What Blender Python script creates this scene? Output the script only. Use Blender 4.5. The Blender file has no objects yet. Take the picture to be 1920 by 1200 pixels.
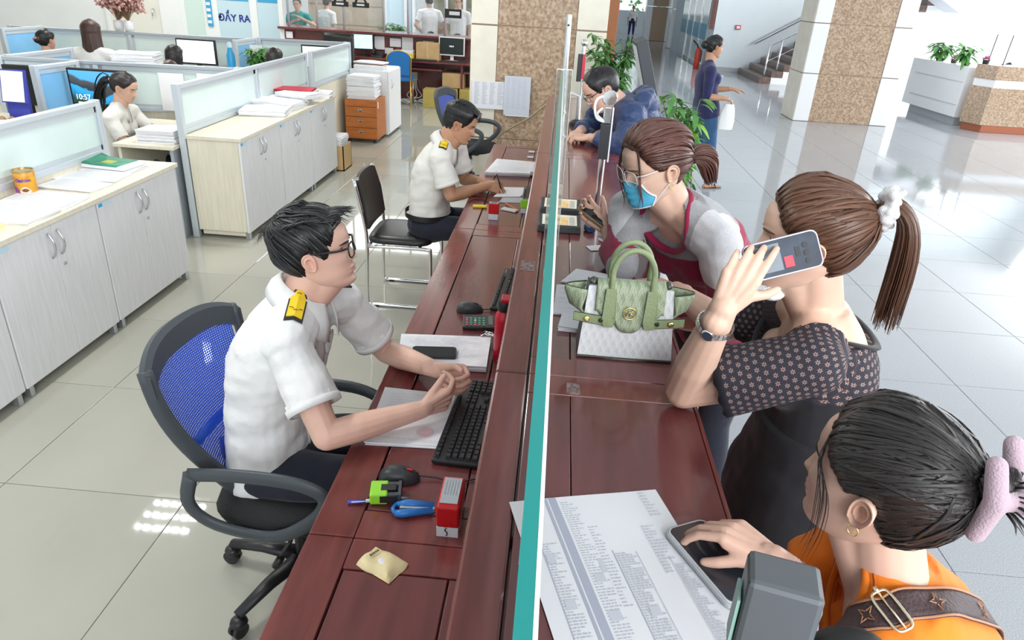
import bpy, math, random
import numpy as np
from mathutils import Vector, Matrix, noise
from mathutils.bvhtree import BVHTree
random.seed(7)
RNG = np.random.default_rng(7)
SC = bpy.context.scene
COL = SC.collection
PI = math.pi
V = Vector
# ------------------------------------------------------------ camera, world, lights, exposure
CAM_H = 2.0
cam_data = bpy.data.cameras.new('camera')
cam_data.sensor_width = 36.0
cam_data.lens = 1300.0 / 1920.0 * 36.0
cam_data.clip_start = 0.02
cam_data.clip_end = 200
cam = bpy.data.objects.new('camera', cam_data)
COL.objects.link(cam)
SC.camera = cam
_R = Matrix(((0.99592774, 0.07949423, -0.04252768),
   (0.07270964, -0.42933313, 0.90021463),
   (0.05330333, -0.89964089, -0.43336477)))      # columns: right, down, forward
_right, _down, _fwd = _R.col[0], _R.col[1], _R.col[2]
_m = Matrix((_right, -_down, -_fwd)).transposed().to_4x4()
_m.translation = V((0, 0, CAM_H))
cam.matrix_world = _m
SC.view_settings.view_transform = 'Standard'
SC.view_settings.look = 'None'
SC.view_settings.gamma = 1.0
SC.view_settings.use_curve_mapping = False
SC.view_settings.exposure = 0.28
SC.cycles.use_denoising = True
SC.cycles.max_bounces = 8
SC.cycles.transparent_max_bounces = 16
SC.cycles.caustics_reflective = False
SC.cycles.caustics_refractive = False
SC.cycles.sample_clamp_indirect = 6.0
world = bpy.data.worlds.new('daylight_sky')
SC.world = world
world.use_nodes = True
_bg = world.node_tree.nodes['Background']
_bg.inputs[0].default_value = (0.86, 0.94, 1.0, 1)
_bg.inputs[1].default_value = 1.0
def area_light(name, loc, target, sx, sy, power, color=(1, 1, 1)):
 d = bpy.data.lights.new(name, 'AREA')
 d.shape = 'RECTANGLE'
 d.size, d.size_y = sx, sy
 d.energy = power
 d.color = color
 o = bpy.data.objects.new(name, d)
 COL.objects.link(o)
 o.location = loc
 o.rotation_euler = (V(target) - V(loc)).to_track_quat('-Z', 'Y').to_euler()
 return o
# daylight through the tall lobby windows on the right, the office luminaires, and added fill lights
area_light('lobby_window_light', (13.6, 9.0, 3.2), (4, 9.5, 0.6), 14, 4.5, 950, (0.97, 0.99, 1.0))
area_light('stair_window_light', (13.8, 17.5, 3.6), (6.5, 19.5, 1.0), 7, 4.5, 900, (0.97, 0.99, 1.0))
area_light('back_lobby_fill', (-3.6, 16.6, 3.9), (-3.6, 15.8, 0), 4, 2.0, 130, (0.97, 0.99, 1.0))  # added fill, lifts the dim people behind the far glass
area_light('camera_side_fill', (3.0, -3.5, 3.4), (1.5, 3, 0.9), 6, 3.0, 420, (0.97, 0.99, 1.0))  # added fill from behind the camera, brightens the ledge and near figures
for _x, _y in ((-2.2, 2.0), (-2.2, 6.0), (-5.2, 4.0), (-5.2, 9.0), (-1.8, 10.5), (-8.4, 10.8), (-6.0, 11.6)):  # last two are added to brighten the back left wall
 area_light('ceiling_light_and_fill', (_x, _y, 3.3), (_x, _y, 0), .6, .6, 40, (1.0, 0.985, 0.95))
for _k in (-.19, 0, .19):      # the three tubes of the louvred fitting that the floor mirrors
 area_light('luminaire_tube_light', (-3.82, 5.58 + _k, 3.37), (-3.82, 5.58 + _k, 0), .58, .05, 9, (1.0, 0.99, 0.97))
# ------------------------------------------------------------ materials
MATS = {}
def _nodes(name):
 m = bpy.data.materials.new(name)
 m.use_nodes = True
 nt = m.node_tree
 return m, nt, nt.nodes, nt.links, nt.nodes['Principled BSDF']
def mat(name, col, rough=0.5, metal=0.0, var=0.0, scale=20.0, bump=0.0, bscale=None, spec=0.5, trans=0.0,
  alpha=1.0, emit=0.0, coat=0.0, stretch=None, col2=None, sub=0.0, sheen=0.0, detail=3.0, ior=1.45, dist=0.02):
 """one principled surface with noise in its colour and relief"""
 if name in MATS:
  return MATS[name]
 m, nt, N, L, b = _nodes(name)
 c = (col[0], col[1], col[2], 1)
 b.inputs['Base Color'].default_value = c
 b.inputs['Roughness'].default_value = rough
 b.inputs['Metallic'].default_value = metal
 b.inputs['Specular IOR Level'].default_value = spec
 b.inputs['Transmission Weight'].default_value = trans
 b.inputs['Alpha'].default_value = alpha
 b.inputs['Coat Weight'].default_value = coat
 b.inputs['Coat Roughness'].default_value = 0.08
 b.inputs['IOR'].default_value = ior
 if sheen:
  b.inputs['Sheen Weight'].default_value = sheen
 if sub:
  b.inputs['Subsurface Weight'].default_value = sub
  b.inputs['Subsurface Radius'].default_value = (0.012, 0.005, 0.003)
  b.inputs['Subsurface Scale'].default_value = 1.0
 if emit:
  b.inputs['Emission Color'].default_value = c
  b.inputs['Emission Strength'].default_value = emit
 if var or bump or col2:
  tc = N.new('ShaderNodeTexCoord')
  mp = N.new('ShaderNodeMapping')
  L.new(tc.outputs['Object'], mp.inputs[0])
  if stretch:
   mp.inputs['Scale'].default_value = stretch
  if var or col2:
   n = N.new('ShaderNodeTexNoise')
   n.inputs['Scale'].default_value = scale
   n.inputs['Detail'].default_value = detail
   L.new(mp.outputs[0], n.inputs['Vector'])
   r = N.new('ShaderNodeValToRGB')
   r.color_ramp.elements[0].position = 0.35
   r.color_ramp.elements[1].position = 0.65
   lo = col2 if col2 else tuple(x * (1 - var) for x in col)
   hi = col if col2 else tuple(min(1, x * (1 + var)) for x in col)
   r.color_ramp.elements[0].color = (*lo, 1)
   r.color_ramp.elements[1].color = (*hi, 1)
   L.new(n.outputs['Fac'], r.inputs[0])
   L.new(r.outputs[0], b.inputs['Base Color'])
  if bump:
   n2 = N.new('ShaderNodeTexNoise')
   n2.inputs['Scale'].default_value = bscale or scale
   n2.inputs['Detail'].default_value = 4
   L.new(mp.outputs[0], n2.inputs['Vector'])
   bp = N.new('ShaderNodeBump')
   bp.inputs['Strength'].default_value = bump
   bp.inputs['Distance'].default_value = dist
   L.new(n2.outputs['Fac'], bp.inputs['Height'])
   L.new(bp.outputs[0], b.inputs['Normal'])
 MATS[name] = m
 return m
def _mathn(N, L, op, a, b=None, c=None):
 n = N.new('ShaderNodeMath')
 n.operation = op
 for i, x in enumerate((a, b, c)):
  if x is None:
   continue
  if isinstance(x, (int, float)):
   n.inputs[i].default_value = x
  else:
   L.new(x, n.inputs[i])
 return n.outputs[0]
def hair_mat(name, dark, light, rough=0.38, scale=60):
 """strands run along v; colour and relief vary across u"""
 if name in MATS:
  return MATS[name]
 m, nt, N, L, b = _nodes(name)
 uv = N.new('ShaderNodeUVMap')
 mp = N.new('ShaderNodeMapping')
 mp.inputs['Scale'].default_value = (scale, 1.6, 1)
 L.new(uv.outputs[0], mp.inputs[0])
 n = N.new('ShaderNodeTexNoise')
 n.inputs['Scale'].default_value = 1.0
 n.inputs['Detail'].default_value = 5
 n.inputs['Roughness'].default_value = 0.65
 L.new(mp.outputs[0], n.inputs['Vector'])
 r = N.new('ShaderNodeValToRGB')
 r.color_ramp.elements[0].position = 0.36
 r.color_ramp.elements[1].position = 0.68
 r.color_ramp.elements[0].color = (*dark, 1)
 r.color_ramp.elements[1].color = (*light, 1)
 L.new(n.outputs['Fac'], r.inputs[0])
 L.new(r.outputs[0], b.inputs['Base Color'])
 bp = N.new('ShaderNodeBump')
 bp.inputs['Strength'].default_value = 0.55
 bp.inputs['Distance'].default_value = 0.004
 L.new(n.outputs['Fac'], bp.inputs['Height'])
 L.new(bp.outputs[0], b.inputs['Normal'])
 b.inputs['Roughness'].default_value = rough
 b.inputs['Specular IOR Level'].default_value = 0.45
 MATS[name] = m
 return m
# ------------------------------------------------------------ mesh building
def nrm(v):
 v = np.asarray(v, float)
 return v / (np.linalg.norm(v) + 1e-12)
def frame_from(d, hint=(0, 0, 1)):
 d = nrm(d)
 h = np.asarray(hint, float)
 if abs(d.dot(nrm(h))) > 0.95:
  h = np.array((1.0, 0, 0)) if abs(d[0]) < 0.8 else np.array((0, 1.0, 0))
 a = nrm(np.cross(h, d))
 return a, np.cross(d, a), d
class MB:
 """collects shapes, then links them as ONE mesh object"""
 def __init__(s):
  s.v, s.f, s.m, s.uv, s.n, s.fuv = [], [], [], {}, 0, []
 def raw(s, verts, faces, mi=0, uvs=None):
  b = s.n
  s.v.append(np.asarray(verts, float).reshape(-1, 3))
  k = len(s.v[-1])
  s.n += k
  for i, f in enumerate(faces):
   s.f.append(tuple(b + j for j in f))
   s.m.append(mi)
   s.fuv.append(uvs[i] if uvs is not None else None)
  return s
 def box(s, lo, hi, mi=0):
  x0, y0, z0 = lo
  x1, y1, z1 = hi
  v = [(x0, y0, z0), (x1, y0, z0), (x1, y1, z0), (x0, y1, z0), (x0, y0, z1), (x1, y0, z1), (x1, y1, z1), (x0, y1, z1)]
  f = [(0, 3, 2, 1), (4, 5, 6, 7), (0, 1, 5, 4), (1, 2, 6, 5), (2, 3, 7, 6), (3, 0, 4, 7)]
  return s.raw(v, f, mi)
 def cbox(s, c, size, rz=0.0, mi=0, rx=0.0, ry=0.0):
  M = np.array((Matrix.Rotation(rz, 3, 'Z') @ Matrix.Rotation(ry, 3, 'Y') @ Matrix.Rotation(rx, 3, 'X')))
  sx, sy, sz = (q / 2 for q in size)
  v = np.array([(-sx, -sy, -sz), (sx, -sy, -sz), (sx, sy, -sz), (-sx, sy, -sz), (-sx, -sy, sz), (sx, -sy, sz), (sx, sy, sz), (-sx, sy, sz)])
  f = [(0, 3, 2, 1), (4, 5, 6, 7), (0, 1, 5, 4), (1, 2, 6, 5), (2, 3, 7, 6), (3, 0, 4, 7)]
  return s.raw(v @ M.T + np.array(c), f, mi)
 def quad(s, a, b, c, d, mi=0):
  return s.raw([a, b, c, d], [(0, 1, 2, 3)], mi, [[(0, 0), (1, 0), (1, 1), (0, 1)]])
 def prism(s, pts, z0, z1, mi=0):
  n = len(pts)
  v = [(p[0], p[1], z0) for p in pts] + [(p[0], p[1], z1) for p in pts]
  f = [tuple(range(n - 1, -1, -1)), tuple(range(n, 2 * n))] + [(i, (i + 1) % n, n + (i + 1) % n, n + i) for i in range(n)]
  return s.raw(v, f, mi)
 def slab(s, pts3, up, mi=0):
  """closed plate: polygon pts3 extruded by vector up"""
  n = len(pts3)
  p = np.asarray(pts3, float)
  v = np.vstack([p, p + np.asarray(up, float)])
  f = [tuple(range(n - 1, -1, -1)), tuple(range(n, 2 * n))] + [(i, (i + 1) % n, n + (i + 1) % n, n + i) for i in range(n)]
  return s.raw(v, f, mi)
 def tube(s, pts, r, n=10, caps=True, mi=0, flat=None, hint=(0, 0, 1), uv=False, u0=0.0, du=1.0):
  """swept tube; r number or list; flat = (sx, sy) squash of the section"""
  P = np.asarray(pts, float)
  k = len(P)
  R = np.full(k, r, float) if np.isscalar(r) else np.asarray(r, float)
  T = np.zeros_like(P)
  T[1:-1] = P[2:] - P[:-2]
  T[0] = P[1] - P[0]
  T[-1] = P[-1] - P[-2]
  a, b, d = frame_from(T[0], hint)
  verts = []
  ang = np.linspace(0, 2 * PI, n, endpoint=False)
  ca, sa = np.cos(ang), np.sin(ang)
  if flat:
   ca, sa = ca * flat[0], sa * flat[1]
  for i in range(k):
   d = nrm(T[i])
   a = nrm(a - d * a.dot(d))
   b = np.cross(d, a)
   verts.append(P[i] + R[i] * (np.outer(ca, a) + np.outer(sa, b)))
  verts = np.vstack(verts)
  faces, uvs = [], []
  L = np.concatenate([[0], np.cumsum(np.linalg.norm(P[1:] - P[:-1], axis=1))])
  for i in range(k - 1):
   for j in range(n):
    j2 = (j + 1) % n
    faces.append((i * n + j, i * n + j2, (i + 1) * n + j2, (i + 1) * n + j))
    if uv:
     ua, ub = u0 + du * j / n, u0 + du * (j + 1) / n
     uvs.append([(ua, L[i]), (ub, L[i]), (ub, L[i + 1]), (ua, L[i + 1])])
  if caps:
   faces.append(tuple(range(n - 1, -1, -1)))
   faces.append(tuple((k - 1) * n + j for j in range(n)))
   if uv:
    uvs += [[(u0, 0)] * n, [(u0, L[-1])] * n]
  return s.raw(verts, faces, mi, uvs if uv else None)
 def cap(s, p0, p1, r0, r1, n=12, mi=0, e0=True, e1=True):
  """tapered capsule with round ends"""
  p0, p1 = np.asarray(p0, float), np.asarray(p1, float)
  d = nrm(p1 - p0)
  pts, rad = [], []
  if e0:
   for q in (0.98, 0.8, 0.5, 0.22):
    pts.append(p0 - d * r0 * q)
    rad.append(r0 * math.sqrt(1 - q * q))
  pts.append(p0); rad.append(r0)
  pts.append(p1); rad.append(r1)
  if e1:
   for q in (0.22, 0.5, 0.8, 0.98):
    pts.append(p1 + d * r1 * q)
    rad.append(r1 * math.sqrt(1 - q * q))
  return s.tube(pts, rad, n, True, mi)
 def ball(s, c, r, nu=16, nv=10, mi=0, axes=None):
  r = np.full(3, r, float) if np.isscalar(r) else np.asarray(r, float)
  A = np.eye(3) if axes is None else np.asarray(axes, float)
  th = np.linspace(0, PI, nv + 1)[1:-1]
  ph = np.linspace(0, 2 * PI, nu, endpoint=False)
  pts = [(0, 0, 1)] + [(math.sin(t) * math.cos(p), math.sin(t) * math.sin(p), math.cos(t)) for t in th for p in ph] + [(0, 0, -1)]
  v = (np.array(pts) * r) @ A + np.asarray(c, float)
  f = []
  for j in range(nu):
   f.append((0, 1 + j, 1 + (j + 1) % nu))
  for i in range(len(th) - 1):
   for j in range(nu):
    f.append((1 + i * nu + j, 1 + (i + 1) * nu + j, 1 + (i + 1) * nu + (j + 1) % nu, 1 + i * nu + (j + 1) % nu))
  o = 1 + (len(th) - 1) * nu
  e = len(v) - 1
  for j in range(nu):
   f.append((e, o + (j + 1) % nu, o + j))
  return s.raw(v, f, mi)
 def lathe(s, prof, c=(0, 0, 0), n=24, mi=0, axes=None):
  """prof: (radius, height) pairs from bottom to top, closed at both ends"""
  A = np.eye(3) if axes is None else np.asarray(axes, float)
  v = []
  for r, h in prof:
   for j in range(n):
    a = 2 * PI * j / n
    v.append((r * math.cos(a), r * math.sin(a), h))
  v = np.array(v) @ A + np.asarray(c, float)
  f = [tuple(range(n - 1, -1, -1))]
  k = len(prof)
  for i in range(k - 1):
   for j in range(n):
    f.append((i * n + j, i * n + (j + 1) % n, (i + 1) * n + (j + 1) % n, (i + 1) * n + j))
  f.append(tuple((k - 1) * n + j for j in range(n)))
  return s.raw(v, f, mi)
 def grid(s, P, closed_u=False, mi=0, uv=None):
  """P[i][j] points"""
  P = np.asarray(P, float)
  nu, nv = P.shape[:2]
  f, uvs = [], []
  for i in range(nu if closed_u else nu - 1):
   for j in range(nv - 1):
    i2 = (i + 1) % nu
    f.append((i * nv + j, i2 * nv + j, i2 * nv + j + 1, i * nv + j + 1))
    if uv is not None:
     uvs.append([uv[i][j], uv[i2][j], uv[i2][j + 1], uv[i][j + 1]])
  return s.raw(P.reshape(-1, 3), f, mi, uvs if uv is not None else None)
 def mesh(s, name='mesh', off=(0, 0, 0)):
  me = bpy.data.meshes.new(name)
  vs = (np.vstack(s.v) if s.v else np.zeros((0, 3))) - np.asarray(off, float)
  me.from_pydata(vs.tolist(), [], s.f)
  if any(u is not None for u in s.fuv):
   lay = me.uv_layers.new(name='UVMap')
   flat = []
   for f, u in zip(s.f, s.fuv):
    if u is None:
     flat += [0.0, 0.0] * len(f)
    else:
     for q in u:
      flat += [q[0], q[1]]
   lay.data.foreach_set('uv', flat)
  if any(s.m):
   me.polygons.foreach_set('material_index', s.m)
  me.update()
  return me
 def build(s, name, mats, parent=None, smooth=False, bevel=0.0, off=(0, 0, 0), angle=None, seg=2):
  me = s.mesh(name, off)
  return link(name, me, mats, parent, smooth, bevel, angle, seg)
def link(name, me, mats, parent=None, smooth=False, bevel=0.0, angle=None, seg=2):
 if not isinstance(mats, (list, tuple)):
  mats = [mats]
 for q in mats:
  me.materials.append(q)
 o = bpy.data.objects.new(name, me)
 COL.objects.link(o)
 if parent is not None:
  o.parent = parent
 if smooth or angle:
  me.polygons.foreach_set('use_smooth', [True] * len(me.polygons))
  if angle:
   me.set_sharp_from_angle(angle=math.radians(angle))
 if bevel:
  b = o.modifiers.new('edge', 'BEVEL')
  b.width = bevel
  b.segments = seg
  b.limit_method = 'ANGLE'
  b.angle_limit = math.radians(40)
 return o
def tag(o, label=None, cat=None, group=None, kind=None):
 if label:
  o['label'] = label
 if cat:
  o['category'] = cat
 if group:
  o['group'] = group
 if kind:
  o['kind'] = kind
 return o
def thing(name, label, cat, loc=(0, 0, 0), rz=0.0, group=None):
 o = bpy.data.objects.new(name, None)
 o.empty_display_size = 0.1
 COL.objects.link(o)
 o.location = loc
 o.rotation_euler = (0, 0, rz)
 return tag(o, label, cat, group)
def dup(root, loc, rz=None, label=None):
 r = root.copy()
 COL.objects.link(r)
 r.location = loc
 if rz is not None:
  r.rotation_euler = (0, 0, rz)
 if label:
  r['label'] = label
 for ch in list(root.children):
  c = ch.copy()
  COL.objects.link(c)
  c.parent = r
  for g in list(ch.children):
   d = g.copy()
   COL.objects.link(d)
   d.parent = c
 return r
def text_obj(name, txt, size, mat_, parent, M, extrude=0.0004, align='CENTER', bold=0.0):
 """flat lettering; M is a 4x4 placement"""
 cu = bpy.data.curves.new(name, 'FONT')
 cu.body = txt
 cu.size = size
 cu.extrude = extrude
 cu.offset = bold
 cu.align_x = align
 cu.align_y = 'CENTER'
 cu.materials.append(mat_)
 q = bpy.data.objects.new(name, cu)
 COL.objects.link(q)
 me = bpy.data.meshes.new_from_object(q.evaluated_get(bpy.context.evaluated_depsgraph_get()))
 bpy.data.objects.remove(q)
 o = bpy.data.objects.new(name, me)
 COL.objects.link(o)
 if parent is not None:
  o.parent = parent
 o.matrix_local = M
 return o
def remesh(mb, voxel, smooth=6, factor=0.5):
 """voxel union of the collected closed shapes, as a plain vertex/face pair"""
 me = mb.mesh('tmp')
 o = bpy.data.objects.new('tmp', me)
 COL.objects.link(o)
 r = o.modifiers.new('r', 'REMESH')
 r.mode = 'VOXEL'
 r.voxel_size = voxel
 if smooth:
  q = o.modifiers.new('s', 'SMOOTH')
  q.factor = factor
  q.iterations = smooth
 dg = bpy.context.evaluated_depsgraph_get()
 ev = o.evaluated_get(dg)
 m2 = ev.to_mesh()
 vs = np.empty(len(m2.vertices) * 3)
 m2.vertices.foreach_get('co', vs)
 vs = vs.reshape(-1, 3)
 fs = [tuple(p.vertices) for p in m2.polygons]
 ev.to_mesh_clear()
 bpy.data.objects.remove(o)
 bpy.data.meshes.remove(me)
 return vs, fs
def bez(p0, p1, p2, n=12, p3=None):
 t = np.linspace(0, 1, n)[:, None]
 p0, p1, p2 = (np.asarray(p, float) for p in (p0, p1, p2))
 if p3 is None:
  return (1 - t) ** 2 * p0 + 2 * t * (1 - t) * p1 + t * t * p2
 p3 = np.asarray(p3, float)
 return (1 - t) ** 3 * p0 + 3 * t * (1 - t) ** 2 * p1 + 3 * t * t * (1 - t) * p2 + t ** 3 * p3
def polycurve(pts, n=40):
 """smooth curve through points (Catmull-Rom)"""
 P = np.asarray(pts, float)
 P = np.vstack([2 * P[0] - P[1], P, 2 * P[-1] - P[-2]])
 out = []
 k = len(P) - 3
 for q in np.linspace(0, k - 1e-6, n):
  i = int(q)
  t = q - i
  a, b, c, d = P[i:i + 4]
  out.append(0.5 * ((2 * b) + (c - a) * t + (2 * a - 5 * b + 4 * c - d) * t * t + (-a + 3 * b - 3 * c + d) * t ** 3))
 return np.array(out)
# ------------------------------------------------------------ people
def _smooth_curve(zs, vs, sig=0.022, n=400):
 z = np.linspace(0, 1, n)
 v = np.interp(z, zs, vs)
 k = max(1, int(sig * n * 3))
 g = np.exp(-0.5 * (np.arange(-k, k + 1) / (sig * n)) ** 2)
 g /= g.sum()
 vp = np.concatenate([2 * v[0] - v[k:0:-1], v, 2 * v[-1] - v[-2:-k - 2:-1]])
 return z, np.convolve(vp, g, 'valid')
class Head:
 """face and skull in head units (1 = chin to crown); x right, y forward, z up; ears at y 0, z 0.45"""
 def __init__(s, fem=False, wide=1.0, jaw=1.0, nose=1.0, brow=1.0, cheek=1.0):
  z = [0, .03, .08, .14, .2, .3, .4, .5, .57, .65, .75, .85, .92, .97, 1.0]
  f = [.30, .375, .395, .375, .395, .40, .395, .388, .418, .425, .405, .335, .245, .14, .02]
  if fem:
   f = [.29, .36, .38, .362, .388, .395, .392, .388, .405, .418, .402, .335, .245, .14, .02]
  s.f = _smooth_curve(z, f, .012)
  s.b = _smooth_curve([0, .06, .12, .2, .3, .45, .6, .75, .85, .93, 1.0], [.05, -.03, -.12, -.24, -.36, -.45, -.475, -.44, -.355, -.24, .0], .025)
  jw = jaw * (0.94 if fem else 1.0)
  s.w = _smooth_curve([0, .03, .08, .14, .2, .3, .4, .5, .6, .7, .8, .9, .96, 1.0],
       [.10 * jw, .15 * jw, .195 * jw, .228 * jw, .25 * jw, .278 * wide, .298 * wide, .31 * wide, .325 * wide, .325 * wide, .295 * wide, .21, .125, .02], .02)
  s.yc = _smooth_curve([0, .1, .25, .5, .9, 1.0], [.17, .08, .0, -.03, -.04, -.04], .03)
  s.nose, s.fem, s.cheek, s.brow = nose, fem, cheek, brow
 def base(s, t, z):
  f = np.interp(z, *s.f); b = np.interp(z, *s.b); w = np.interp(z, *s.w); yc = np.interp(z, *s.yc)
  c, sn = np.cos(t), np.sin(t)
  x = w * sn
  yf = yc + (f - yc) * np.sign(c) * np.abs(c) ** 0.72
  yb = yc + (yc - b) * np.sign(c) * np.abs(c) ** 0.9
  return x, np.where(c >= 0, yf, yb)
 def bumps(s, x, z, front):
  g = lambda cx, cz, sx, sz: np.exp(-((np.abs(x) - cx) / sx) ** 2 - ((z - cz) / sz) ** 2)
  n = s.nose
  zz = np.clip((z - .345) / (.53 - .345), 0, 1)
  ridge = (0.012 + (0.100 * n - 0.012) * (1 - zz) ** 1.1)
  low = 1 / (1 + np.exp(-(z - .328) / .007))
  sx = .034 + .032 * (1 - zz)
  d = ridge * low * np.exp(-(x / sx) ** 2) * (z < .545)
  d = d + .034 * n * g(.052, .352, .032, .026)                    # nostril wings
  d = d - .05 * g(.135, .495, .075, .036)                         # eye sockets
  d = d + .012 * s.brow * g(.12, .575, .11, .022)
  d = d + .016 * s.cheek * g(.19, .39, .09, .07)
  d = d + .032 * np.exp(-(x / .085) ** 2 - ((z - .243) / .018) ** 2)
  d = d + .034 * np.exp(-(x / .075) ** 2 - ((z - .195) / .02) ** 2)
  d = d - .016 * np.exp(-(x / .1) ** 2 - ((z - .219) / .008) ** 2)
  d = d + .018 * np.exp(-(x / .09) ** 2 - ((z - .075) / .04) ** 2)
  d = d - .006 * np.exp(-(x / .02) ** 2 - ((z - .29) / .03) ** 2)
  return d * front
 def point(s, t, z):
  x, y = s.base(t, z)
  fr = np.clip((np.cos(t) - 0.05) / 0.35, 0, 1)
  return np.stack([x, y + s.bumps(x, z, fr), z], -1)
 def front(s, x, z, off=0.0):
  w = np.interp(z, *s.w)
  t = np.arcsin(np.clip(np.asarray(x) / w, -.98, .98))
  p = s.point(t, np.asarray(z, float) * np.ones_like(t))
  p[..., 1] += off
  return p
 def gridpts(s, nt, nz):
  u = np.linspace(-PI, PI, nt, endpoint=False)
  t = u - 0.42 * np.sin(u)
  q = np.linspace(0, 1, nz)
  z = 0.5 * (q + 0.5 * (1 - np.cos(PI * q)))
  T, Z = np.meshgrid(t, z, indexing='ij')
  return T, Z
def smoothstep(x):
 x = np.clip(x, 0, 1)
 return x * x * (3 - 2 * x)
class Frame:
 def __init__(s, c, fwd, up, scale):
  s.F = nrm(fwd)
  up = np.asarray(up, float)
  s.U = nrm(up - s.F * up.dot(s.F))
  s.R = np.cross(s.F, s.U)
  s.c, s.k = np.asarray(c, float), scale
  s.B = np.stack([s.R, s.F, s.U])
 def w(s, p):
  p = np.asarray(p, float) - np.array((0, 0, .45))
  return s.c + s.k * (p @ s.B)
 def d(s, v):
  return np.asarray(v, float) @ s.B
def ear_mesh(mb, fr, head, side, size=.84):
 w = np.interp(.44, *head.w)
 rr = [0, .26, .40, .50, .60, .70, .80, .90, 1.0, 1.05, .86]
 xx = [.004, .0, .012, .05, .058, .046, .044, .07, .070, .048, -.04]
 n = 20
 P = []
 for j in range(n + 0):
  a = 2 * PI * j / n
  row = []
  for r, xo in zip(rr, xx):
   y = r * .085 * math.cos(a) * (1 + .22 * math.sin(a))
   z = r * (.14 * math.sin(a))
   lob = 1.0 if math.sin(a) > -.6 else .7
   yt = y * math.cos(.25) - z * math.sin(.25)
   zt = y * math.sin(.25) + z * math.cos(.25)
   flare = .35 * max(0, -(yt - .04))
   row.append((side * (w * .97 + xo * lob + flare), yt * size - .035, .45 + zt * size))
  P.append(row)
 P = np.array(P)
 P = fr.w(P.reshape(-1, 3)).reshape(P.shape)
 if side > 0:
  P = P[::-1]
 mb.grid(P, closed_u=True)
def loft(mb, C, Rt, Fw, W, D, n=24, e=2.4):
 a = np.linspace(0, 2 * PI, n, endpoint=False)
 ca = np.sign(np.cos(a)) * np.abs(np.cos(a)) ** (2 / e)
 sa = np.sign(np.sin(a)) * np.abs(np.sin(a)) ** (2 / e)
 v = [np.asarray(C[i]) + W[i] * np.outer(ca, Rt[i]) + D[i] * np.outer(sa, Fw[i]) for i in range(len(C))]
 k = len(C)
 f = [tuple(range(n - 1, -1, -1))]
 for i in range(k - 1):
  for j in range(n):
   f.append((i * n + j, i * n + (j + 1) % n, (i + 1) * n + (j + 1) % n, (i + 1) * n + j))
 f.append(tuple((k - 1) * n + j for j in range(n)))
 mb.raw(np.vstack(v), f)
def hand(mb, wr, d, pn, side, hs=.18, curls=None, thumb=(0.9, .35, .3), spread=.08, r=1.0, wrist_r=.026):
 """palm and five fingers as tapered chains. d: finger direction, pn: the way the palm faces, side 'R'/'L'.
 curls: four (mcp, pip, dip) bends in radians, index first; thumb: (out angle, bend, towards palm)"""
 k = hs / .18
 d = nrm(d)
 pn = nrm(np.asarray(pn, float) - d * np.dot(pn, d))
 a = np.cross(d, pn) if side == 'R' else np.cross(pn, d)     # towards the thumb
 wr = np.asarray(wr, float)
 P = lambda x, y, z: wr + k * (a * x + d * y + pn * z)
 curls = curls or [(.35, .45, .3)] * 4
 base = [(.031, .088), (.0105, .091), (-.010, .087), (-.0295, .079)]
 lens = [(.041, .025, .021), (.045, .029, .022), (.042, .027, .021), (.033, .020, .019)]
 rad = [.0094, .0097, .0092, .0082]
 tips = []
 for i in range(4):
  bx, by = base[i]
  mb.cap(P(bx * .45, .004, 0), P(bx, by - .006, -.002), .0150 * k * r, .0118 * k * r, 10)
  mb.cap(P(bx * .7, .03, .003), P(bx, by - .012, .003), .013 * k * r, .011 * k * r, 10)
  p = P(bx, by, -.002)
  ang = 0.0
  sp = spread * (1.5 - i)
  rr = rad[i] * k * r
  for j in range(3):
   ang += curls[i][j]
   dv = nrm(d * math.cos(ang) + pn * math.sin(ang) + a * math.sin(sp) * math.cos(ang))
   q = p + dv * lens[i][j] * k
   mb.cap(p, q, rr, rr * .9, 10)
   p = q
   rr *= .9
  tips.append((p, dv, rr))
 o, b1, tp = thumb
 mb.cap(P(.016, .014, .002), P(.034, .046, .010 + .012 * tp), .0165 * k * r, .0128 * k * r, 10)
 p = P(.034, .046, .010 + .012 * tp)
 d1 = nrm(d * math.cos(o) + a * math.sin(o) + pn * tp)
 q = p + d1 * .034 * k
 mb.cap(p, q, .0122 * k * r, .0106 * k * r, 10)
 d2 = nrm(d * math.cos(o - b1) + a * math.sin(o - b1) + pn * (tp + b1 * .4))
 e = q + d2 * .025 * k
 mb.cap(q, e, .0106 * k * r, .0088 * k * r, 10)
 tips.append((e, d2, .0088 * k * r))
 mb.cap(P(.006, .05, .004), P(.026, .04, .006), .014 * k * r, .013 * k * r, 8)
 mb.cap(P(0, -.03, 0), P(0, .012, 0), wrist_r * 1.0, .023 * k * r, 10)
 return tips, a
PULLED_ = ([0, .5, .8, 1.0, 1.25, 1.4, 1.55, 1.75, 2.2, PI], [.84, .82, .76, .66, .55, .49, .57, .38, .22, .16])
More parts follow.
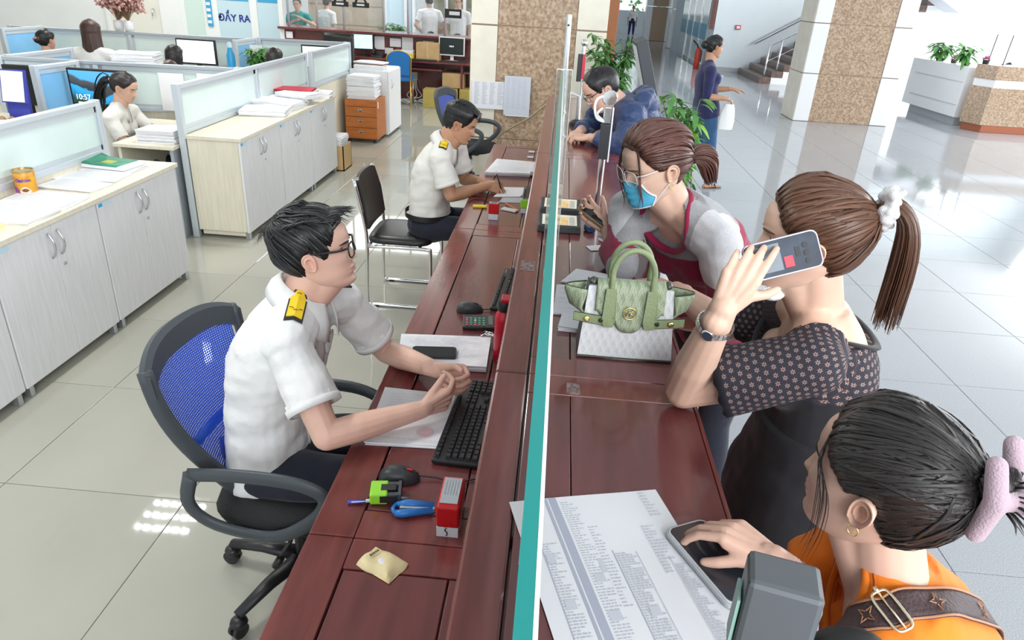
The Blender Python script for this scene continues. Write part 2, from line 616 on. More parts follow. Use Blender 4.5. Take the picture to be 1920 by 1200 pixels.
class Person:
 def __init__(s, name, label, loc, J, hs=.235, skin=None, fem=False, detail=2, head=None, build=1.0, cat='person', group=None):
  s.J = {k: np.asarray(v, float) for k, v in J.items()}
  s.loc = np.asarray(loc, float)
  s.root = thing(name, label, cat, loc, group=group)
  s.fem, s.det, s.k = fem, detail, build
  s.hs = hs
  s.head = Head(fem, **(head or {}))
  s.fr = Frame(s.J['head'], s.J['fwd'], s.J.get('up', np.array((0, 0, 1.0))), hs)
  s.skin = skin
  s.vox = {0: .014, 1: .009, 2: .0055, 3: .0045}[detail]
  s.hands = {}
  s.body = None
  s._spine()
 def _spine(s):
  J = s.J
  H, N = J['hip'], J['neck']
  tf = nrm(J['tf'])
  rt = nrm(J['shR'] - J['shL'])
  hr = nrm(J.get('hipR', rt))
  ax = nrm(N - H)
  n = 9
  t = np.linspace(0, 1, n)
  ctrl = J.get('mid', (H + N) / 2 - tf * .02)
  C = np.array([(1 - q) ** 2 * H + 2 * q * (1 - q) * ctrl + q * q * N for q in t])
  Rt, Fw = [], []
  for i, q in enumerate(t):
   r = nrm(hr * (1 - q) + rt * q)
   tan = nrm(C[min(i + 1, n - 1)] - C[max(i - 1, 0)])
   fwd = nrm(np.cross(tan, r))
   if fwd.dot(tf) < 0:
    fwd = -fwd
   Rt.append(r); Fw.append(fwd)
  s.C, s.Rt, s.Fw, s.t = C, Rt, Fw, t
  s.axis = ax
 def torso(s, mb, g=0.0, waist=1.0, hem=0.0, neck=True, trap=True, arms=True):
  J, k = s.J, s.k
  if s.fem:
   W = np.array([.165, .160, .142, .130, .130, .138, .142, .13, .085]) * k
   D = np.array([.112, .110, .098, .092, .095, .102, .098, .08, .055]) * k
  else:
   W = np.array([.158, .155, .150, .148, .152, .162, .166, .145, .085]) * k
   D = np.array([.112, .112, .106, .104, .107, .112, .105, .084, .058]) * k
  W = W * np.interp(s.t, [0, .35, 1], [1, waist, 1]) + g
  D = D * np.interp(s.t, [0, .35, 1], [1, waist, 1]) + g
  C = s.C.copy()
  if hem:
   C[0] = C[0] - s.axis * hem
  loft(mb, C, s.Rt, s.Fw, W, D)
  if s.fem:
   c = C[6] * .5 + C[5] * .5
   for sg in (-1, 1):
    mb.ball(c + s.Rt[5] * sg * .066 * k + s.Fw[5] * .075 * k, np.array((.062, .052, .06)) * k + g * .8, axes=np.stack([s.Rt[5], s.Fw[5], nrm(np.cross(s.Rt[5], s.Fw[5]))]))
  for q in 'LR':
   sh = J['sh' + q]
   nb = s.C[8] * .55 + s.C[7] * .45
   mb.cap(nb, sh, (.058 if s.fem else .064) * k + g, (.05 if s.fem else .056) * k + g, 14)
   if trap:
    mb.cap(J['neck'] + (J['head'] - J['neck']) * .18, sh * .6 + nb * .4, .034 * k + g * .6, .045 * k + g, 12)
 def limbs(s, mb, g=0.0, which='LR'):
  for q in which:
   if 'kn' + q in s.J:
    h = s.J.get('hp' + q)
    if h is None:
     h = s.J['hip'] + nrm(s.J.get('hipR', s.J['shR'] - s.J['shL'])) * (.088 * s.k) * (1 if q == 'R' else -1)
    mb.cap(h, s.J['kn' + q], .082 * s.k + g, .054 * s.k + g, 14)
    if 'an' + q in s.J:
     kn, an = s.J['kn' + q], s.J['an' + q]
     mb.cap(kn, kn * .65 + an * .35, .054 * s.k + g, .054 * s.k + g, 14)
     mb.cap(kn * .65 + an * .35, an, .054 * s.k + g, .036 * s.k + g, 14)
 def arm_radii(s):
  k = s.k * (.88 if s.fem else 1.0)
  return .050 * k, .041 * k, .043 * k, .0275 * k
 def make_body(s, hands=None, vox_arm=None, chest=True, mats=None, feet=None, arm_k=1.0, shrink=-.012):
  """head, neck, trunk, arms with fingers, legs: one mesh"""
  J, k = s.J, s.k
  mb = MB()
  T, Z = s.head.gridpts(*{0: (36, 30), 1: (56, 50), 2: (112, 92), 3: (136, 112)}[s.det])
  P = s.fr.w(s.head.point(T, Z).reshape(-1, 3)).reshape(*T.shape, 3)
  mb.grid(P, closed_u=True)
  nz = P.shape[1]
  base = mb.n
  for j, fl in ((0, False), (nz - 1, True)):
   ring = [i * nz + j for i in range(P.shape[0])]
   mb.f.append(tuple(ring if fl else ring[::-1])); mb.m.append(0); mb.fuv.append(None)
  for sd in (-1, 1):
   ear_mesh(mb, s.fr, s.head, sd)
  t = MB()
  s.torso(t, shrink)
  skull = s.fr.w((0, -.10, .24))
  skull2 = s.fr.w((0, .06, .12))
  nr = (.050 if s.fem else .060) * k * (s.hs / .235)
  t.cap(J['neck'] - s.axis * .03, skull, nr * 1.12, nr, 16)
  t.cap(J['neck'] - s.axis * .02 + s.Fw[-1] * .015, skull2, nr * .9, nr * .86, 16)
  s.limbs(t, -.008)
  s.skinprims = t
  vs, fs = remesh(t, s.vox, 8)
  mb.raw(vs, fs)
  ru, re, rf, rw = (r * arm_k for r in s.arm_radii())
  va = vox_arm or {0: .010, 1: .006, 2: .0032, 3: .0026}[s.det]
  for q in 'LR':
   if 'el' + q not in J:
    continue
   a = MB()
   sh, el, wr = J['sh' + q], J['el' + q], J['wr' + q]
   a.cap(sh, sh * .5 + el * .5, ru, ru * .96, 14)
   a.cap(sh * .5 + el * .5, el, ru * .96, re, 14)
   m = el * .68 + wr * .32
   a.cap(el, m, re, rf, 14)
   a.cap(m, wr, rf, rw, 14)
   h = (hands or {}).get(q)
   if h:
    h = dict(h)
    hs = h.pop('hs', s.hs / .235 * (.172 if s.fem else .185))
    s.hands[q] = hand(a, wr, h.pop('d'), h.pop('pn'), q, hs, wrist_r=rw * .98, **h)
   vs, fs = remesh(a, va, 5)
   mb.raw(vs, fs)
  for q in 'LR':
   if feet and 'an' + q in J:
    an = J['an' + q]
    d = nrm(feet)
    f = MB()
    f.cap(an, an + d * .02 - np.array((0, 0, .05)), .036, .034, 10)
    f.cap(an - d * .03 - np.array((0, 0, .055)), an + d * .15 - np.array((0, 0, .07)), .032, .022, 10)
    vs, fs = remesh(f, .008, 4)
    mb.raw(vs, fs)
  s.body = mb.build('body', s.skin, s.root, smooth=True, off=s.loc)
  return s.body
 def face(s, eyes=True, lid=.35, brow_mat=None, lip_mat=None, iris=None, gaze=(0, 0), brow_tilt=.1, lids=True):
  h, fr = s.head, s.fr
  white, ir = mat('eye_white', (.82, .80, .78), .25), mat('iris_dark', (.025, .015, .01), .15)
  for sd in (-1, 1):
   if eyes:
    c0 = h.front(np.array(.135 * sd), np.array(.497))
    c = np.array([c0[0], c0[1] - .026, .497])
    e = MB()
    A = fr.B
    g = nrm(np.array((gaze[0], 1, gaze[1])))
    gx, gy, gz = frame_from(g)
    e.ball(fr.w(c), .05 * s.hs, 16, 12, 0, A)
    e.ball(fr.w(c + g * .029), .0262 * s.hs, 14, 8, 1, A)
    e.build('eye', [white, ir], s.body, smooth=True, off=s.loc)
    m = MB()
    for lo, hi in ((lid, 1.5), (-1.35, -.30)):
     az = np.linspace(-1.25, 1.25, 15)
     rows = []
     for q in az:
      l2 = lo * (1 - .55 * (q / 1.25) ** 2) if lo > 0 or lid < 0 else lo
      h2 = hi if hi > 0 else hi * (1 - .55 * (q / 1.25) ** 2)
      el = np.linspace(lo if hi > 0 and False else (l2 if hi > 0 else lo), hi if hi > 0 else h2, 7)
      rows.append([c + .0555 * np.array((math.sin(q) * math.cos(v), math.cos(q) * math.cos(v), math.sin(v))) for v in el])
     m.grid(fr.w(np.array(rows).reshape(-1, 3)).reshape(15, 7, 3))
    if lids:
     m.build('eyelid', s.skin, s.body, smooth=True, off=s.loc)
     az = np.linspace(-1.1, 1.1, 12)
     pts = [c + .057 * np.array((math.sin(q) * math.cos(lid * (1 - .55 * (q / 1.25) ** 2)), math.cos(q) * math.cos(lid), math.sin(lid * (1 - .55 * (q / 1.25) ** 2)))) for q in az]
     l = MB()
     l.tube(fr.w(np.array(pts)), .0035 * s.hs * 1.6, 5)
     l.build('eyelash', mat('lash_black', (.012, .01, .01), .6), s.body, smooth=True, off=s.loc)
   if brow_mat:
    xs = np.linspace(.05, .235, 12)
    zb = .578 + brow_tilt * .1 * np.sin((xs - .05) / .185 * 2.4) - .01
    th = .017 * np.sin(np.linspace(.35, 2.9, 12)) + .002
    P = []
    for r, o in ((-1, -.004), (-.5, .006), (0, .009), (.5, .006), (1, -.004)):
     P.append(h.front(xs * sd, zb + r * th, o))
    P = np.array(P)
    b = MB()
    b.grid(fr.w(P.reshape(-1, 3)).reshape(P.shape))
    b.build('eyebrow', brow_mat, s.body, smooth=True, off=s.loc)
  if lip_mat:
   xs = np.linspace(-.098, .098, 17)
   q = 1 - (xs / .1) ** 2
   for nm, z0, z1 in (('upper_lip', .219, .252), ('lower_lip', .218, .182)):
    P = []
    for r in np.linspace(0, 1, 6):
     zz = z0 + (z1 - z0) * r * q ** .7
     if nm == 'upper_lip':
      zz = zz - .006 * r * np.exp(-(xs / .02) ** 2)
     P.append(h.front(xs, zz, .004 * math.sin(PI * min(r + .15, 1)) * 1.0))
    P = np.array(P)
    b = MB()
    b.grid(fr.w(P.reshape(-1, 3)).reshape(P.shape))
    b.build(nm, lip_mat, s.body, smooth=True, off=s.loc)
 def hair(s, m, line, T=.05, pole=(0, -.55, .62), extra=None, relief=.008, freq=26, name='hair', locks=None, seed=1, dip=.02, soft=.05):
  """line: (angles, heights) of the hairline; T thickness; pole: where strands meet (head units)"""
  rng = np.random.default_rng(seed)
  nt, nz = {0: (40, 30), 1: (64, 48), 2: (150, 90), 3: (200, 120)}[s.det]
  Tt, Z = s.head.gridpts(nt, nz)
  P = s.head.point(Tt, Z)
  a = np.abs(Tt)
  zh = np.interp(a, *line)
  mk = (Z - zh) / soft
  mk = smoothstep(mk + .5)
  th = T * np.ones_like(Z) if extra is None else extra(Tt, Z, T)
  c = np.array((0, -.03, .52))
  D = P - c
  Dn = D / np.linalg.norm(D, axis=-1, keepdims=True)
  pl = nrm(np.array(pole) - c)
  e1, e2, _ = frame_from(pl, (0, 0, 1))
  u = np.arctan2(Dn @ e2, Dn @ e1)
  v = np.arccos(np.clip(Dn @ pl, -1, 1))
  rel = np.zeros_like(u)
  for k in range(6):
   fq = freq * (0.35 + 0.4 * k)
   fq = int(fq)
   rel += np.sin(fq * u + rng.uniform(0, 6) + 1.5 * np.sin(2 * v + rng.uniform(0, 6))) / (1 + .5 * k)
  rel *= relief * np.clip(v / .5, .15, 1)
  th = th * (.35 + .65 * smoothstep((Z - zh) / .2))
  off = (th + rel) * mk - dip * (1 - mk)
  Q = P + Dn * off[..., None]
  W = s.fr.w(Q.reshape(-1, 3)).reshape(Q.shape)
  mb = MB()
  uvv = np.stack([u / (2 * PI) + .5, v * .35], -1)
  nzq = nz
  base = mb.n
  f, uvs = [], []
  keep = mk > .02
  for i in range(nt):
   i2 = (i + 1) % nt
   for j in range(nz - 1):
    if not (keep[i, j] or keep[i2, j] or keep[i2, j + 1] or keep[i, j + 1]):
     continue
    f.append((i * nz + j, i2 * nz + j, i2 * nz + j + 1, i * nz + j + 1))
    q = [uvv[i, j], uvv[i2, j], uvv[i2, j + 1], uvv[i, j + 1]]
    um = max(x[0] for x in q)
    uvs.append([((x[0] + 1 if um - x[0] > .5 else x[0]), x[1]) for x in q])
  top = [i * nz + nz - 1 for i in range(nt)]
  f.append(tuple(top))
  uvs.append([tuple(uvv[i, nz - 1]) for i in range(nt)])
  mb.raw(W.reshape(-1, 3), f, 0, uvs)
  s.hair_mb = mb
  if locks:
   locks(s, mb, rng)
  o = mb.build(name, m, s.body, smooth=True, off=s.loc)
  s.hair_obj = o
  return o
 def lock(s, mb, pts, r, n=6, flat=(1, .45), taper=1.0, rng=None, local=True, steps=9, thin0=.5):
  P = polycurve(pts, steps)
  if local:
   P = s.fr.w(P)
  q = np.linspace(0, 1, steps)
  R = r * (thin0 + (1 - thin0) * np.sin(np.clip(q * 2.2, 0, PI / 2))) * (1 - taper * q ** 1.7) + 1e-4
  u0 = (rng or RNG).uniform(0, 1)
  mb.tube(P, R, n, True, 0, flat, uv=True, u0=u0, du=.06)
 def skull_locks(s, mb, rng, n, pole, r=(.003, .006), eps=.002, arc=(-1.75, 1.75), top=.97, line=PULLED_, jit=.05, steps=14, end=.93, flat=(1.5, .3), sag=0.0):
  """locks that follow the hair surface from the hairline to the tie"""
  vs = np.vstack(s.hair_mb.v)
  bvh = BVHTree.FromPolygons([tuple(v) for v in vs], s.hair_mb.f)
  c = np.array((0, -.03, .52))
  cw = s.fr.w(c)
  for i in range(n):
   a = rng.uniform(*arc)
   z0 = min(top, float(np.interp(abs((a + PI) % (2 * PI) - PI), *line)) + .03)
   d0 = nrm(s.head.point(np.array(a), np.array(z0)) - c)
   d1 = nrm(np.array(pole) + rng.normal(0, jit, 3) - c)
   om = math.acos(max(-1, min(1, float(d0 @ d1))))
   if om < .3:
    continue
   P = []
   e0 = eps * rng.uniform(.2, 1.3)
   for q in np.linspace(0, end, steps):
    d = (math.sin((1 - q) * om) * d0 + math.sin(q * om) * d1) / math.sin(om)
    d[2] -= sag * math.sin(q * PI)
    dw = s.fr.d(nrm(d))
    h = bvh.ray_cast(V(cw + dw * .5), V(-dw), .5)
    if h[0] is None:
     break
    P.append(np.array(h[0]) + dw * e0 * math.sin(min(1, q * 4 + .1) * PI / 2))
   if len(P) > 5:
    P = np.array(P)
    k = len(P)
    R = rng.uniform(*r) * np.interp(np.linspace(0, 1, k), [0, .2, .8, 1], [.3, 1, .9, .4])
    mb.tube(P, R, 6, True, 0, flat, hint=tuple(P[0] - cw), uv=True, u0=rng.uniform(0, 1), du=.06)
 def garment(s, name, m, prims, vox=None, smooth=6, hollow=(), neck=None, mats=None, mi=None, uv=None, wrinkle=0.0, wseed=0, recess=.03):
  mb = MB()
  prims(mb)
  vs, fs = remesh(mb, vox or s.vox, smooth)
  for (p, d, r, depth) in hollow:
   p, d = np.asarray(p, float), nrm(d)
   q = vs - p
   al = q @ d
   ra = np.linalg.norm(q - np.outer(al, d), axis=1)
   sel = (al > -.012) & (ra < r) & (al < .06)
   vs[sel] -= d * depth
  info = None
  if neck is not None:
   c, r = np.asarray(neck[0], float), neck[1]
   bvh = BVHTree.FromPolygons([tuple(v) for v in vs], fs)
   upv = nrm(neck[2] if len(neck) > 2 else s.J['head'] - s.J['neck'])
   a1, a2, _ = frame_from(upv, s.Fw[-1])
   ring = []
   for ph in np.linspace(0, 2 * PI, 48, endpoint=False):
    sd = a1 * math.cos(ph) + a2 * math.sin(ph)
    best = None
    below = False
    for po in np.linspace(2.5, .15, 150):
     dv = upv * math.cos(po) + sd * math.sin(po)
     h = bvh.ray_cast(V(c), V(dv))
     if h[0] is not None and h[3] < r:
      best = po
      break
    ring.append(best if best is not None else np.nan)
   ring = np.array(ring)
   ok = ~np.isnan(ring)
   if ok.sum() > 4:
    ix = np.arange(48)
    ring = np.interp(ix, ix[ok], ring[ok], period=48)
    for _ in range(2):
     med = np.median(np.stack([np.roll(ring, k) for k in range(-6, 7)]), 0)
     ring = np.where(np.abs(ring - med) > .16, med, ring)
    for _ in range(14):
     ring = (np.roll(ring, 1) + 2 * ring + np.roll(ring, -1)) / 4
   R = []
   for ph, po in zip(np.linspace(0, 2 * PI, 48, endpoint=False), ring):
    sd = a1 * math.cos(ph) + a2 * math.sin(ph)
    dv = upv * math.cos(po) + sd * math.sin(po)
    R.append(c + dv * r)
   R = np.array(R)
   if len(R) > 10:
    for _ in range(3):
     R = (np.roll(R, 1, 0) + 2 * R + np.roll(R, -1, 0)) / 4
   s.neck_ring = R
   dist = np.linalg.norm(vs - c, axis=1)
   sel = (dist < r) & (((vs - c) @ upv > -.2))
   tgt = c - upv * .02
   dd = tgt - vs[sel]
   ln = np.linalg.norm(dd, axis=1, keepdims=True)
   vs[sel] += dd / (ln + 1e-9) * np.minimum(recess * 2, ln * .9)
  if wrinkle:
   out = np.empty(len(vs))
   for i, p in enumerate(vs):
    out[i] = noise.noise(V((p[0] * 9 + wseed, p[1] * 9, p[2] * 16))) + .5 * noise.noise(V((p[0] * 22, p[1] * 22 + wseed, p[2] * 30)))
   tmp = bpy.data.meshes.new('t')
   tmp.from_pydata(vs.tolist(), [], fs)
   tmp.update()
   no = np.empty(len(vs) * 3)
   tmp.vertices.foreach_get('normal', no)
   bpy.data.meshes.remove(tmp)
   vs = vs + no.reshape(-1, 3) * (out * wrinkle)[:, None]
  mb2 = MB()
  mb2.raw(vs, fs)
  if uv is not None:
   U = uv(vs)
   mb2.fuv = [[tuple(U[i]) for i in f] for f in fs]
  o = mb2.build(name, mats or m, s.body, smooth=True, off=s.loc)
  if mi is not None:
   cen = np.array([vs[list(f)].mean(0) for f in fs])
   o.data.polygons.foreach_set('material_index', mi(cen).astype(int).tolist())
  s.last_vs, s.last_fs = vs, fs
  return o
 def sleeve(s, mb, q, frac, g0, g1, r0=None, r1=None):
  """open sleeve along the upper arm (frac<=1) or on past the elbow (frac>1)"""
  J = s.J
  ru, re, rf, rw = s.arm_radii()
  sh, el = J['sh' + q], J['el' + q]
  r0 = r0 or ru + g0
  if frac <= 1:
   e = sh + (el - sh) * frac
   mb.cap(sh, e, r0, r1 or (ru + (re - ru) * frac + g1), 18, e1=False)
   return e, nrm(el - sh), r1 or (ru + (re - ru) * frac + g1)
  wr = J['wr' + q]
  e = el + (wr - el) * (frac - 1)
  mb.cap(sh, el, r0, re + g1, 18)
  rr = r1 or (rf + (rw - rf) * (frac - 1) + g1)
  mb.cap(el, e, re + g1, rr, 18, e1=False)
  return e, nrm(wr - el), rr
def skin_mat(name, col, rough=.48):
 return mat(name, col, rough, var=.05, scale=14, sub=.12, bump=.06, bscale=260, dist=.001)
def cloth_mat(name, col, rough=.85, bump=.35, bscale=9, var=.0, **kw):
 return mat(name, col, rough, var=var, bump=bump, bscale=bscale, dist=.02, sheen=.15, **kw)
# ------------------------------------------------------------ surfaces
GOLD = mat('gold', (.83, .62, .25), .3, 1.0)
SILVER = mat('silver', (.75, .75, .76), .25, 1.0)
BLACK_PL = mat('black_plastic', (.018, .018, .02), .38)
YELLOW = mat('epaulette_yellow', (.86, .60, .02), .55)
BLACK_LEATHER = mat('black_leather', (.015, .015, .015), .35)
CLEAR_LENS = mat('clear_lens', (.9, .92, .94), .03, alpha=.10)
TILE = mat('tile_cream', (.41, .41, .355), .035, var=.035, scale=1.3, spec=.45)
GROUT = mat('grout', (.22, .20, .16), .8)
GRANITE = mat('granite_grey', (.47, .49, .52), .07, col2=(.30, .32, .345), scale=230, spec=.5)
WALL_W = mat('wall_white', (.80, .82, .82), .7, var=.02, scale=2)
WALL_B = mat('wall_pale_blue', (.72, .79, .83), .6, var=.02, scale=1)
WOOD = mat('red_wood', (.165, .040, .036), .24, var=.22, scale=5, stretch=(6, .6, 6), coat=.35, bump=.04, bscale=40, dist=.004)
WOOD_D = mat('red_wood_panel', (.140, .038, .038), .22, var=.16, scale=4, stretch=(6, .6, 6), coat=.4)
LAM = mat('laminate_white', (.74, .75, .77), .42, var=.04, scale=9, stretch=(6, 6, .5))
LAM_C = mat('laminate_cream', (.72, .68, .56), .45, var=.05, scale=9, stretch=(6, 6, .5))
ALU = mat('aluminium', (.60, .66, .71), .35, .35)
ALU_D = mat('aluminium_grey', (.42, .47, .52), .4, .35)
FROST = mat('frosted_glass', (.66, .78, .77), .22, var=.03, scale=3, spec=.6)
BLUEG = mat('blue_panel', (.22, .50, .80), .35, var=.04, scale=3)
STEEL = mat('stainless', (.78, .79, .80), .18, 1.0)
CHROME = mat('chrome', (.85, .85, .86), .1, 1.0)
MARBLE = mat('marble_brown', (.56, .42, .30), .16, col2=(.30, .195, .125), scale=34, detail=9)
CREAM_ST = mat('stone_cream', (.80, .76, .65), .2, var=.04, scale=6)
WHITE_ST = mat('stone_white', (.84, .85, .86), .2)
PAPER = mat('paper', (.79, .80, .83), .7)
PAPER2 = mat('paper_grey', (.70, .71, .76), .8, col2=(.84, .85, .88), scale=60, stretch=(.3, .3, 14))
INK_P = mat('ink_pale', (.50, .52, .58), .8)
INK = mat('ink_grey', (.25, .27, .32), .8)
BLACK = mat('black_matte', (.015, .015, .016), .5)
DARKG = mat('dark_grey_plastic', (.035, .037, .042), .42)
CARD = mat('cardboard', (.52, .35, .17), .8, var=.06, scale=8)
def pt(t, name, m, boxes=(), parent=None, bevel=0.0, mb=None, smooth=False, angle=None):
 """a part given in scene coordinates"""
 b = mb or MB()
 for lo, hi in boxes:
  b.box(lo, hi)
 root = t
 while root.parent is not None:
  root = root.parent
 R = root.matrix_basis
 off = root.location
 o = b.build(name, m, parent or t, smooth=smooth, bevel=bevel, off=off, angle=angle)
 return o
def struct(name, m, boxes=(), mb=None, bevel=0.0, smooth=False, parent=None):
 b = mb or MB()
 for lo, hi in boxes:
  b.box(lo, hi)
 o = b.build(name, m, parent, bevel=bevel, smooth=smooth)
 if parent is None:
  o['kind'] = 'structure'
 return o
# ------------------------------------------------------------ floor
floor = struct('floor', GROUT, [((-11, -1.5, -.12), (15, 42, -.012))])
TP = .782
def tile_mesh(m, p):
 b = MB()
 h = p / 2 - .0016
 b.raw([(-h, -h, -.012), (h, -h, -.012), (h, h, -.012), (-h, h, -.012), (-h, -h, -.001), (h, -h, -.001), (h, h, -.001), (-h, h, -.001),
  (-h + .002, -h + .002, 0), (h - .002, -h + .002, 0), (h - .002, h - .002, 0), (-h + .002, h - .002, 0)],
  [(0, 1, 5, 4), (1, 2, 6, 5), (2, 3, 7, 6), (3, 0, 4, 7), (4, 5, 9, 8), (5, 6, 10, 9), (6, 7, 11, 10), (7, 4, 8, 11), (8, 9, 10, 11)])
 me = b.mesh('tile')
 me.materials.append(m)
 return me
me_t, me_g = tile_mesh(TILE, TP), tile_mesh(GRANITE, TP)
rest_o, rest_l = MB(), MB()
for ix in range(-12, 18):
 for iy in range(-5, 50):
  cx, cy = -2.20 + TP * (ix + .5), 2.965 + TP * (iy + .5)
  if cx < -10.6 or cx > 14.5 or cy > 41 or cy < -1:
   continue
  office = cx < -.1 and cy < 13.6
  near = (office and cx > -4.2 and cy < 11) or (not office and 0 < cx < 8.5 and 1 < cy < 15)
  if near:
   o = bpy.data.objects.new('tile', me_t if office else me_g)
   COL.objects.link(o)
   o.location = (cx, cy, 0)
   o.parent = floor
  else:
   h = TP / 2 - .0016
   (rest_o if office else rest_l).raw([(cx - h, cy - h, 0), (cx + h, cy - h, 0), (cx + h, cy + h, 0), (cx - h, cy + h, 0)], [(0, 1, 2, 3)])
for nm, b, m in (('far_tiles', rest_o, TILE), ('far_granite_tiles', rest_l, GRANITE)):
 o = b.build(nm, m, floor)
 o['kind'] = 'stuff'
# ------------------------------------------------------------ walls, ceiling, pillars
struct('ceiling', mat('ceiling_white', (.82, .83, .83), .8), [((-11, -1.5, 3.4), (-.2, 14.2, 3.5)), ((-.2, 14.2, 5.2), (15, 42, 5.3)), ((-.2, -1.5, 5.2), (15, 14.2, 5.3)), ((-11, 14.2, 5.2), (-.2, 42, 5.3))])
lv = thing('ceiling_luminaire', 'louvred three tube ceiling fitting mirrored in the office floor', 'lamp', (-3.82, 5.58, 3.33))
pt(lv, 'frame', WALL_W, [((-4.14, 5.26, 3.33), (-4.12, 5.90, 3.40)), ((-3.52, 5.26, 3.33), (-3.50, 5.90, 3.40)), ((-4.12, 5.26, 3.33), (-3.52, 5.28, 3.40)), ((-4.12, 5.88, 3.33), (-3.52, 5.90, 3.40))])
for i in range(5):
 pt(lv, 'louvre', WALL_W, [((-4.026 + i * .103 - .008, 5.28, 3.33), (-4.026 + i * .103 + .008, 5.88, 3.36))])
struct('wall_left', WALL_W, [((-11.1, -1.5, 0), (-11, 13.5, 3.4))])
wb = struct('wall_back', WALL_W, [((-11, 13.3, 0), (-8.35, 13.45, 3.4)), ((-8.35, 13.32, 0), (-5.1, 13.45, .05)), ((-8.35, 13.3, 2.6), (-5.1, 13.45, 3.4)), ((-11, 13.3, 3.4), (-.2, 13.45, 5.2))])
struct('wall_hall', WALL_B, [((4.4, 22.6, 0), (15, 22.8, 5.2)), ((4.4, 22.8, 0), (4.5, 31, 5.2)), ((-11, 24, 0), (-1.2, 24.2, 5.2)), ((-1.0, 18.0, 0), (-.8, 40, 5.2)), ((-1, 41.2, 0), (15, 41.4, 1.15))])
struct('baseboard_hall', mat('skirt_grey', (.46, .47, .50), .3), [((4.4, 22.57, 0), (15, 22.6, .14))])
# pale closed door and the door frames in the back wall
d1 = thing('door_1', 'plain cream door in the white back wall behind the dried flowers', 'door', (-7.8, 13.3, 0)); d1['kind'] = 'structure'
pt(d1, 'leaf', mat('door_cream', (.78, .77, .70), .5), [((-8.3, 13.27, .02), (-7.33, 13.3, 2.5))], bevel=.004)
pt(d1, 'frame', WALL_W, [((-8.37, 13.25, 0), (-8.3, 13.32, 2.6)), ((-7.33, 13.24, 0), (-6.96, 13.32, 2.6))], bevel=.004)
_b = MB(); _b.tube([(-7.46, 13.26, 1.28), (-7.46, 13.22, 1.28), (-7.46, 13.22, 1.16)], .012, 8)
pt(d1, 'handle', STEEL, mb=_b, smooth=True)
d2 = thing('door_2', 'frosted glass door lettered in blue beside the cream door', 'door', (-6.0, 13.3, 0)); d2['kind'] = 'structure'
pt(d2, 'frame', mat('frame_white', (.80, .82, .82), .4), [((-6.96, 13.25, 0), (-6.87, 13.33, 2.6)), ((-6.52, 13.25, 0), (-6.26, 13.33, 2.6)), ((-5.66, 13.25, 0), (-5.53, 13.33, 2.6)), ((-5.12, 13.2, 0), (-5.04, 13.33, 2.6))], bevel=.004)
pt(d2, 'pane', mat('door_glass', (.52, .68, .76), .3), [((-6.26, 13.27, 0), (-5.66, 13.3, 2.5))])
pt(d2, 'pane', MATS['door_glass'], [((-5.53, 13.27, 0), (-5.12, 13.3, 2.5))])
pt(d2, 'pane', mat('door_glass_green', (.60, .74, .70), .3), [((-6.87, 13.27, 0), (-6.52, 13.3, 2.5))])
NAVY_INK = mat('ink_navy', (.015, .03, .25), .6)
text_obj('lettering', 'ĐẨY RA', .165, NAVY_INK, d2, Matrix.Translation((.03, -.035, 1.205)) @ Matrix.Rotation(PI / 2, 4, 'X'), bold=.004)
pt(d2, 'blue_strip', mat('sign_blue', (.05, .35, .62), .5), [((-6.45, 13.22, 1.05), (-6.36, 13.25, 2.3))])
_b = MB()
for k in range(5):
 _b.box((-6.44, 13.212, 1.10 + k * .1), (-6.37, 13.22, 1.15 + k * .1))
pt(d2, 'strip_lettering', PAPER, mb=_b)
for x0, x1 in ((-6.24, -5.68), (-5.51, -5.14)):
 pt(d2, 'film_band', MATS['sign_blue'], [((x0, 13.262, 1.50), (x1, 13.268, 1.58))])
def pillar(name, label, x0, x1, y0, y1, mx0, mx1, side_mat, z1=5.2, joints=(.45, 1.62)):
 t = thing(name, label, 'pillar', ((x0 + x1) / 2, (y0 + y1) / 2, 0))
 t['kind'] = 'structure'
 zs = [0] + list(joints) + [z1]
 for a, b in zip(zs[:-1], zs[1:]):
  pt(t, 'panel', side_mat, [((x0, y0, a + .008), (mx0, y1, b - .008))], bevel=.004)
  pt(t, 'panel', side_mat, [((mx1, y0, a + .008), (x1, y1, b - .008))], bevel=.004)
  pt(t, 'marble_panel', MARBLE, [((mx0 + .004, y0 + .012, a + .004), (mx1 - .004, y1 - .02, b - .004))], bevel=.003)
 if x0 > 0:
  for a, b in zip(zs[:-1], zs[1:]):
   pt(t, 'side_panel', CREAM_ST, [((x0 - .012, y0 + .01, a + .008), (x0, y1, b - .008))], bevel=.003)
 pt(t, 'joint_core', mat('stone_joint', (.34, .25, .18), .4), [((x0 + .01, y0 + .02, 0), (x1 - .01, y1 - .01, z1))])
 return t
pillar('pillar', 'cream and brown marble pillar at the far end of the service counter', -.985, .44, 7.87, 9.1, -.705, .125, CREAM_ST)
pillar('pillar', 'free-standing white and brown marble pillar in the bright hall', 4.42, 6.15, 13.78, 14.6, 4.70, 5.83, WHITE_ST, joints=(.85, 1.70))
_t = thing('pillar', 'brown marble pillar by the far doorway of the hall', 'pillar', (4.3, 36, 0)); _t['kind'] = 'structure'
for z0, z1 in ((0, 1.5), (1.5, 3.0), (3.0, 5.2)):
 pt(_t, 'marble_panel', MARBLE, [((4.05, 36, z0 + .01), (4.75, 36.6, z1 - .01))], bevel=.01)
 pt(_t, 'panel', WHITE_ST, [((3.75, 36.02, z0 + .01), (4.05, 36.6, z1 - .01))], bevel=.01)
 pt(_t, 'panel', WHITE_ST, [((4.75, 36.02, z0 + .01), (5.0, 36.6, z1 - .01))], bevel=.01)
_t = thing('pillar', 'second brown marble pillar to the right of the far doorway', 'pillar', (5.2, 33, 0)); _t['kind'] = 'structure'
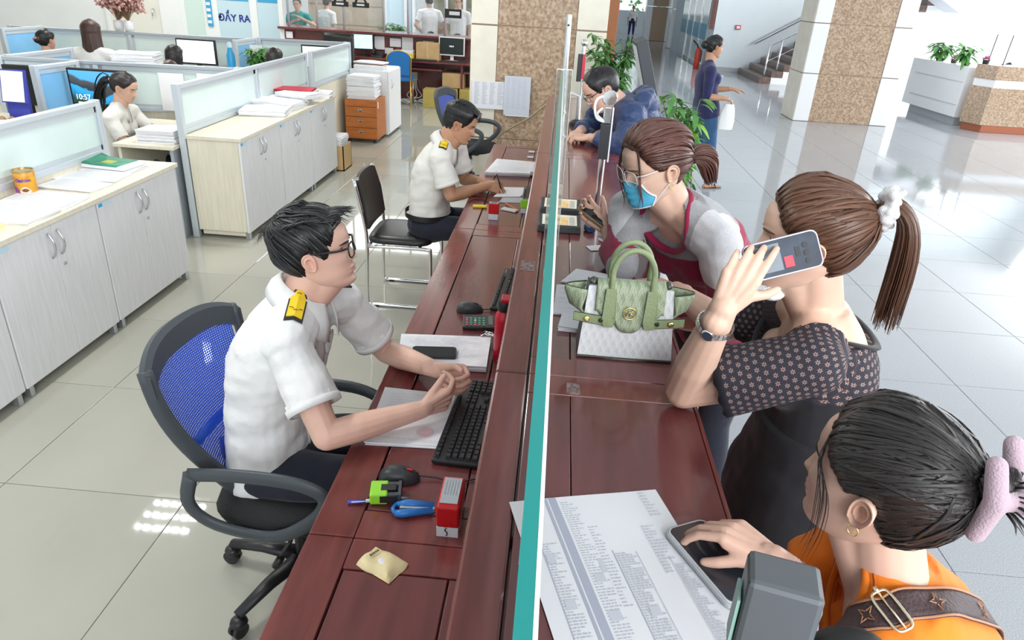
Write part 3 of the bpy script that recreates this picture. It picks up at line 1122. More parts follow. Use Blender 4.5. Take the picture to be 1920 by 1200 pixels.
for z0, z1 in ((0, 1.5), (1.5, 3.0), (3.0, 5.2)):
 pt(_t, 'marble_panel', MARBLE, [((4.55, 31.5, z0 + .01), (5.0, 32.2, z1 - .01))], bevel=.01)
 pt(_t, 'panel', WHITE_ST, [((4.32, 31.52, z0 + .01), (4.55, 32.2, z1 - .01))], bevel=.01)
# brown timber post and the doorway with greenery outside
struct('trim_1', mat('timber_orange', (.42, .15, .05), .4), [((.86, 16.0, 0), (1.10, 16.25, 5.2))], bevel=.01)
hedge = MB()
for i in range(420):
 p = np.array((RNG.uniform(1.5, 5.5), 42.6 + RNG.uniform(-.4, .6), RNG.uniform(.8, 4.5)))
 d = nrm(RNG.normal(0, 1, 3))
 a, b, c = frame_from(d)
 hedge.raw([p - a * .14, p + b * .09, p + a * .14, p - b * .09], [(0, 1, 2, 3)])
o = hedge.build('hedge', mat('leaf_outside', (.22, .50, .18), .7), None)
tag(o, 'bright green shrubbery seen through the far doorway', 'shrubbery', kind='stuff')
# ------------------------------------------------------------ the long service counter
cnt = thing('service_counter', 'long dark red wooden service counter with low desk and raised ledge', 'counter', (0, 3, 0))
Y0, Y1 = -.2, 5.96
pt(cnt, 'desk_carcass', WOOD_D, [((-.50, Y0, .08), (-.06, Y1, .752)), ((-.44, Y0, 0), (-.06, Y1, .08))])
mods = [(Y0, 1.256), (1.256, 3.648), (3.648, Y1)]
for a, b in mods:
 pt(cnt, 'desk_rail', WOOD, [((-.522, a + .0012, .745), (-.411, b - .0012, .78))], bevel=.004)
 pt(cnt, 'desk_rail', WOOD, [((-.4095, a + .0012, .745), (-.06, a + .099, .78))], bevel=.003)
 pt(cnt, 'desk_rail', WOOD, [((-.4095, b - .097, .745), (-.06, b - .0012, .78))], bevel=.003)
 pt(cnt, 'desk_panel', WOOD_D, [((-.406, a + .103, .745), (-.165, b - .101, .7785))], bevel=.003)
 pt(cnt, 'desk_panel', WOOD_D, [((-.162, a + .103, .745), (-.06, b - .101, .7785))], bevel=.003)
pt(cnt, 'riser', WOOD_D, [((-.062, Y0, .75), (-.03, 6.2, 1.14))])
jn = [(Y0, 1.44), (1.44, 3.9), (3.9, 6.2)]
for a, b in jn:
 pt(cnt, 'ledge_board', WOOD, [((-.100, a + .001, 1.132), (-.0225, b - .001, 1.17))], bevel=.006)
 pt(cnt, 'ledge_rail', WOOD, [((-.0185, a + .001, 1.132), (.36, a + .085, 1.17))], bevel=.002)
 pt(cnt, 'ledge_rail', WOOD, [((-.0185, b - .085, 1.132), (.36, b - .001, 1.17))], bevel=.002)
 pt(cnt, 'ledge_panel', WOOD_D, [((-.0185, a + .0865, 1.132), (.078, b - .0865, 1.1695))], bevel=.002)
 pt(cnt, 'ledge_panel', WOOD_D, [((.0795, a + .0865, 1.132), (.355, b - .0865, 1.1695))], bevel=.002)
 pt(cnt, 'ledge_edge', WOOD, [((.356, a + .001, 1.125), (.366, b - .001, 1.17))], bevel=.004)
 for q in range(3):
  l = (b - a) / 3
  pt(cnt, 'front_panel', WOOD, [((.29, a + q * l + .04, .16), (.33, a + (q + 1) * l - .04, 1.06))], bevel=.012)
pt(cnt, 'front_carcass', WOOD_D, [((-.03, Y0, 0), (.31, 6.2, 1.132))])
WORN = mat('worn_film', (.32, .26, .26), .5, col2=(.12, .05, .045), scale=70)
pt(cnt, 'worn_label', WORN, [((-.083, 2.10, 1.170), (-.037, 2.19, 1.1706))])
pt(cnt, 'worn_label', WORN, [((.07, 1.36, 1.170), (.10, 1.41, 1.1706))])
# the plywood scar and cord at the pillar
cord = polycurve([(.02, 6.6, 1.02), (-.10, 6.9, 1.0), (-.30, 7.2, .80), (-.50, 7.6, .62), (-.64, 7.8, .45), (-.62, 7.82, .02)], 40)
_b = MB(); _b.tube(cord, .011, 8)
tag(_b.build('cable', mat('cable_beige', (.42, .35, .24), .6), None, smooth=True), 'beige cable sagging across the marble pillar behind the counter end', 'cable')
# ------------------------------------------------------------ glass screen and its posts on the ledge
GLASS = mat('screen_glass', (.93, .98, .96), .0, trans=1.0, ior=1.45)
GEDGE = mat('glass_edge_teal', (.008, .24, .225), .10, spec=.6)
gs = thing('glass_screen', 'upright clear glass screen with teal edge running along the counter', 'screen', (.004, 1.3, 1.17))
pt(gs, 'pane', GLASS, [((-.0015, .02, 1.171), (.0085, 2.36, 1.764))])
pt(gs, 'top_edge', GEDGE, [((-.0015, .02, 1.764), (.0064, 2.36, 1.767))])
pt(gs, 'polished_arris', mat('glass_arris', (.85, .92, .92), .05, spec=.8), [((.0065, .02, 1.7638), (.0086, 2.36, 1.767))])
pt(gs, 'end_fin', mat('fin_glass', (.72, .84, .82), .02, trans=.9, alpha=.55), [((-.014, 2.361, 1.171), (.036, 2.367, 1.768))])
pt(gs, 'fin_rim', mat('glass_rim', (.78, .86, .85), .1), [((-.015, 2.360, 1.171), (-.0135, 2.368, 1.769)), ((.0352, 2.360, 1.171), (.0368, 2.368, 1.769)), ((-.014, 2.360, 1.767), (.036, 2.368, 1.769))])
pt(gs, 'shoe', STEEL, [((-.006, .8, 1.17), (.013, .86, 1.20)), ((-.006, 2.0, 1.17), (.013, 2.06, 1.20))], bevel=.002)
p1_ = thing('screen_post', 'stainless post with black panel and round cap standing on the counter by the masked woman', 'post', (.192, 2.85, 1.17))
_b = MB(); _b.tube([(.192, 2.85, 1.17), (.190, 2.80, 1.41)], .013, 14); _b.lathe([(.028, 0), (.028, .006), (.015, .01)], (.192, 2.85, 1.17), 20)
pt(p1_, 'pole', STEEL, mb=_b, angle=40)
pt(p1_, 'black_panel', DARKG, [((.170, 2.775, 1.40), (.208, 2.800, 1.535))], bevel=.003)
pt(p1_, 'white_side', mat('acrylic_white', (.82, .83, .88), .2), [((.2085, 2.776, 1.39), (.214, 2.800, 1.60))], bevel=.001)
pt(p1_, 'clamp', STEEL, [((.176, 2.782, 1.536), (.206, 2.80, 1.60))], bevel=.004)
_b = MB(); _b.lathe([(.0, -.008), (.027, -.007), (.03, 0), (.027, .007), (.0, .008)], (.193, 2.782, 1.635), 24, 0, np.array([[1, 0, 0], [0, 0, 1], [0, -1, 0]]))
pt(p1_, 'round_cap', STEEL, mb=_b, angle=40)
_b = MB(); _b.tube(polycurve([(.178, 2.775, 1.545), (.150, 2.76, 1.56), (.138, 2.76, 1.60), (.146, 2.765, 1.63), (.170, 2.78, 1.64)], 20), .005, 8)
_b.tube(polycurve([(.176, 2.775, 1.55), (.150, 2.755, 1.575), (.168, 2.755, 1.60)], 12), .004, 8)
pt(p1_, 'hook', mat('hook_white', (.78, .80, .78), .3), mb=_b, smooth=True)
p2_ = thing('screen_post', 'tall bare stainless post with a bolt hole in front of the brown marble', 'post', (.03, 5.4, 1.17))
_b = MB(); _b.tube([(.03, 5.4, 1.17), (.024, 5.4, 1.84)], .02, 16); _b.lathe([(.03, 0), (.03, .006)], (.03, 5.4, 1.17), 20)
pt(p2_, 'pole', STEEL, mb=_b, angle=40)
_b = MB(); _b.lathe([(.008, -.004), (.008, .004)], (.024, 5.378, 1.77), 12, 0, np.array([[1, 0, 0], [0, 0, 1], [0, -1, 0]]));
pt(p2_, 'bolt_hole', BLACK, mb=_b)
p3_ = thing('screen_post', 'short stainless post with black and red cover at the far end of the counter', 'post', (.16, 5.7, 1.17))
_b = MB(); _b.tube([(.16, 5.7, 1.17), (.157, 5.7, 1.62)], .014, 14); _b.ball((.157, 5.7, 1.64), .026)
pt(p3_, 'pole', STEEL, mb=_b, angle=40)
pt(p3_, 'black_cover', DARKG, [((.118, 5.67, 1.36), (.152, 5.70, 1.56))], bevel=.003)
pt(p3_, 'red_cover', mat('cover_red', (.65, .05, .09), .4), [((.153, 5.67, 1.38), (.178, 5.70, 1.56))], bevel=.003)
# pen holder arm at the far end
ph = thing('pen_stand', 'white and black desk pen holder standing before the man in the navy jacket', 'holder', (.13, 4.85, 1.17))
_b = MB(); _b.lathe([(.05, 0), (.05, .02), (.03, .035), (.012, .04)], (.13, 4.85, 1.17), 20)
pt(ph, 'base', DARKG, mb=_b, angle=40)
_b = MB(); _b.tube([(.13, 4.85, 1.20), (.13, 4.85, 1.36), (.07, 4.83, 1.38)], .011, 8)
pt(ph, 'stem', mat('stem_white', (.8, .8, .8), .4), mb=_b, smooth=True)
# ------------------------------------------------------------ office cabinets, partitions, desks
HANDLE_M = mat('handle_grey', (.55, .57, .60), .3, .8)
LABEL_B = mat('label_blue', (.05, .42, .75), .5)
def arc_handle(y, z, x):
 b = MB()
 b.tube([(x, y, z - .065), (x + .012, y, z - .055), (x + .026, y, z - .02), (x + .028, y, z), (x + .026, y, z + .02), (x + .012, y, z + .055), (x, y, z + .065)], .0055, 8)
 return b
def cabinet_unit(y0, y1, x0, x1, top, label, split, sticker=True, group=None, end=None):
 t = thing('storage_cabinet', label, 'cabinet', ((x0 + x1) / 2, (y0 + y1) / 2, 0), group=group)
 pt(t, 'body', LAM_C, [((x0, y0 + .002, .07), (x1 - .02, y1 - .002, top - .028))], bevel=.002)
 pt(t, 'plinth', LAM_C, [((x0 + .02, y0 + .02, .03), (x1 - .045, y1 - .02, .07))])
 for yy in (y0 + .03, y1 - .05):
  pt(t, 'foot', HANDLE_M, [((x1 - .05, yy, 0), (x1 - .012, yy + .03, .07))], bevel=.003)
 for a, b, hy in ((y0 + .004, split - .002, split - .035), (split + .002, y1 - .004, split + .035)):
  d = pt(t, 'door', LAM, [((x1 - .019, a, .065), (x1, b, top - .03))], bevel=.002)
  pt(t, 'handle', HANDLE_M, mb=arc_handle(hy, top - .135, x1 - .001), parent=d, smooth=True)
  if hy > split:
   k = MB(); k.lathe([(.009, 0), (.009, .006), (.004, .007)], (x1 - .001, hy + .005, top - .255), 14, 0, np.array([[0, 1, 0], [0, 0, 1], [1, 0, 0]]))
   pt(t, 'lock', ALU_D, mb=k, parent=d)
  elif sticker:
   pt(t, 'sticker', LABEL_B, [((x1 + .0002, a + .012, top - .062), (x1 + .001, a + .045, top - .042))], parent=d)
   pt(t, 'sticker_text', mat('sticker_pale', (.55, .74, .86), .6), [((x1 + .0002, a + .05, top - .064), (x1 + .001, a + .12, top - .04))], parent=d)
 return t
cabinet_unit(3.58, 4.44, -2.93, -2.52, .82, 'white two-door cabinet nearest the aisle end of the long cream worktop', 4.0)
cabinet_unit(2.78, 3.575, -2.93, -2.52, .82, 'white two-door cabinet second from the far end of the near cabinet row', 3.2)
cabinet_unit(1.98, 2.775, -2.93, -2.52, .82, 'white two-door cabinet third from the far end of the near cabinet row', 2.38)
o = MB().box((-2.94, 1.9, .792), (-2.505, 4.455, .82)).build('worktop', LAM_C, None, bevel=.003)
tag(o, 'long cream worktop over the near row of white cabinets', 'worktop')
cabinet_unit(5.25, 6.06, -2.85, -2.43, .83, 'white two-door cabinet with a wide cream side, nearest of the middle cabinet row', 5.66)
cabinet_unit(6.065, 6.86, -2.85, -2.43, .83, 'white two-door cabinet in the middle of the second cabinet row', 6.46)
cabinet_unit(6.865, 7.66, -2.85, -2.43, .83, 'white two-door cabinet at the far end of the second row by the cardboard box', 7.26)
o = MB().box((-2.855, 5.24, .802), (-2.42, 7.67, .83)).build('worktop', LAM_C, None, bevel=.003)
tag(o, 'cream worktop over the middle cabinet row piled with paper bundles', 'worktop')
def screen_panel(name, label, p0, p1, z0, z1, panes, glass=FROST, low=None, group=None, posts=(1, 1), cap=ALU_D, th=.045):
 """office partition between two plan points: posts, rails, one pane object per bay"""
 p0, p1 = np.array(p0, float), np.array(p1, float)
 d = (p1 - p0); L = np.linalg.norm(d); d /= L
 n = np.array((-d[1], d[0]))
 c = (p0 + p1) / 2
 t = thing(name, label, 'partition', (c[0], c[1], 0), group=group)
 def bar(a, b, za, zb, h=th / 2):
  q = [p0 + d * a + n * h, p0 + d * b + n * h, p0 + d * b - n * h, p0 + d * a - n * h]
  m = MB()
  m.prism([(x[0], x[1]) for x in q][::-1], za, zb)
  return m
 for a, f in ((0, posts[0]), (L - .04, posts[1])):
  if f:
   pt(t, 'post', ALU, mb=bar(a - .002, a + .042, 0, z1 + .004, th / 2 + .004), bevel=.004)
 pt(t, 'top_rail', cap, mb=bar(0, L, z1 - .035, z1), bevel=.006)
 pt(t, 'mid_rail', ALU, mb=bar(.0, L, z0, z0 + .035), bevel=.003)
 pt(t, 'lower_panel', low or LAM_C, mb=bar(.03, L - .03, .05, z0, .016))
 k = len(panes)
 edges = [0] + list(np.cumsum(panes) / sum(panes) * L)
 for i in range(k):
  a, b = edges[i], edges[i + 1]
  if i:
   pt(t, 'mullion', ALU, mb=bar(a - .02, a + .02, z0 + .002, z1 - .036, th / 2 + .003), bevel=.003)
  g = glass[i] if isinstance(glass, (list, tuple)) else glass
  pt(t, 'pane', g, mb=bar(a + .05, b - .05, z0 + .06, z1 - .065, .006))
  f = MB()
  for (u0, u1, za, zb) in ((a + .02, b - .02, z0 + .03, z0 + .065), (a + .02, b - .02, z1 - .07, z1 - .032), (a + .018, a + .055, z0 + .03, z1 - .03), (b - .055, b - .018, z0 + .03, z1 - .03)):
   q = [p0 + d * u0 + n * .013, p0 + d * u1 + n * .013, p0 + d * u1 - n * .013, p0 + d * u0 - n * .013]
   f.prism([(x[0], x[1]) for x in q][::-1], za, zb)
  pt(t, 'pane_frame', ALU, mb=f)
 return t
screen_panel('desk_partition', 'frosted glass partition behind the near worktop with the tin can', (-2.965, 1.9), (-2.965, 4.42), .86, 1.2, [1, 1.15], cap=ALU)
screen_panel('desk_partition', 'frosted glass partition standing behind the paper bundles on the middle cabinets', (-2.885, 5.25), (-2.885, 8.12), .83, 1.2, [1.05, 1.0], cap=ALU)
screen_panel('desk_partition', 'pale frosted partition beside the wooden drawer unit', (-2.885, 8.28), (-2.885, 9.85), .80, 1.2, [1], cap=ALU)
screen_panel('desk_partition', 'long grey railed partition behind the ponytailed clerk', (-5.0, 6.22), (-2.92, 6.46), .78, 1.2, [1.0, 1.5])
screen_panel('desk_partition', 'grey railed partition at the left picture edge behind the black monitor', (-7.0, 6.12), (-5.02, 6.22), .78, 1.2, [1, 1])
screen_panel('desk_partition', 'blue glass divider next to the landscape screen', (-4.33, 5.72), (-4.30, 6.25), .78, 1.2, [1], glass=BLUEG, cap=ALU)
screen_panel('desk_partition', 'long back partition in front of the cream door', (-7.15, 9.2), (-4.12, 9.52), .78, 1.2, [1, 1])
screen_panel('desk_partition', 'back partition behind the white monitor near the far counter', (-4.08, 9.72), (-2.92, 9.86), .78, 1.2, [1])
screen_panel('desk_partition', 'blue glass divider beside the seated person in navy', (-6.72, 8.5), (-6.70, 9.2), .78, 1.22, [1], glass=BLUEG, cap=ALU)
screen_panel('desk_partition', 'blue glass divider beside the potted plant and hairband woman', (-4.13, 9.1), (-4.10, 9.70), .78, 1.2, [1], glass=BLUEG, cap=ALU)
screen_panel('desk_partition', 'frosted divider in front of the person in navy at far left', (-7.4, 6.72), (-5.55, 6.86), .78, 1.18, [1])
screen_panel('desk_partition', 'low blue divider half hidden behind the paper stacks', (-5.0, 6.3), (-4.98, 7.2), .78, 1.2, [1], glass=BLUEG, cap=ALU)
def desk(name, label, x0, x1, y0, y1, z=.75, m=LAM_C, panel='y0'):
 t = thing(name, label, 'desk', ((x0 + x1) / 2, (y0 + y1) / 2, 0))
 pt(t, 'desk_top', m, [((x0, y0, z - .028), (x1, y1, z))], bevel=.004)
 pt(t, 'side_panel', m, [((x0 + .02, y0 + .03, 0), (x0 + .045, y1 - .03, z - .028))])
 pt(t, 'side_panel', ALU_D, [((x1 - .045, y0 + .03, 0), (x1 - .02, y1 - .03, z - .028))])
 pt(t, 'modesty_panel', m, [((x0 + .05, y1 - .08, .2), (x1 - .05, y1 - .06, z - .03))])
 return t
desk('office_desk', 'cream desk of the ponytailed clerk with a paper stack on its corner', -3.40, -2.92, 5.16, 5.92)
desk('office_desk', 'cream desk under the landscape monitor against the grey railed partition', -4.27, -2.95, 5.93, 6.19)
desk('office_desk', 'cream desk with the clipboard behind the near partition', -4.95, -4.36, 5.10, 6.0)
desk('office_desk', 'dark edged desk beneath the white monitor by the drawer unit', -3.75, -2.95, 8.88, 9.62, m=mat('laminate_olive', (.36, .36, .27), .5))
desk('office_desk', 'long desk in front of the back partition at left', -6.6, -3.85, 8.62, 9.12)
desk('office_desk', 'desk with red boxes in front of the long haired woman', -6.4, -5.04, 6.95, 7.5)
desk('office_desk', 'low desk holding stacked dossiers behind the clerk partition', -4.90, -3.2, 6.7, 7.5, z=.86)
def monitor(label, c, w, h, yaw, screen_m, frame=BLACK, stand=True, desk_z=.75, tilt=0.0, glow=None):
 t = thing('computer_monitor', label, 'monitor', (c[0], c[1], desk_z), yaw)
 z = c[2] - desk_z
 b = MB(); b.box((-w / 2, -.02, z - h / 2), (w / 2, .02, z + h / 2))
 b.build('housing', frame, t, bevel=.005)
 b = MB(); b.box((-w / 2 + .018, -.0215, z - h / 2 + .022), (w / 2 - .018, -.0195, z + h / 2 - .018))
 s = b.build('screen', screen_m, t)
 b = MB(); b.box((-.03, .018, .02), (.03, .04, z)); b.build('stand_neck', frame, t, bevel=.004)
 b = MB(); b.lathe([(.11, 0), (.11, .012), (.05, .02)], (0, .03, 0), 24); b.build('stand_base', frame, t, angle=40)
 return t, z
SCR_W = mat('screen_white', (.80, .86, .92), .3, emit=.75)
SCR_K = mat('screen_black', (.008, .010, .010), .2)
def landscape_mat():
 m, nt, N, L, b = _nodes('screen_landscape')
 tc = N.new('ShaderNodeTexCoord')
 sp = N.new('ShaderNodeSeparateXYZ'); L.new(tc.outputs['Generated'], sp.inputs[0])
 nz = N.new('ShaderNodeTexNoise'); nz.inputs['Scale'].default_value = 3.2; nz.inputs['Detail'].default_value = 5
 L.new(tc.outputs['Generated'], nz.inputs['Vector'])
 hill = _mathn(N, L, 'SUBTRACT', _mathn(N, L, 'ADD', sp.outputs[2], _mathn(N, L, 'MULTIPLY', nz.outputs['Fac'], .35)), _mathn(N, L, 'MULTIPLY', _mathn(N, L, 'ABSOLUTE', _mathn(N, L, 'SUBTRACT', sp.outputs[0], .62)), .55))
 r = N.new('ShaderNodeValToRGB')
 els = r.color_ramp.elements
 els[0].position = 0; els[0].color = (.02, .06, .03, 1)
 els[1].position = 1; els[1].color = (.10, .36, .70, 1)
 for p, c in ((.30, (.03, .30, .62, 1)), (.40, (.03, .33, .66, 1)), (.43, (.03, .035, .04, 1)), (.68, (.07, .075, .08, 1)), (.75, (.08, .35, .66, 1))):
  e = els.new(p); e.color = c
 L.new(hill, r.inputs[0])
 L.new(r.outputs[0], b.inputs['Base Color']); L.new(r.outputs[0], b.inputs['Emission Color'])
 b.inputs['Emission Strength'].default_value = .55
 b.inputs['Roughness'].default_value = .25
 return m
t, z = monitor('wide monitor showing a mountain lake and the time on the clerk desk', (-4.00, 6.05, 1.01), .52, .31, .0, landscape_mat())
TXT_W = mat('screen_text', (.95, .95, .95), .4, emit=.8)
text_obj('clock_lettering', '10:57', .062, TXT_W, t, Matrix.Translation((-.15, -.024, z - .085)) @ Matrix.Rotation(PI / 2, 4, 'X'))
pt_ = MB()
for i, (x, w) in enumerate(((-.20, .05), (-.14, .035), (-.095, .05))):
 pt_.box((x, -.0235, z - .135), (x + w - .008, -.0225, z - .125))
pt_.build('date_lettering', TXT_W, t)
monitor('black backed monitor standing behind the blue clipboard', (-4.46, 5.75, 1.04), .26, .32, .12, SCR_K)
monitor('wide monitor with a white page beside two dark haired heads', (-4.555, 8.95, 1.05), .50, .30, 0, SCR_W)
monitor('black framed monitor with a white page at the desk by the drawer unit', (-3.10, 9.15, 1.06), .37, .28, .08, SCR_W)
# ------------------------------------------------------------ chairs
GREYPL = mat('grey_plastic', (.055, .065, .075), .45)
SEATB = mat('seat_black', (.012, .013, .014), .8, bump=.3, bscale=120)
def mesh_blue():
 m, nt, N, L, b = _nodes('blue_mesh')
 uv = N.new('ShaderNodeUVMap')
 sp = N.new('ShaderNodeSeparateXYZ'); L.new(uv.outputs[0], sp.inputs[0])
 a = _mathn(N, L, 'SINE', _mathn(N, L, 'MULTIPLY', sp.outputs[0], 700.0))
 c = _mathn(N, L, 'SINE', _mathn(N, L, 'MULTIPLY', sp.outputs[1], 700.0))
 hole = _mathn(N, L, 'GREATER_THAN', _mathn(N, L, 'MULTIPLY', _mathn(N, L, 'ADD', a, 1.0), _mathn(N, L, 'ADD', c, 1.0)), 1.9)
 b.inputs['Base Color'].default_value = (.02, .09, .62, 1)
 b.inputs['Roughness'].default_value = .6
 L.new(_mathn(N, L, 'SUBTRACT', 1.0, _mathn(N, L, 'MULTIPLY', hole, .75)), b.inputs['Alpha'])
 return m
BLUE_MESH = mesh_blue()
def swivel_chair(label, loc, rz, group=None, arms=True):
 """local forward is +x"""
 t = thing('swivel_chair', label, 'chair', loc, rz, group)
 def B(v, h, o=0.0):          # point on the reclined curved back: v across (-1..1), h height 0..1
  w = .145 + .095 * np.sin(min(1, h * 1.25) * PI / 2)
  x = -.185 - .165 * h - .05 * (1 - v * v) * 0 + .045 * v * v - .03 * math.sin(h * PI) + o
  return (x, v * w, .52 + .485 * h)
 n, k = 21, 21
 P = [[B(-.9 + 1.8 * i / (n - 1), .03 + .88 * j / (k - 1)) for j in range(k)] for i in range(n)]
 uv = [[(i / (n - 1) * .44, j / (k - 1) * .5) for j in range(k)] for i in range(n)]
 b = MB(); b.grid(P, uv=uv)
 b.build('mesh_back', BLUE_MESH, t, smooth=True)
 P = [[B(-.42 + .84 * i / 8, .12 + .66 * j / 10, -.02) for j in range(11)] for i in range(9)]
 b = MB()
 b.tube([B(-.75, .30, -.012), B(0, .27, -.02), B(.75, .30, -.012)], .022, 8, flat=(.5, 1))
 b.build('lumbar_bar', mat('lumbar_blue', (.02, .08, .45), .5), t, smooth=True)
 for s in (-1, 1):
  b = MB()
  b.tube([B(s * 1.0, h, .0) for h in np.linspace(-.12, .92, 16)], [.024 - .006 * q for q in np.linspace(0, 1, 16)], 8, flat=(.7, 1.2))
  b.build('back_upright', GREYPL, t, smooth=True)
 top = []
 for v in np.linspace(-1.05, 1.05, 25):
  r = []
  h1 = 1.02 - .10 * abs(v) ** 3
  for h, o in ((h1 - .17 + .02 * abs(v), .012), (h1 - .02, .016), (h1 + .005, .0), (h1 - .02, -.022), (h1 - .17, -.016), (h1 - .17 + .02 * abs(v), .012)):
   r.append(B(v, h, o))
  top.append(r)
 b = MB(); b.grid(top)
 b.f += [tuple(range(6)), tuple(24 * 6 + i for i in range(5, -1, -1))]; b.m += [0, 0]; b.fuv += [None, None]
 b.build('head_band', GREYPL, t, smooth=True, angle=50)
 b = MB(); b.tube(bez((-.06, 0, .43), (-.24, 0, .42), (-.215, 0, .58), 10), .035, 8, flat=(.6, 1.4))
 b.build('back_bracket', BLACK_PL, t, smooth=True)
 seat = MB()
 rows = []
 for i in range(24):
  a = 2 * PI * i / 24
  cx = .235 * np.sign(math.cos(a)) * abs(math.cos(a)) ** .55
  cy = .225 * np.sign(math.sin(a)) * abs(math.sin(a)) ** .55
  rows.append([(cx * .82 + .02, cy * .82, .405), (cx + .02, cy, .42), (cx * 1.03 + .02, cy * 1.03, .445), (cx * .98 + .02, cy * .98, .475), (cx * .8 + .02, cy * .8, .492), (.02, 0, .485)])
 seat.grid(rows, closed_u=True)
 seat.build('seat', SEATB, t, smooth=True)
 b = MB(); b.box((-.11, -.09, .37), (.12, .09, .405)); b.build('seat_plate', BLACK_PL, t, bevel=.006)
 if arms:
  for s in (-1, 1):
   pts = polycurve([(-.20, s * .262, .64), (-.05, s * .27, .668), (.12, s * .27, .672), (.215, s * .265, .635), (.20, s * .262, .56), (.09, s * .255, .46), (-.02, s * .235, .415), (-.16, s * .250, .45), (-.222, s * .262, .53), (-.20, s * .262, .64)], 44)
   b = MB()
   b.tube(pts, [.017] * 44, 8, flat=(1.45, .8), hint=(0, 1, 0))
   b.build('armrest', GREYPL, t, smooth=True)
 b = MB(); b.lathe([(.028, .12), (.028, .25), (.02, .25), (.02, .37)], (0, 0, 0), 18); b.build('gas_column', BLACK_PL, t, angle=40)
 b = MB(); b.lathe([(.029, .27), (.029, .31)], (0, 0, 0), 18); b.build('column_label', mat('label_pale', (.55, .62, .66), .5), t)
 b = MB(); b.tube([(.05, -.09, .385), (.06, -.20, .37), (.02, -.215, .30)], .007, 6); b.tube([(.03, -.213, .31), (.01, -.217, .275)], .013, 8); b.build('height_lever', BLACK_PL, t, smooth=True)
 for i in range(5):
  a = 2 * PI * i / 5 + .55
  c, s = math.cos(a), math.sin(a)
  b = MB()
  b.tube([(c * .03, s * .03, .115), (c * .16, s * .16, .112), (c * .295, s * .295, .088)], [.034, .027, .02], 8, flat=(1, .7))
  leg = b.build('base_leg', BLACK_PL, t, smooth=True)
  b = MB()
  A = np.array([[-s, c, 0], [0, 0, 1], [c, s, 0]])
  ax = np.array([[c, s, 0], [0, 0, 1], [-s, c, 0]])
  for q in (-.02, .004):
   b.lathe([(.02, 0), (.028, .002), (.028, .014), (.02, .016)], (c * .30 - s * q, s * .30 + c * q, .028), 18, 0, ax)
  b.ball((c * .295, s * .295, .055), (.03, .03, .022), 12, 8)
  b.build('castor', BLACK_PL, leg, angle=40)
 return t
swivel_chair('black and blue mesh swivel chair under the young man in glasses', (-.785, 1.835, 0), -.08)
swivel_chair('blue mesh swivel chair standing by the pillar behind the writing man', (-.90, 7.40, 0), -.25)
def visitor_chair():
 t = thing('visitor_chair', 'black padded chair on a bent chrome tube frame in the aisle behind the counter', 'chair', (-.97, 4.43, 0))
 fr = MB()
 for s in (-1, 1):
  y = s * .225
  pts = polycurve([(-.27, y, .86), (-.215, y, .60), (-.20, y, .46), (-.205, y, .30), (-.21, y, .06), (-.19, y, .016), (-.12, y, .013), (.12, y, .013), (.19, y, .016), (.212, y, .06), (.215, y, .40), (.20, y, .425), (.13, y, .432), (-.19, y, .425)], 70)
  fr.tube(pts, .0115, 9)
 fr.tube([(-.19, -.225, .43), (-.19, .225, .43)], .010, 8)
 fr.tube([(.14, -.225, .43), (.14, .225, .43)], .010, 8)
 fr.build('chrome_frame', CHROME, t, smooth=True)
 b = MB()
 rows = []
 for i in range(17):
  v = -1 + i / 8
  row = []
  for h, o in ((0, 0), (0, .02), (.5, .028), (1, .02), (1, 0), (.5, -.004), (0, 0)):
   w = .222 - .02 * h
   z = .52 + .35 * h - .02 * abs(v) ** 4 * (1 if h > .5 else -1)
   row.append((-.205 - .06 * h - .03 * (1 - v * v) * .6 + o, v * w, z))
  rows.append(row)
 b.grid(rows)
 b.f += [tuple(range(6)), tuple(16 * 7 + i for i in range(5, -1, -1))]; b.m += [0, 0]; b.fuv += [None, None]
 b.build('backrest', mat('vinyl_black', (.016, .016, .017), .36), t, angle=50)
 b = MB()
 rows = []
 for i in range(28):
  a = 2 * PI * i / 28
  cx = .215 * np.sign(math.cos(a)) * abs(math.cos(a)) ** .45
  cy = .225 * np.sign(math.sin(a)) * abs(math.sin(a)) ** .45
  rows.append([(cx * .9, cy * .9, .437), (cx, cy, .445), (cx * 1.01, cy * 1.01, .46), (cx * .95, cy * .95, .482), (cx * .7, cy * .7, .490), (0, 0, .490)])
 b.grid(rows, closed_u=True)
 b.build('seat', MATS['vinyl_black'], t, smooth=True)
 for s in (-1, 1):
  for x in (-.15, .15):
   b = MB(); b.cbox((x, s * .225, .007), (.035, .024, .014)); b.build('foot_pad', BLACK_PL, t)
 return t
visitor_chair()
def banquet_chair():
 t = thing('banquet_chair', 'blue upholstered chair with gold frame drawn up to the far counter', 'chair', (-2.76, 12.35, 0), .12)
 gold = mat('frame_gold', (.62, .42, .16), .35, .7)
 blue = mat('cloth_blue', (.015, .15, .42), .8)
 b = MB()
 pts = [(-.19, -.0, .45), (-.20, -.02, .80)] + [(-.20 * math.cos(q), -.03, .80 + .12 * math.sin(q)) for q in np.linspace(.1, PI - .1, 12)] + [(.20, -.02, .80), (.19, 0, .45)]
 b.tube(pts, .014, 8); b.build('back_frame', gold, t, smooth=True)
 b = MB()
 b.slab([(p[0] * .93, p[1] - .02, p[2] if i not in (0, len(pts) - 1) else .52) for i, p in enumerate(pts)], (0, .04, 0))
 b.build('backrest', blue, t, bevel=.008)
 b = MB(); b.box((-.21, 0, .42), (.21, .42, .49)); b.build('seat', blue, t, bevel=.02, seg=3)
 for s in (-1, 1):
  b = MB(); b.tube([(s * .19, 0, .45), (s * .20, -.10, .0)], .013, 8); b.build('leg', gold, t, smooth=True)
  b = MB(); b.tube([(s * .19, .40, .45), (s * .20, .42, .0)], .013, 8); b.build('leg', gold, t, smooth=True)
banquet_chair()
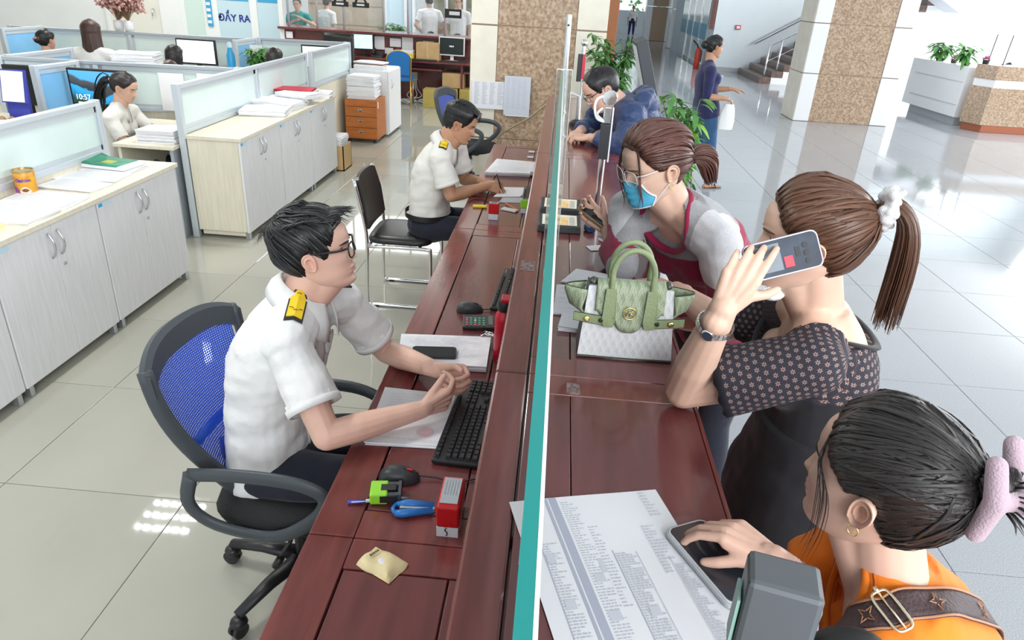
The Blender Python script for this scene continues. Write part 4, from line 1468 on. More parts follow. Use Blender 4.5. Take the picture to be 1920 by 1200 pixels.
# ------------------------------------------------------------ paper: bundles, sheets, dossiers
def paper_bundle(label, c, w, d, h, rz=0.0, n=None, mats=None, group=None, droop=0.0, cat='paper stack', name='paper_stack', seed=0):
 rng = np.random.default_rng(seed)
 t = thing(name, label, cat, c, rz, group)
 n = n or max(2, int(h / .012))
 z = 0
 for i in range(n):
  hh = h / n
  b = MB()
  jx, jy, jr = rng.normal(0, .006, 2).tolist() + [rng.normal(0, .03)]
  nx, ny = 8, 6
  x = np.linspace(-w / 2, w / 2, nx); y = np.linspace(-d / 2, d / 2, ny)
  def sheet(zb):
   g = []
   for xx in x:
    r = []
    for yy in y:
     zz = zb + droop * (xx / w) ** 2 * 0 + rng.normal(0, .0006)
     if i == n - 1 and zb > z:
      zz += .004 * math.sin(xx / w * 5 + seed) * (yy / d + .5)
     r.append((jx + xx * math.cos(jr) - yy * math.sin(jr), jy + xx * math.sin(jr) + yy * math.cos(jr), zz))
    g.append(r)
   return np.array(g)
  lo, hi = sheet(z + .0004), sheet(z + hh - .0008)
  b.grid(hi)
  ring = [(i2, 0) for i2 in range(nx)] + [(nx - 1, j) for j in range(1, ny)] + [(i2, ny - 1) for i2 in range(nx - 2, -1, -1)] + [(0, j) for j in range(ny - 2, 0, -1)]
  m = len(ring)
  vs = [lo[a, q] for a, q in ring] + [hi[a, q] for a, q in ring]
  b.raw(vs, [(k2, (k2 + 1) % m, m + (k2 + 1) % m, m + k2) for k2 in range(m)] + [tuple(range(m - 1, -1, -1))])
  b.build('sheaf', (mats[i % len(mats)] if mats else (PAPER if i == n - 1 else (PAPER2 if i % 2 else PAPER))), t, smooth=False)
  z += hh
 return t
def text_lines(t, x0, x1, y0, y1, z, rows, m=INK, th=.0012, seed=1, name='printed_lines', fill=(.4, 1.0)):
 """flat print: rows of short dashes on a sheet, local coordinates"""
 rng = np.random.default_rng(seed)
 b = MB()
 for i in range(rows):
  y = y1 + (y0 - y1) * (i + .5) / rows
  x = x0
  end = x0 + (x1 - x0) * rng.uniform(*fill)
  while x < end:
   l = rng.uniform(.006, .022)
   b.quad((x, y - th, z), (min(x + l, end), y - th, z), (min(x + l, end), y + th, z), (x, y + th, z))
   x += l + .004
 o = b.build(name, m, t)
 o['kind'] = 'stuff'
 return o
MIX = [PAPER, PAPER2]
# on the near worktop
tin = thing('tin_can', 'yellow and purple drink powder tin on the near worktop', 'tin', (-2.885, 3.56, .82))
_b = MB(); _b.lathe([(.050, 0), (.052, .004), (.052, .126), (.050, .130)], (0, 0, 0), 32)
_o = _b.build('body', mat('tin_yellow', (.80, .45, .03), .3, col2=(.55, .22, .03), scale=14), tin, angle=40)
_b = MB(); _b.lathe([(.053, .128), (.054, .131), (.054, .139), (.049, .140), (.049, .134)], (0, 0, 0), 32); _b.build('rim', mat('tin_rim', (.55, .40, .2), .3, .8), tin, angle=40)
def wrap_patch(t, name, m, r, a0, a1, z0, z1, shape=None, n=16):
 b = MB(); b.grid([[(r * math.cos(a), r * math.sin(a), z) for z in np.linspace(*( (z0, z1) if shape is None else shape(i / (n - 1))), 5)] for i, a in enumerate(np.linspace(a0, a1, n))]); return b.build(name, m, t, smooth=True)
ell = lambda q: ((.028 - .024 * math.sin(q * PI)), (.030 + .024 * math.sin(q * PI)))
wrap_patch(tin, 'cup_picture', mat('tin_cup', (.80, .62, .50), .4), .0524, -1.6, -.5, .02, .05, ell)
wrap_patch(tin, 'cup_picture', mat('tin_cocoa', (.20, .07, .03), .4), .0527, -1.4, -.7, .03, .04, lambda q: (.034 - .009 * math.sin(q * PI), .036 + .009 * math.sin(q * PI)))
wrap_patch(tin, 'band', mat('tin_purple', (.30, .06, .32), .4), .0524, -2.6, -1.55, .01, .055, ell)
_ink = mat('tin_ink', (.09, .04, .40), .4)
for i, ch in enumerate('Ovaltine'):
 a = -1.62 + i * .165
 M4 = Matrix.Translation((.0527 * math.cos(a), .0527 * math.sin(a), .088)) @ Matrix.Rotation(a + PI / 2, 4, 'Z') @ Matrix.Rotation(PI / 2, 4, 'X')
 text_obj('lettering', ch, .024, _ink, tin, M4, bold=.0008)
bk = thing('book', 'green covered book on papers at the aisle end of the near worktop', 'book', (-2.80, 4.22, .835), -.12)
_b = MB(); _b.box((-.155, -.105, 0), (.155, .105, .022)); _b.build('pages', PAPER, bk, bevel=.002)
_b = MB(); _b.grid([[(x, y, .0225 + .012 * max(0, (-x - .06) / .1) ** 2 * 2) for y in np.linspace(-.107, .107, 5)] for x in np.linspace(-.16, .11, 12)])
_o = _b.build('cover', mat('cover_green', (.03, .26, .15), .4, var=.2, scale=12), bk, smooth=True); _s = _o.modifiers.new('s', 'SOLIDIFY'); _s.thickness = .002
_b = MB(); _b.quad((-.06, -.04, .0232), (.02, -.04, .0232), (.02, .03, .0232), (-.06, .03, .0232)); _b.build('cover_print', mat('cover_yellow', (.45, .50, .08), .5), bk)
for i, (lab, c, w, d, h, rz) in enumerate((
  ('thin white document under the green book on the near worktop', (-2.79, 4.20, .82), .34, .23, .012, -.1),
  ('stapled white document lying between the green book and the middle documents', (-2.78, 3.98, .82), .36, .21, .012, .06),
  ('white document in the middle of the near worktop behind the tin', (-2.76, 3.78, .82), .34, .2, .010, -.05),
  ('thick white dossier in front of the yellow tin on the worktop', (-2.73, 3.47, .82), .36, .23, .018, .05),
  ('white dossier at the left picture edge on the near worktop', (-2.70, 3.20, .82), .34, .24, .016, -.03))):
 t = paper_bundle(lab, c, w, d, h, rz, seed=i, cat='document', name='document', n=2)
 text_lines(t, -w * .4, w * .4, -d * .4, d * .4, h + .006, 9, th=.001, seed=i)
o = MB().cbox((-2.66, 2.98, .828), (.09, .09, .016)).build('note_block', mat('note_yellow', (.85, .76, .36), .7), None)
tag(o, 'pale yellow note block at the left picture edge on the worktop', 'note block')
# bundles on the middle row
k = 0
for lab, c, w, d, h, rz in (
  ('paper bundle nearest the camera on the middle worktop', (-2.66, 6.34, .83), .40, .30, .055, .2),
  ('thick white bundle second on the middle worktop', (-2.68, 6.68, .83), .42, .28, .075, -.15),
  ('bundle with loose curled sheets at the wall side of the middle worktop', (-2.70, 7.0, .83), .40, .28, .06, .25),
  ('flat bundle leaning outward in the middle of the paper pile', (-2.60, 7.05, .892), .36, .26, .04, -.3),
  ('tall bundle under the red folder on the middle worktop', (-2.70, 7.32, .83), .36, .26, .09, .05),
  ('spread bundle at the far end of the middle worktop', (-2.62, 7.56, .83), .38, .2, .05, .15)):
 k += 1
 paper_bundle(lab, c, w, d, h, rz, seed=20 + k)
fd = thing('folder', 'crimson red folder lying on top of the bundles on the middle worktop', 'folder', (-2.71, 7.27, .922), .1)
_b = MB(); _b.box((-.19, -.14, 0), (.19, .14, .004)); _b.box((-.18, -.13, .0045), (.18, .13, .012)); _b.box((-.19, -.14, .0125), (.19, .14, .0155))
_b.build('cover', mat('folder_red', (.55, .02, .05), .5), fd)
cb = thing('cardboard_box', 'brown cardboard box with papers at the end of the middle cabinet row', 'box', (-2.55, 7.85, 0))
pt(cb, 'carton', CARD, [((-2.72, 7.69, 0), (-2.37, 8.0, .012)), ((-2.72, 7.69, 0), (-2.71, 8.0, .28)), ((-2.38, 7.69, 0), (-2.37, 8.0, .28)), ((-2.72, 7.69, 0), (-2.37, 7.70, .28)), ((-2.72, 7.99, 0), (-2.37, 8.0, .28))])
paper_bundle('white papers filling the brown box behind the middle cabinets', (-2.545, 7.845, .014), .30, .26, .36, 0, seed=50)
# desk of the ponytailed clerk
paper_bundle('paper stack on the near corner of the clerk desk', (-3.10, 5.36, .75), .30, .24, .10, .05, seed=51)
nb_ = thing('calendar', 'small desk calendar in front of the ponytailed clerk', 'calendar', (-3.05, 5.98, .75))
_b = MB(); _b.slab([(-.11, -.03, 0), (.11, -.03, 0), (.11, .01, .13), (-.11, .01, .13)], (0, .004, 0)); _b.build('page', PAPER, nb_)
_b = MB(); _b.slab([(-.11, .06, 0), (.11, .06, 0), (.11, .016, .13), (-.11, .016, .13)], (0, .004, 0)); _b.build('back_board', mat('board_brown', (.3, .12, .06), .6), nb_)
for i, (lab, x0, x1, z0, z1, m) in enumerate((('printed notice stuck on the partition behind the clerk face', -3.62, -3.40, .80, 1.13, PAPER), ('pale notice stuck on the partition right of the clerk', -3.28, -3.06, .98, 1.14, PAPER))):
 yy = 6.225 + (x0 + 5.0) / 2.08 * .24 - .045
 b = MB(); b.slab([(x0, yy, z0), (x1, yy + .025, z0), (x1, yy + .025, z1), (x0, yy, z1)], (0, .003, 0))
 tag(b.build('notice', m, None), lab, 'notice')
clipb = thing('clipboard', 'blue clipboard holding a printed sheet in front of the black monitor', 'clipboard', (-4.36, 5.48, .75))
_b = MB(); _b.slab([(-.105, 0, .19), (.115, 0, .19), (.115, .05, .44), (-.105, .05, .44)], (0, .006, 0)); _b.slab([(-.09, .02, 0), (.09, .02, 0), (.09, .05, .4), (-.09, .05, .4)], (0, .03, 0)); _b.build('board', mat('board_blue', (.04, .05, .35), .5), clipb)
_b = MB(); _b.slab([(-.095, -.004, .2), (.09, -.004, .2), (.09, .046, .43), (-.095, .046, .43)], (0, .002, 0)); _b.build('sheet', PAPER, clipb)
paper_bundle('white papers on the desk at the left edge below the clipboard', (-4.45, 5.30, .75), .42, .26, .06, .2, seed=52)
for i, x in enumerate((-4.54, -4.47, -4.40)):
 b = MB(); b.lathe([(.012, 0), (.026, .01), (.024, .035), (.03, .055), (.018, .08), (.004, .088)], (x, 5.42 + .02 * i, .75), 14)
 tag(b.build('figurine', mat('figurine_brown', (.32, .18, .09), .5), None, smooth=True), ('tiny brown figurine leftmost of three under the black monitor', 'tiny brown figurine in the middle under the black monitor', 'tiny brown figurine rightmost under the black monitor')[i], 'figurine')
b = MB(); b.tube(polycurve([(-4.66, 5.22, .80), (-4.54, 5.20, .80), (-4.40, 5.22, .79)], 12), [.03, .045, .05, .05, .05, .05, .05, .045, .045, .04, .035, .03], 10)
tag(b.build('pencil_case', mat('case_grey', (.32, .36, .42), .7), None, smooth=True), 'grey soft pencil case with blue end on the far left desk', 'case')
# wooden drawer unit, filing cabinet, dossiers
du = thing('drawer_unit', 'orange brown wooden drawer unit loaded with dossiers beside the aisle', 'drawers', (-2.6, 9.5, 0))
WO = mat('wood_orange', (.42, .135, .032), .4, var=.12, scale=6, stretch=(1, 6, 6))
pt(du, 'carcass', WO, [((-2.80, 9.25, .05), (-2.375, 9.72, .555))], bevel=.003)
for z0, z1, kn in ((.475, .545, 0), (.345, .468, 1), (.205, .338, 1), (.065, .198, 1)):
 d = pt(du, 'drawer', WO, [((-2.792, 9.232, z0), (-2.383, 9.25, z1))], bevel=.002)
 if kn:
  pt(du, 'pull', STEEL, [((-2.62, 9.224, (z0 + z1) / 2), (-2.56, 9.232, (z0 + z1) / 2 + .028))], parent=d, bevel=.003)
  pt(du, 'pull_recess', DARKG, [((-2.61, 9.2225, (z0 + z1) / 2 + .006), (-2.57, 9.2240, (z0 + z1) / 2 + .02))], parent=d)
for x, y in ((-2.76, 9.29), (-2.42, 9.29), (-2.76, 9.68), (-2.42, 9.68)):
 _b = MB(); _b.lathe([(.022, 0), (.022, .05)], (x, y, 0), 12); pt(du, 'castor', BLACK_PL, mb=_b)
pt(du, 'tag', PAPER, [((-2.3745, 9.30, .45), (-2.3735, 9.34, .53))])
zz = .556
for i in range(6):
 h = (.05, .045, .055, .04, .05, .045)[i]
 paper_bundle('paper dossier, number %s from the bottom of the pile on the wooden drawer unit' % ('first', 'second', 'third', 'fourth', 'fifth', 'topmost')[i], (-2.60 + .01 * (i % 2), 9.46, zz), .36, .30, h, .04 * (-1) ** i, seed=60 + i)
 zz += h + .001
fc = thing('filing_cabinet', 'narrow white filing cabinet behind the wooden drawer unit', 'cabinet', (-2.55, 10.1, 0))
pt(fc, 'body', LAM, [((-2.86, 9.74, .03), (-2.345, 10.5, .87))], bevel=.003)
pt(fc, 'door', LAM, [((-2.343, 9.76, .05), (-2.325, 10.48, .86))], bevel=.003)
pt(fc, 'handle', HANDLE_M, mb=arc_handle(9.9, .70, -2.327), smooth=True)
paper_bundle('grey white dossier pile on the filing cabinet', (-2.62, 9.92, .87), .40, .30, .06, .1, seed=70)
paper_bundle('brown edged ledger lying on the pile on the filing cabinet', (-2.62, 9.96, .931), .42, .24, .035, -.1, mats=[mat('ledger_brown', (.22, .13, .10), .6), PAPER], n=2, seed=71)
# stacks behind the middle partition
for i, (lab, c, w, d, h) in enumerate((('tall stack of grey dossiers left of the white monitor', (-4.34, 7.28, .86), .40, .28, .33), ('lower stack of dossiers leaning in front of the tall stack', (-4.52, 6.92, .86), .40, .26, .22), ('stack of dossiers nearest the dark haired heads', (-4.06, 6.90, .86), .34, .26, .25))):
 paper_bundle(lab, c, w, d, h, .2 * (-1) ** i, seed=80 + i, mats=[PAPER2, PAPER2, PAPER])
for i, (x, y, z, lab) in enumerate(((-5.35, 7.15, .82, 'red carton on the desk before the long haired woman'), (-4.76, 7.38, .93, 'small crimson packet beside the tall dossier stack'))):
 tag(MB().cbox((x, y, z), (.16, .1, .14), .2).build('carton', mat('carton_red', (.60, .02, .06), .5), None, bevel=.004), lab, 'carton')
bt = thing('water_bottle', 'blue plastic bottle to the right of the wide white monitor', 'bottle', (-4.06, 8.8, .75))
_b = MB(); _b.lathe([(.045, 0), (.05, .02), (.05, .30), (.03, .36), (.028, .39)], (0, 0, 0), 18); _b.build('body', mat('bottle_blue', (.03, .32, .62), .3), bt, smooth=True)
_b = MB(); _b.lathe([(.03, .39), (.03, .43), (.02, .45)], (0, 0, 0), 18); _b.build('cap', mat('cap_pale', (.5, .7, .8), .4), bt, angle=40)
for i, (x, z0, z1, m, lab) in enumerate(((-3.86, .98, 1.16, PAPER, 'pale notice on the back partition beside the blue bottle'), (-3.72, .85, 1.05, mat('mauve_card', (.38, .32, .42), .7), 'mauve card propped on the back desk'))):
 b = MB(); b.slab([(x - .08, 9.10, z0), (x + .08, 9.10, z0), (x + .08, 9.11, z1), (x - .08, 9.11, z1)], (0, .004, 0))
 tag(b.build('notice', m, None), lab, 'notice')
paper_bundle('open white papers on the back desk beside the blue bottle', (-3.98, 8.74, .75), .22, .25, .16, .4, seed=90)
# ------------------------------------------------------------ the people at the counter
SK_MAN = skin_mat('skin_man', (.80, .50, .395))
SK_TAN = skin_mat('skin_tan', (.50, .27, .165))
SK_FAIR = skin_mat('skin_fair', (.74, .49, .375))
SK_ROSY = skin_mat('skin_rosy', (.74, .47, .365))
HAIR_BLACK = hair_mat('hair_black', (.004, .004, .005), (.016, .016, .018), .38)
HAIR_BROWN = hair_mat('hair_brown', (.045, .018, .010), (.17, .075, .04), .36)
HAIR_AUBURN = hair_mat('hair_auburn', (.05, .018, .013), (.16, .062, .045), .38)
HAIR_DARK = hair_mat('hair_dark', (.006, .005, .005), (.030, .024, .023), .36)
BROW = mat('brow_black', (.03, .022, .018), .8)
BROW_BROWN = mat('brow_brown', (.13, .07, .045), .8)
LIP_MAN = mat('lip_man', (.60, .28, .24), .4)
LIP_ROSE = mat('lip_rose', (.60, .20, .19), .35)
SHIRT = cloth_mat('uniform_white', (.77, .77, .765), bump=.85, bscale=6)
NAVY_CLOTH = cloth_mat('trouser_navy', (.012, .014, .028), bump=.3)
MALE_LINE = ([0, .45, .8, 1.0, 1.2, 1.34, 1.5, 1.72, 1.95, 2.3, PI], [.80, .80, .765, .62, .46, .44, .60, .42, .27, .20, .18])
PULLED = ([0, .5, .8, 1.0, 1.25, 1.4, 1.55, 1.75, 2.2, PI], [.84, .82, .76, .66, .55, .49, .57, .38, .22, .16])
def grooves(p, n):
 pass
def epaulette(P, q, size=(.052, .125)):
 """yellow shoulder board with dark edge lying from neck to shoulder point"""
 sh = P.J['sh' + q]
 nb = P.C[8] * .75 + P.C[7] * .25
 bvh = BVHTree.FromPolygons([tuple(v) for v in P.last_vs], P.last_fs)
 up = nrm(P.J['head'] - P.J['hip'])
 d = nrm(nb - sh)
 d = nrm(d - up * d.dot(up) * .3)
 fw = nrm(np.cross(up, d))
 def on(p, h):
  r = bvh.ray_cast(V(p + up * .2), V(-up))
  return np.array(r[0]) + up * h if r[0] else p
 L, W = size[1], size[0]
 s0 = sh + d * .004
 prof = [(-.5, 0), (-.5, L * .82), (-.22, L), (.22, L), (.5, L * .82), (.5, 0)]
 for nm, k, h, m in (('epaulette', 1.0, .006, BLACK_LEATHER), ('epaulette_face', .84, .0095, YELLOW)):
  pts = []
  for (u, l) in prof:
   l2 = L * .5 + (l - L * .5) * k
   pts.append(on(s0 + fw * (u * W * k) + d * l2, h))
  b = MB()
  cen = [on(s0 + d * (L * .5 + (q2 - L * .5) * k), h + .002) for q2 in (0, L * .82, L)]
  top = pts + cen
  low = [p - up * .005 for p in pts] + [p - up * .005 for p in cen]
  n = 6
  fc = [(0, 1, 7, 6), (1, 2, 8, 7), (2, 3, 8), (3, 4, 7, 8), (4, 5, 6, 7)]
  vs = top + low
  f = [t[::-1] for t in fc] + [tuple(9 + i for i in t) for t in fc]
  for i in range(n):
   j = (i + 1) % n
   if i == 5:
    f += [(5, 6, 15, 14), (6, 0, 9, 15)]
   else:
    f.append((i, j, 9 + j, 9 + i))
  b.raw(vs, f)
  o = b.build(nm, m, P.body, off=P.loc)
  if nm == 'epaulette':
   ep = o
  else:
   o.parent = ep
 b = MB()
 for u, l in ((-.25, .32), (0, .25), (.25, .32), (0, .82)):
  p = on(s0 + fw * (u * W) + d * (l * L), .013)
  b.tube([p - fw * .006, p + d * .003, p + fw * .006], .0012, 5)
 o = b.build('emblem', mat('emblem_dark', (.10, .06, .02), .5), ep, off=P.loc)
 return ep
def collar(P, m, name='collar', r=.076, h=.046, drop=.056, open_=.5, tip=.05):
 """turned-down shirt collar round the neck, open at the throat"""
 J = P.J
 c = J['neck'] + P.axis * 0.0
 up = nrm(J['head'] - J['neck'])
 fw = nrm(P.Fw[-1] - up * P.Fw[-1].dot(up))
 rt = np.cross(fw, up)
 n = 33
 an = np.linspace(PI + PI - open_ * .5, open_ * .5, n)       # from one throat side round the back to the other
 rows = []
 for a in an:
  front = .5 + .5 * math.cos(a)
  dirv = fw * math.cos(a) + rt * math.sin(a)
  top = c + dirv * (r * (1 - .08 * front)) + up * (h * (1 - .55 * front)) + fw * .012 * front
  st = c + dirv * (r * 1.02) - up * .03 * (1 + front * .5) + fw * .02 * front
  fall = drop + tip * max(0, front - .6) * 2.2
  out = c + dirv * (r * (1.36 + .34 * front)) + up * (h * (1 - .55 * front) - fall) + fw * .018 * front
  edge = out + (top - out) * .04 - dirv * .004
  mid = top * .5 + out * .5 + dirv * .008
  rows.append([st, top * .6 + st * .4 - dirv * .001, top - dirv * .0015, top + dirv * .004 + up * .0015, mid, out, edge])
 b = MB()
 b.grid(rows)
 o = b.build(name, m, P.body, smooth=True, off=P.loc)
 sd = o.modifiers.new('cloth', 'SOLIDIFY')
 sd.thickness = .002
 return o
def glasses(P, m, lens_m, w=.118, hgt=.17, half=False, rim=.008, name='glasses', z=.495):
 """two rims, bridge, temples reaching back over the ears"""
 h, fr = P.head, P.fr
 yb = float(h.front(np.array(.02), np.array(.5))[1]) + .055
 fm, ln = MB(), MB()
 for sd in (-1, 1):
  cx = .148 * sd
  pts = []
  for a in np.linspace(0, 2 * PI, 28, endpoint=False):
   ca, sa = math.cos(a), math.sin(a)
   x = cx + w * np.sign(ca) * abs(ca) ** .65
   zz = z - .01 + hgt * .5 * np.sign(sa) * abs(sa) ** .65
   y = yb - .18 * (abs(x) - .05) ** 2 * 4 - .0
   pts.append((x, y, zz))
  W = fr.w(np.array(pts))
  fm.tube(np.vstack([W, W[:1]]), rim * P.hs, 6, False)
  b = ln.n
  ln.raw(W, [tuple(range(28))])
  xo = cx + w * sd
  y0 = yb - .18 * (abs(xo) - .05) ** 2 * 4
  wq = float(np.interp(.45, *h.w))
  T = [(xo, y0, z + .045), (wq * 1.09 * sd, y0 - .10, z + .05), (wq * 1.07 * sd, .10, z + .05), (wq * 1.05 * sd, -.02, z + .055), (wq * 1.02 * sd, -.11, z - .02)]
  fm.tube(fr.w(polycurve(T, 16)), rim * P.hs * 1.15, 6, True, 0, (.6, 1.3))
 fm.tube(fr.w(bez((-.035, yb, z + .02), (0, yb + .02, z + .045), (.035, yb, z + .02), 8)), rim * P.hs, 6)
 o = fm.build(name, m, P.body, smooth=True, off=P.loc)
 ln.build('lens', lens_m, o, off=P.loc)
 return o
# ---- man in glasses and white uniform, seated at the desk
def officer_shirt(P, frac=.62, hem=.0, loose=.016, cuff=.022, r1=None):
 e = {}
 def prims(mb):
  P.torso(mb, loose, waist=1.08, hem=hem)
  for q in 'LR':
   e[q] = P.sleeve(mb, q, frac, .016, cuff, r1=r1)
 hol = []
 def both(mb):
  prims(mb)
  for q in 'LR':
   hol.append((e[q][0], e[q][1], e[q][2] - .007, .03))
 return both, hol, e
def sleeve_hem(P, e, m, name='sleeve_hem', w=.02):
 for q in e:
  p, d, r = e[q]
  b = MB()
  a1, a2, _ = frame_from(d)
  n = 36
  rows = []
  for j in range(n):
   a = 2 * PI * j / n
   dv = a1 * math.cos(a) + a2 * math.sin(a)
   rows.append([p + dv * (r - .004) + d * .0015, p + dv * (r + .0006) + d * .001, p + dv * (r + .0012) - d * w, p + dv * (r - .003) - d * (w + .001)])
  b.grid(rows, closed_u=True)
  b.build(name, m, P.body, smooth=True, off=P.loc)
def shirt_front(P, m):
 """button placket, two chest pockets, name bar, back yoke seam"""
 bvh = BVHTree.FromPolygons([tuple(v) for v in P.last_vs], P.last_fs)
 def hit(p, d):
  h = bvh.ray_cast(V(p), V(d))
  return (np.array(h[0]), np.array(h[1])) if h[0] else None
 def patch(name, c, fw, rt, up, w, h, o, mm, n=7):
  g = []
  for i in range(n):
   row = []
   for j in range(n):
    p = c + rt * (w * (i / (n - 1) - .5)) + up * (h * (j / (n - 1) - .5))
    q = hit(p + fw * .3, -fw)
    if q is None:
     return
    row.append(q[0] + fw * o)
   g.append(row)
  b = MB(); b.grid(g)
  x = b.build(name, mm, P.body, smooth=True, off=P.loc)
  sd = x.modifiers.new('s', 'SOLIDIFY'); sd.thickness = o * 1.2; sd.offset = -1
  return x
 line = []
 for k in np.linspace(.10, .93, 22):
  i = k * 8
  a = int(i)
  c = P.C[a] * (1 - i + a) + P.C[a + 1] * (i - a)
  q = hit(c + P.Fw[a] * .4, -P.Fw[a])
  if q:
   line.append((q[0], P.Fw[a], P.Rt[a]))
 b = MB(); b.grid([[p + f * .0022 + r * x for x in (-.016, -.014, .014, .016)] for p, f, r in line])
 pk = b.build('placket', m, P.body, smooth=True, off=P.loc)
 sd = pk.modifiers.new('s', 'SOLIDIFY'); sd.thickness = .0025; sd.offset = -1
 for p, f, r in line[2::4]:
  b = MB(); a1, a2, a3 = frame_from(f); b.lathe([(.005, .002), (.005, .0042), (.003, .0048)], p, 12, 0, np.stack([a1, a2, a3])); b.build('button', PAPER, pk, off=P.loc)
 f, r = P.Fw[6], P.Rt[6]
 up = np.cross(r, f)
 for sg in (-1, 1):
  c = P.C[6] * .7 + P.C[5] * .3 + r * sg * .085
  patch('pocket', c - up * .02, f, r, up, .095, .105, .0022, m)
  patch('pocket_flap', c + up * .028, f, r, up, .10, .03, .0042, m)
 patch('name_bar', P.C[6] * .9 + P.C[7] * .1 + r * .075 + up * .035, f, r, up, .055, .016, .005, mat('bar_dark', (.05, .03, .03), .4))
def build_officer_in_glasses():
 J = dict(hip=(-.86, 1.85, .53), neck=(-.735, 1.885, 1.115), mid=(-.88, 1.86, .83), head=(-.682, 1.90, 1.252),
   fwd=(.965, .20, .17), up=(-.16, 0, 1), tf=(.96, -.05, .1),
   shR=(-.715, 1.705, 1.045), shL=(-.66, 2.055, 1.03), elR=(-.575, 1.575, .835), wrR=(-.335, 1.735, .845),
   elL=(-.545, 2.15, .80), wrL=(-.325, 1.945, .862), hipR=(.05, -1, 0),
   knR=(-.42, 1.72, .57), knL=(-.42, 2.0, .57), anR=(-.45, 1.70, .12), anL=(-.40, 2.02, .12))
 P = Person('person', 'young man in black glasses and white uniform shirt seated on the swivel chair', (-.86, 1.85, 0), J, .243, SK_MAN, detail=2, head=dict(wide=1.03, jaw=1.10, nose=.82, cheek=1.5))
 cur = [(.75, .75, .4), (.8, .8, .45), (.85, .8, .5), (.9, .8, .5)]
 P.make_body(hands=dict(R=dict(d=(.72, .62, .10), pn=(-.62, .72, .2), curls=cur, thumb=(.35, .25, .45), spread=.03),
      L=dict(d=(.92, -.25, -.02), pn=(-.3, -.93, -.05), curls=[(.9, 1.0, .5)] * 4, thumb=(.5, .5, .4), spread=.02)), feet=(1, 0, 0))
 P.face(lid=.42, brow_mat=BROW, lip_mat=LIP_MAN, gaze=(0, .1))
 def extra(T, Z, T0):
  a = np.abs(T)
  top = smoothstep((Z - .62) / .2)
  side = .018
  back = .05 * smoothstep((a - 1.9) / .6) * smoothstep((Z - .25) / .25)
  return side + (T0 - side) * top + back
 def locks(s, mb, rng):
  s.skull_locks(mb, rng, 230, (0, -.36, .93), r=(.002, .0045), eps=.003, arc=(-PI, PI), line=MALE_LINE, jit=.06, end=.9)
  for i in range(120):            # combed from the crown forward and up
   x = rng.uniform(-.29, .29)
   y0 = rng.uniform(-.46, .22)
   hz = lambda y: 1.035 - .82 * (y + .03) ** 2 - 1.35 * x * x
   L = rng.uniform(.20, .34)
   s.lock(mb, [(x, y0, hz(y0) - .01), (x * .99, y0 + L * .5, hz(min(y0 + L * .5, .3)) + .018), (x * .97 + rng.uniform(-.02, .02), y0 + L, hz(min(y0 + L, .33)) + rng.uniform(.0, .035))], rng.uniform(.006, .011), flat=(1.3, .5), rng=rng)
  for i in range(34):            # fringe lifted forward over the brow
   x = rng.uniform(-.24, .24)
   z0 = .93 - 1.1 * x * x
   s.lock(mb, [(x, .22, z0 + .035), (x * .95, .38, z0 + .03 + rng.uniform(-.02, .03)), (x * .9 + rng.uniform(-.03, .03), .50 + rng.uniform(-.05, .09), z0 - .01 + rng.uniform(-.07, .045))], rng.uniform(.004, .007), rng=rng)
  for i in range(16):            # cowlick at the back of the crown
   x = rng.uniform(-.16, .14)
   s.lock(mb, [(x, -.42, .80), (x * 1.1, -.53 - rng.uniform(0, .05), .83 + rng.uniform(-.03, .04)), (x * 1.2, -.62 - rng.uniform(0, .1), .74 + rng.uniform(-.1, .08))], rng.uniform(.002, .004), rng=rng)
  for i in range(60):            # back and sides, downward
   a = rng.uniform(1.7, 2 * PI - 1.7)
   dx, dy = math.sin(a), math.cos(a)
   s.lock(mb, [(dx * .31, dy * .47, .80), (dx * .335, dy * .5, .66), (dx * .325, dy * .49 + .01, rng.uniform(.42, .56))], rng.uniform(.004, .008), rng=rng)
 P.hair(HAIR_BLACK, MALE_LINE, .075, pole=(.0, -.40, .95), extra=extra, relief=.007, freq=22, locks=locks, seed=3)
 both, hol, e = officer_shirt(P, .70, hem=.05, r1=.078)
 P.garment('shirt', SHIRT, both, .005, 8, hol, wrinkle=.008)
 shirt_front(P, SHIRT)
 sleeve_hem(P, e, SHIRT)
 epaulette(P, 'R'); epaulette(P, 'L')
 collar(P, SHIRT)
 glasses(P, BLACK_PL, CLEAR_LENS, rim=.0105)
 def tr(mb):
  P.limbs(mb, .012)
  mb.ball(P.J['hip'], (.16, .17, .13), axes=np.eye(3))
 P.garment('trousers', NAVY_CLOTH, tr, .009, 5, wrinkle=.004)
 for q in 'LR':
  an = P.J['an' + q]
  b = MB()
  b.cap(an + (-.03, 0, -.055), an + (.16, 0, -.075), .042, .032, 12)
  b.cap(an + (0, 0, -.02), an + (.02, 0, -.06), .04, .042, 12)
  vs, fs = remesh(b, .008, 4)
  vs[:, 2] = np.maximum(vs[:, 2], .012)
  k = MB(); k.raw(vs, fs)
  k.build('shoe', BLACK_LEATHER, P.body, smooth=True, off=P.loc)
 return P
OFFICER = build_officer_in_glasses()
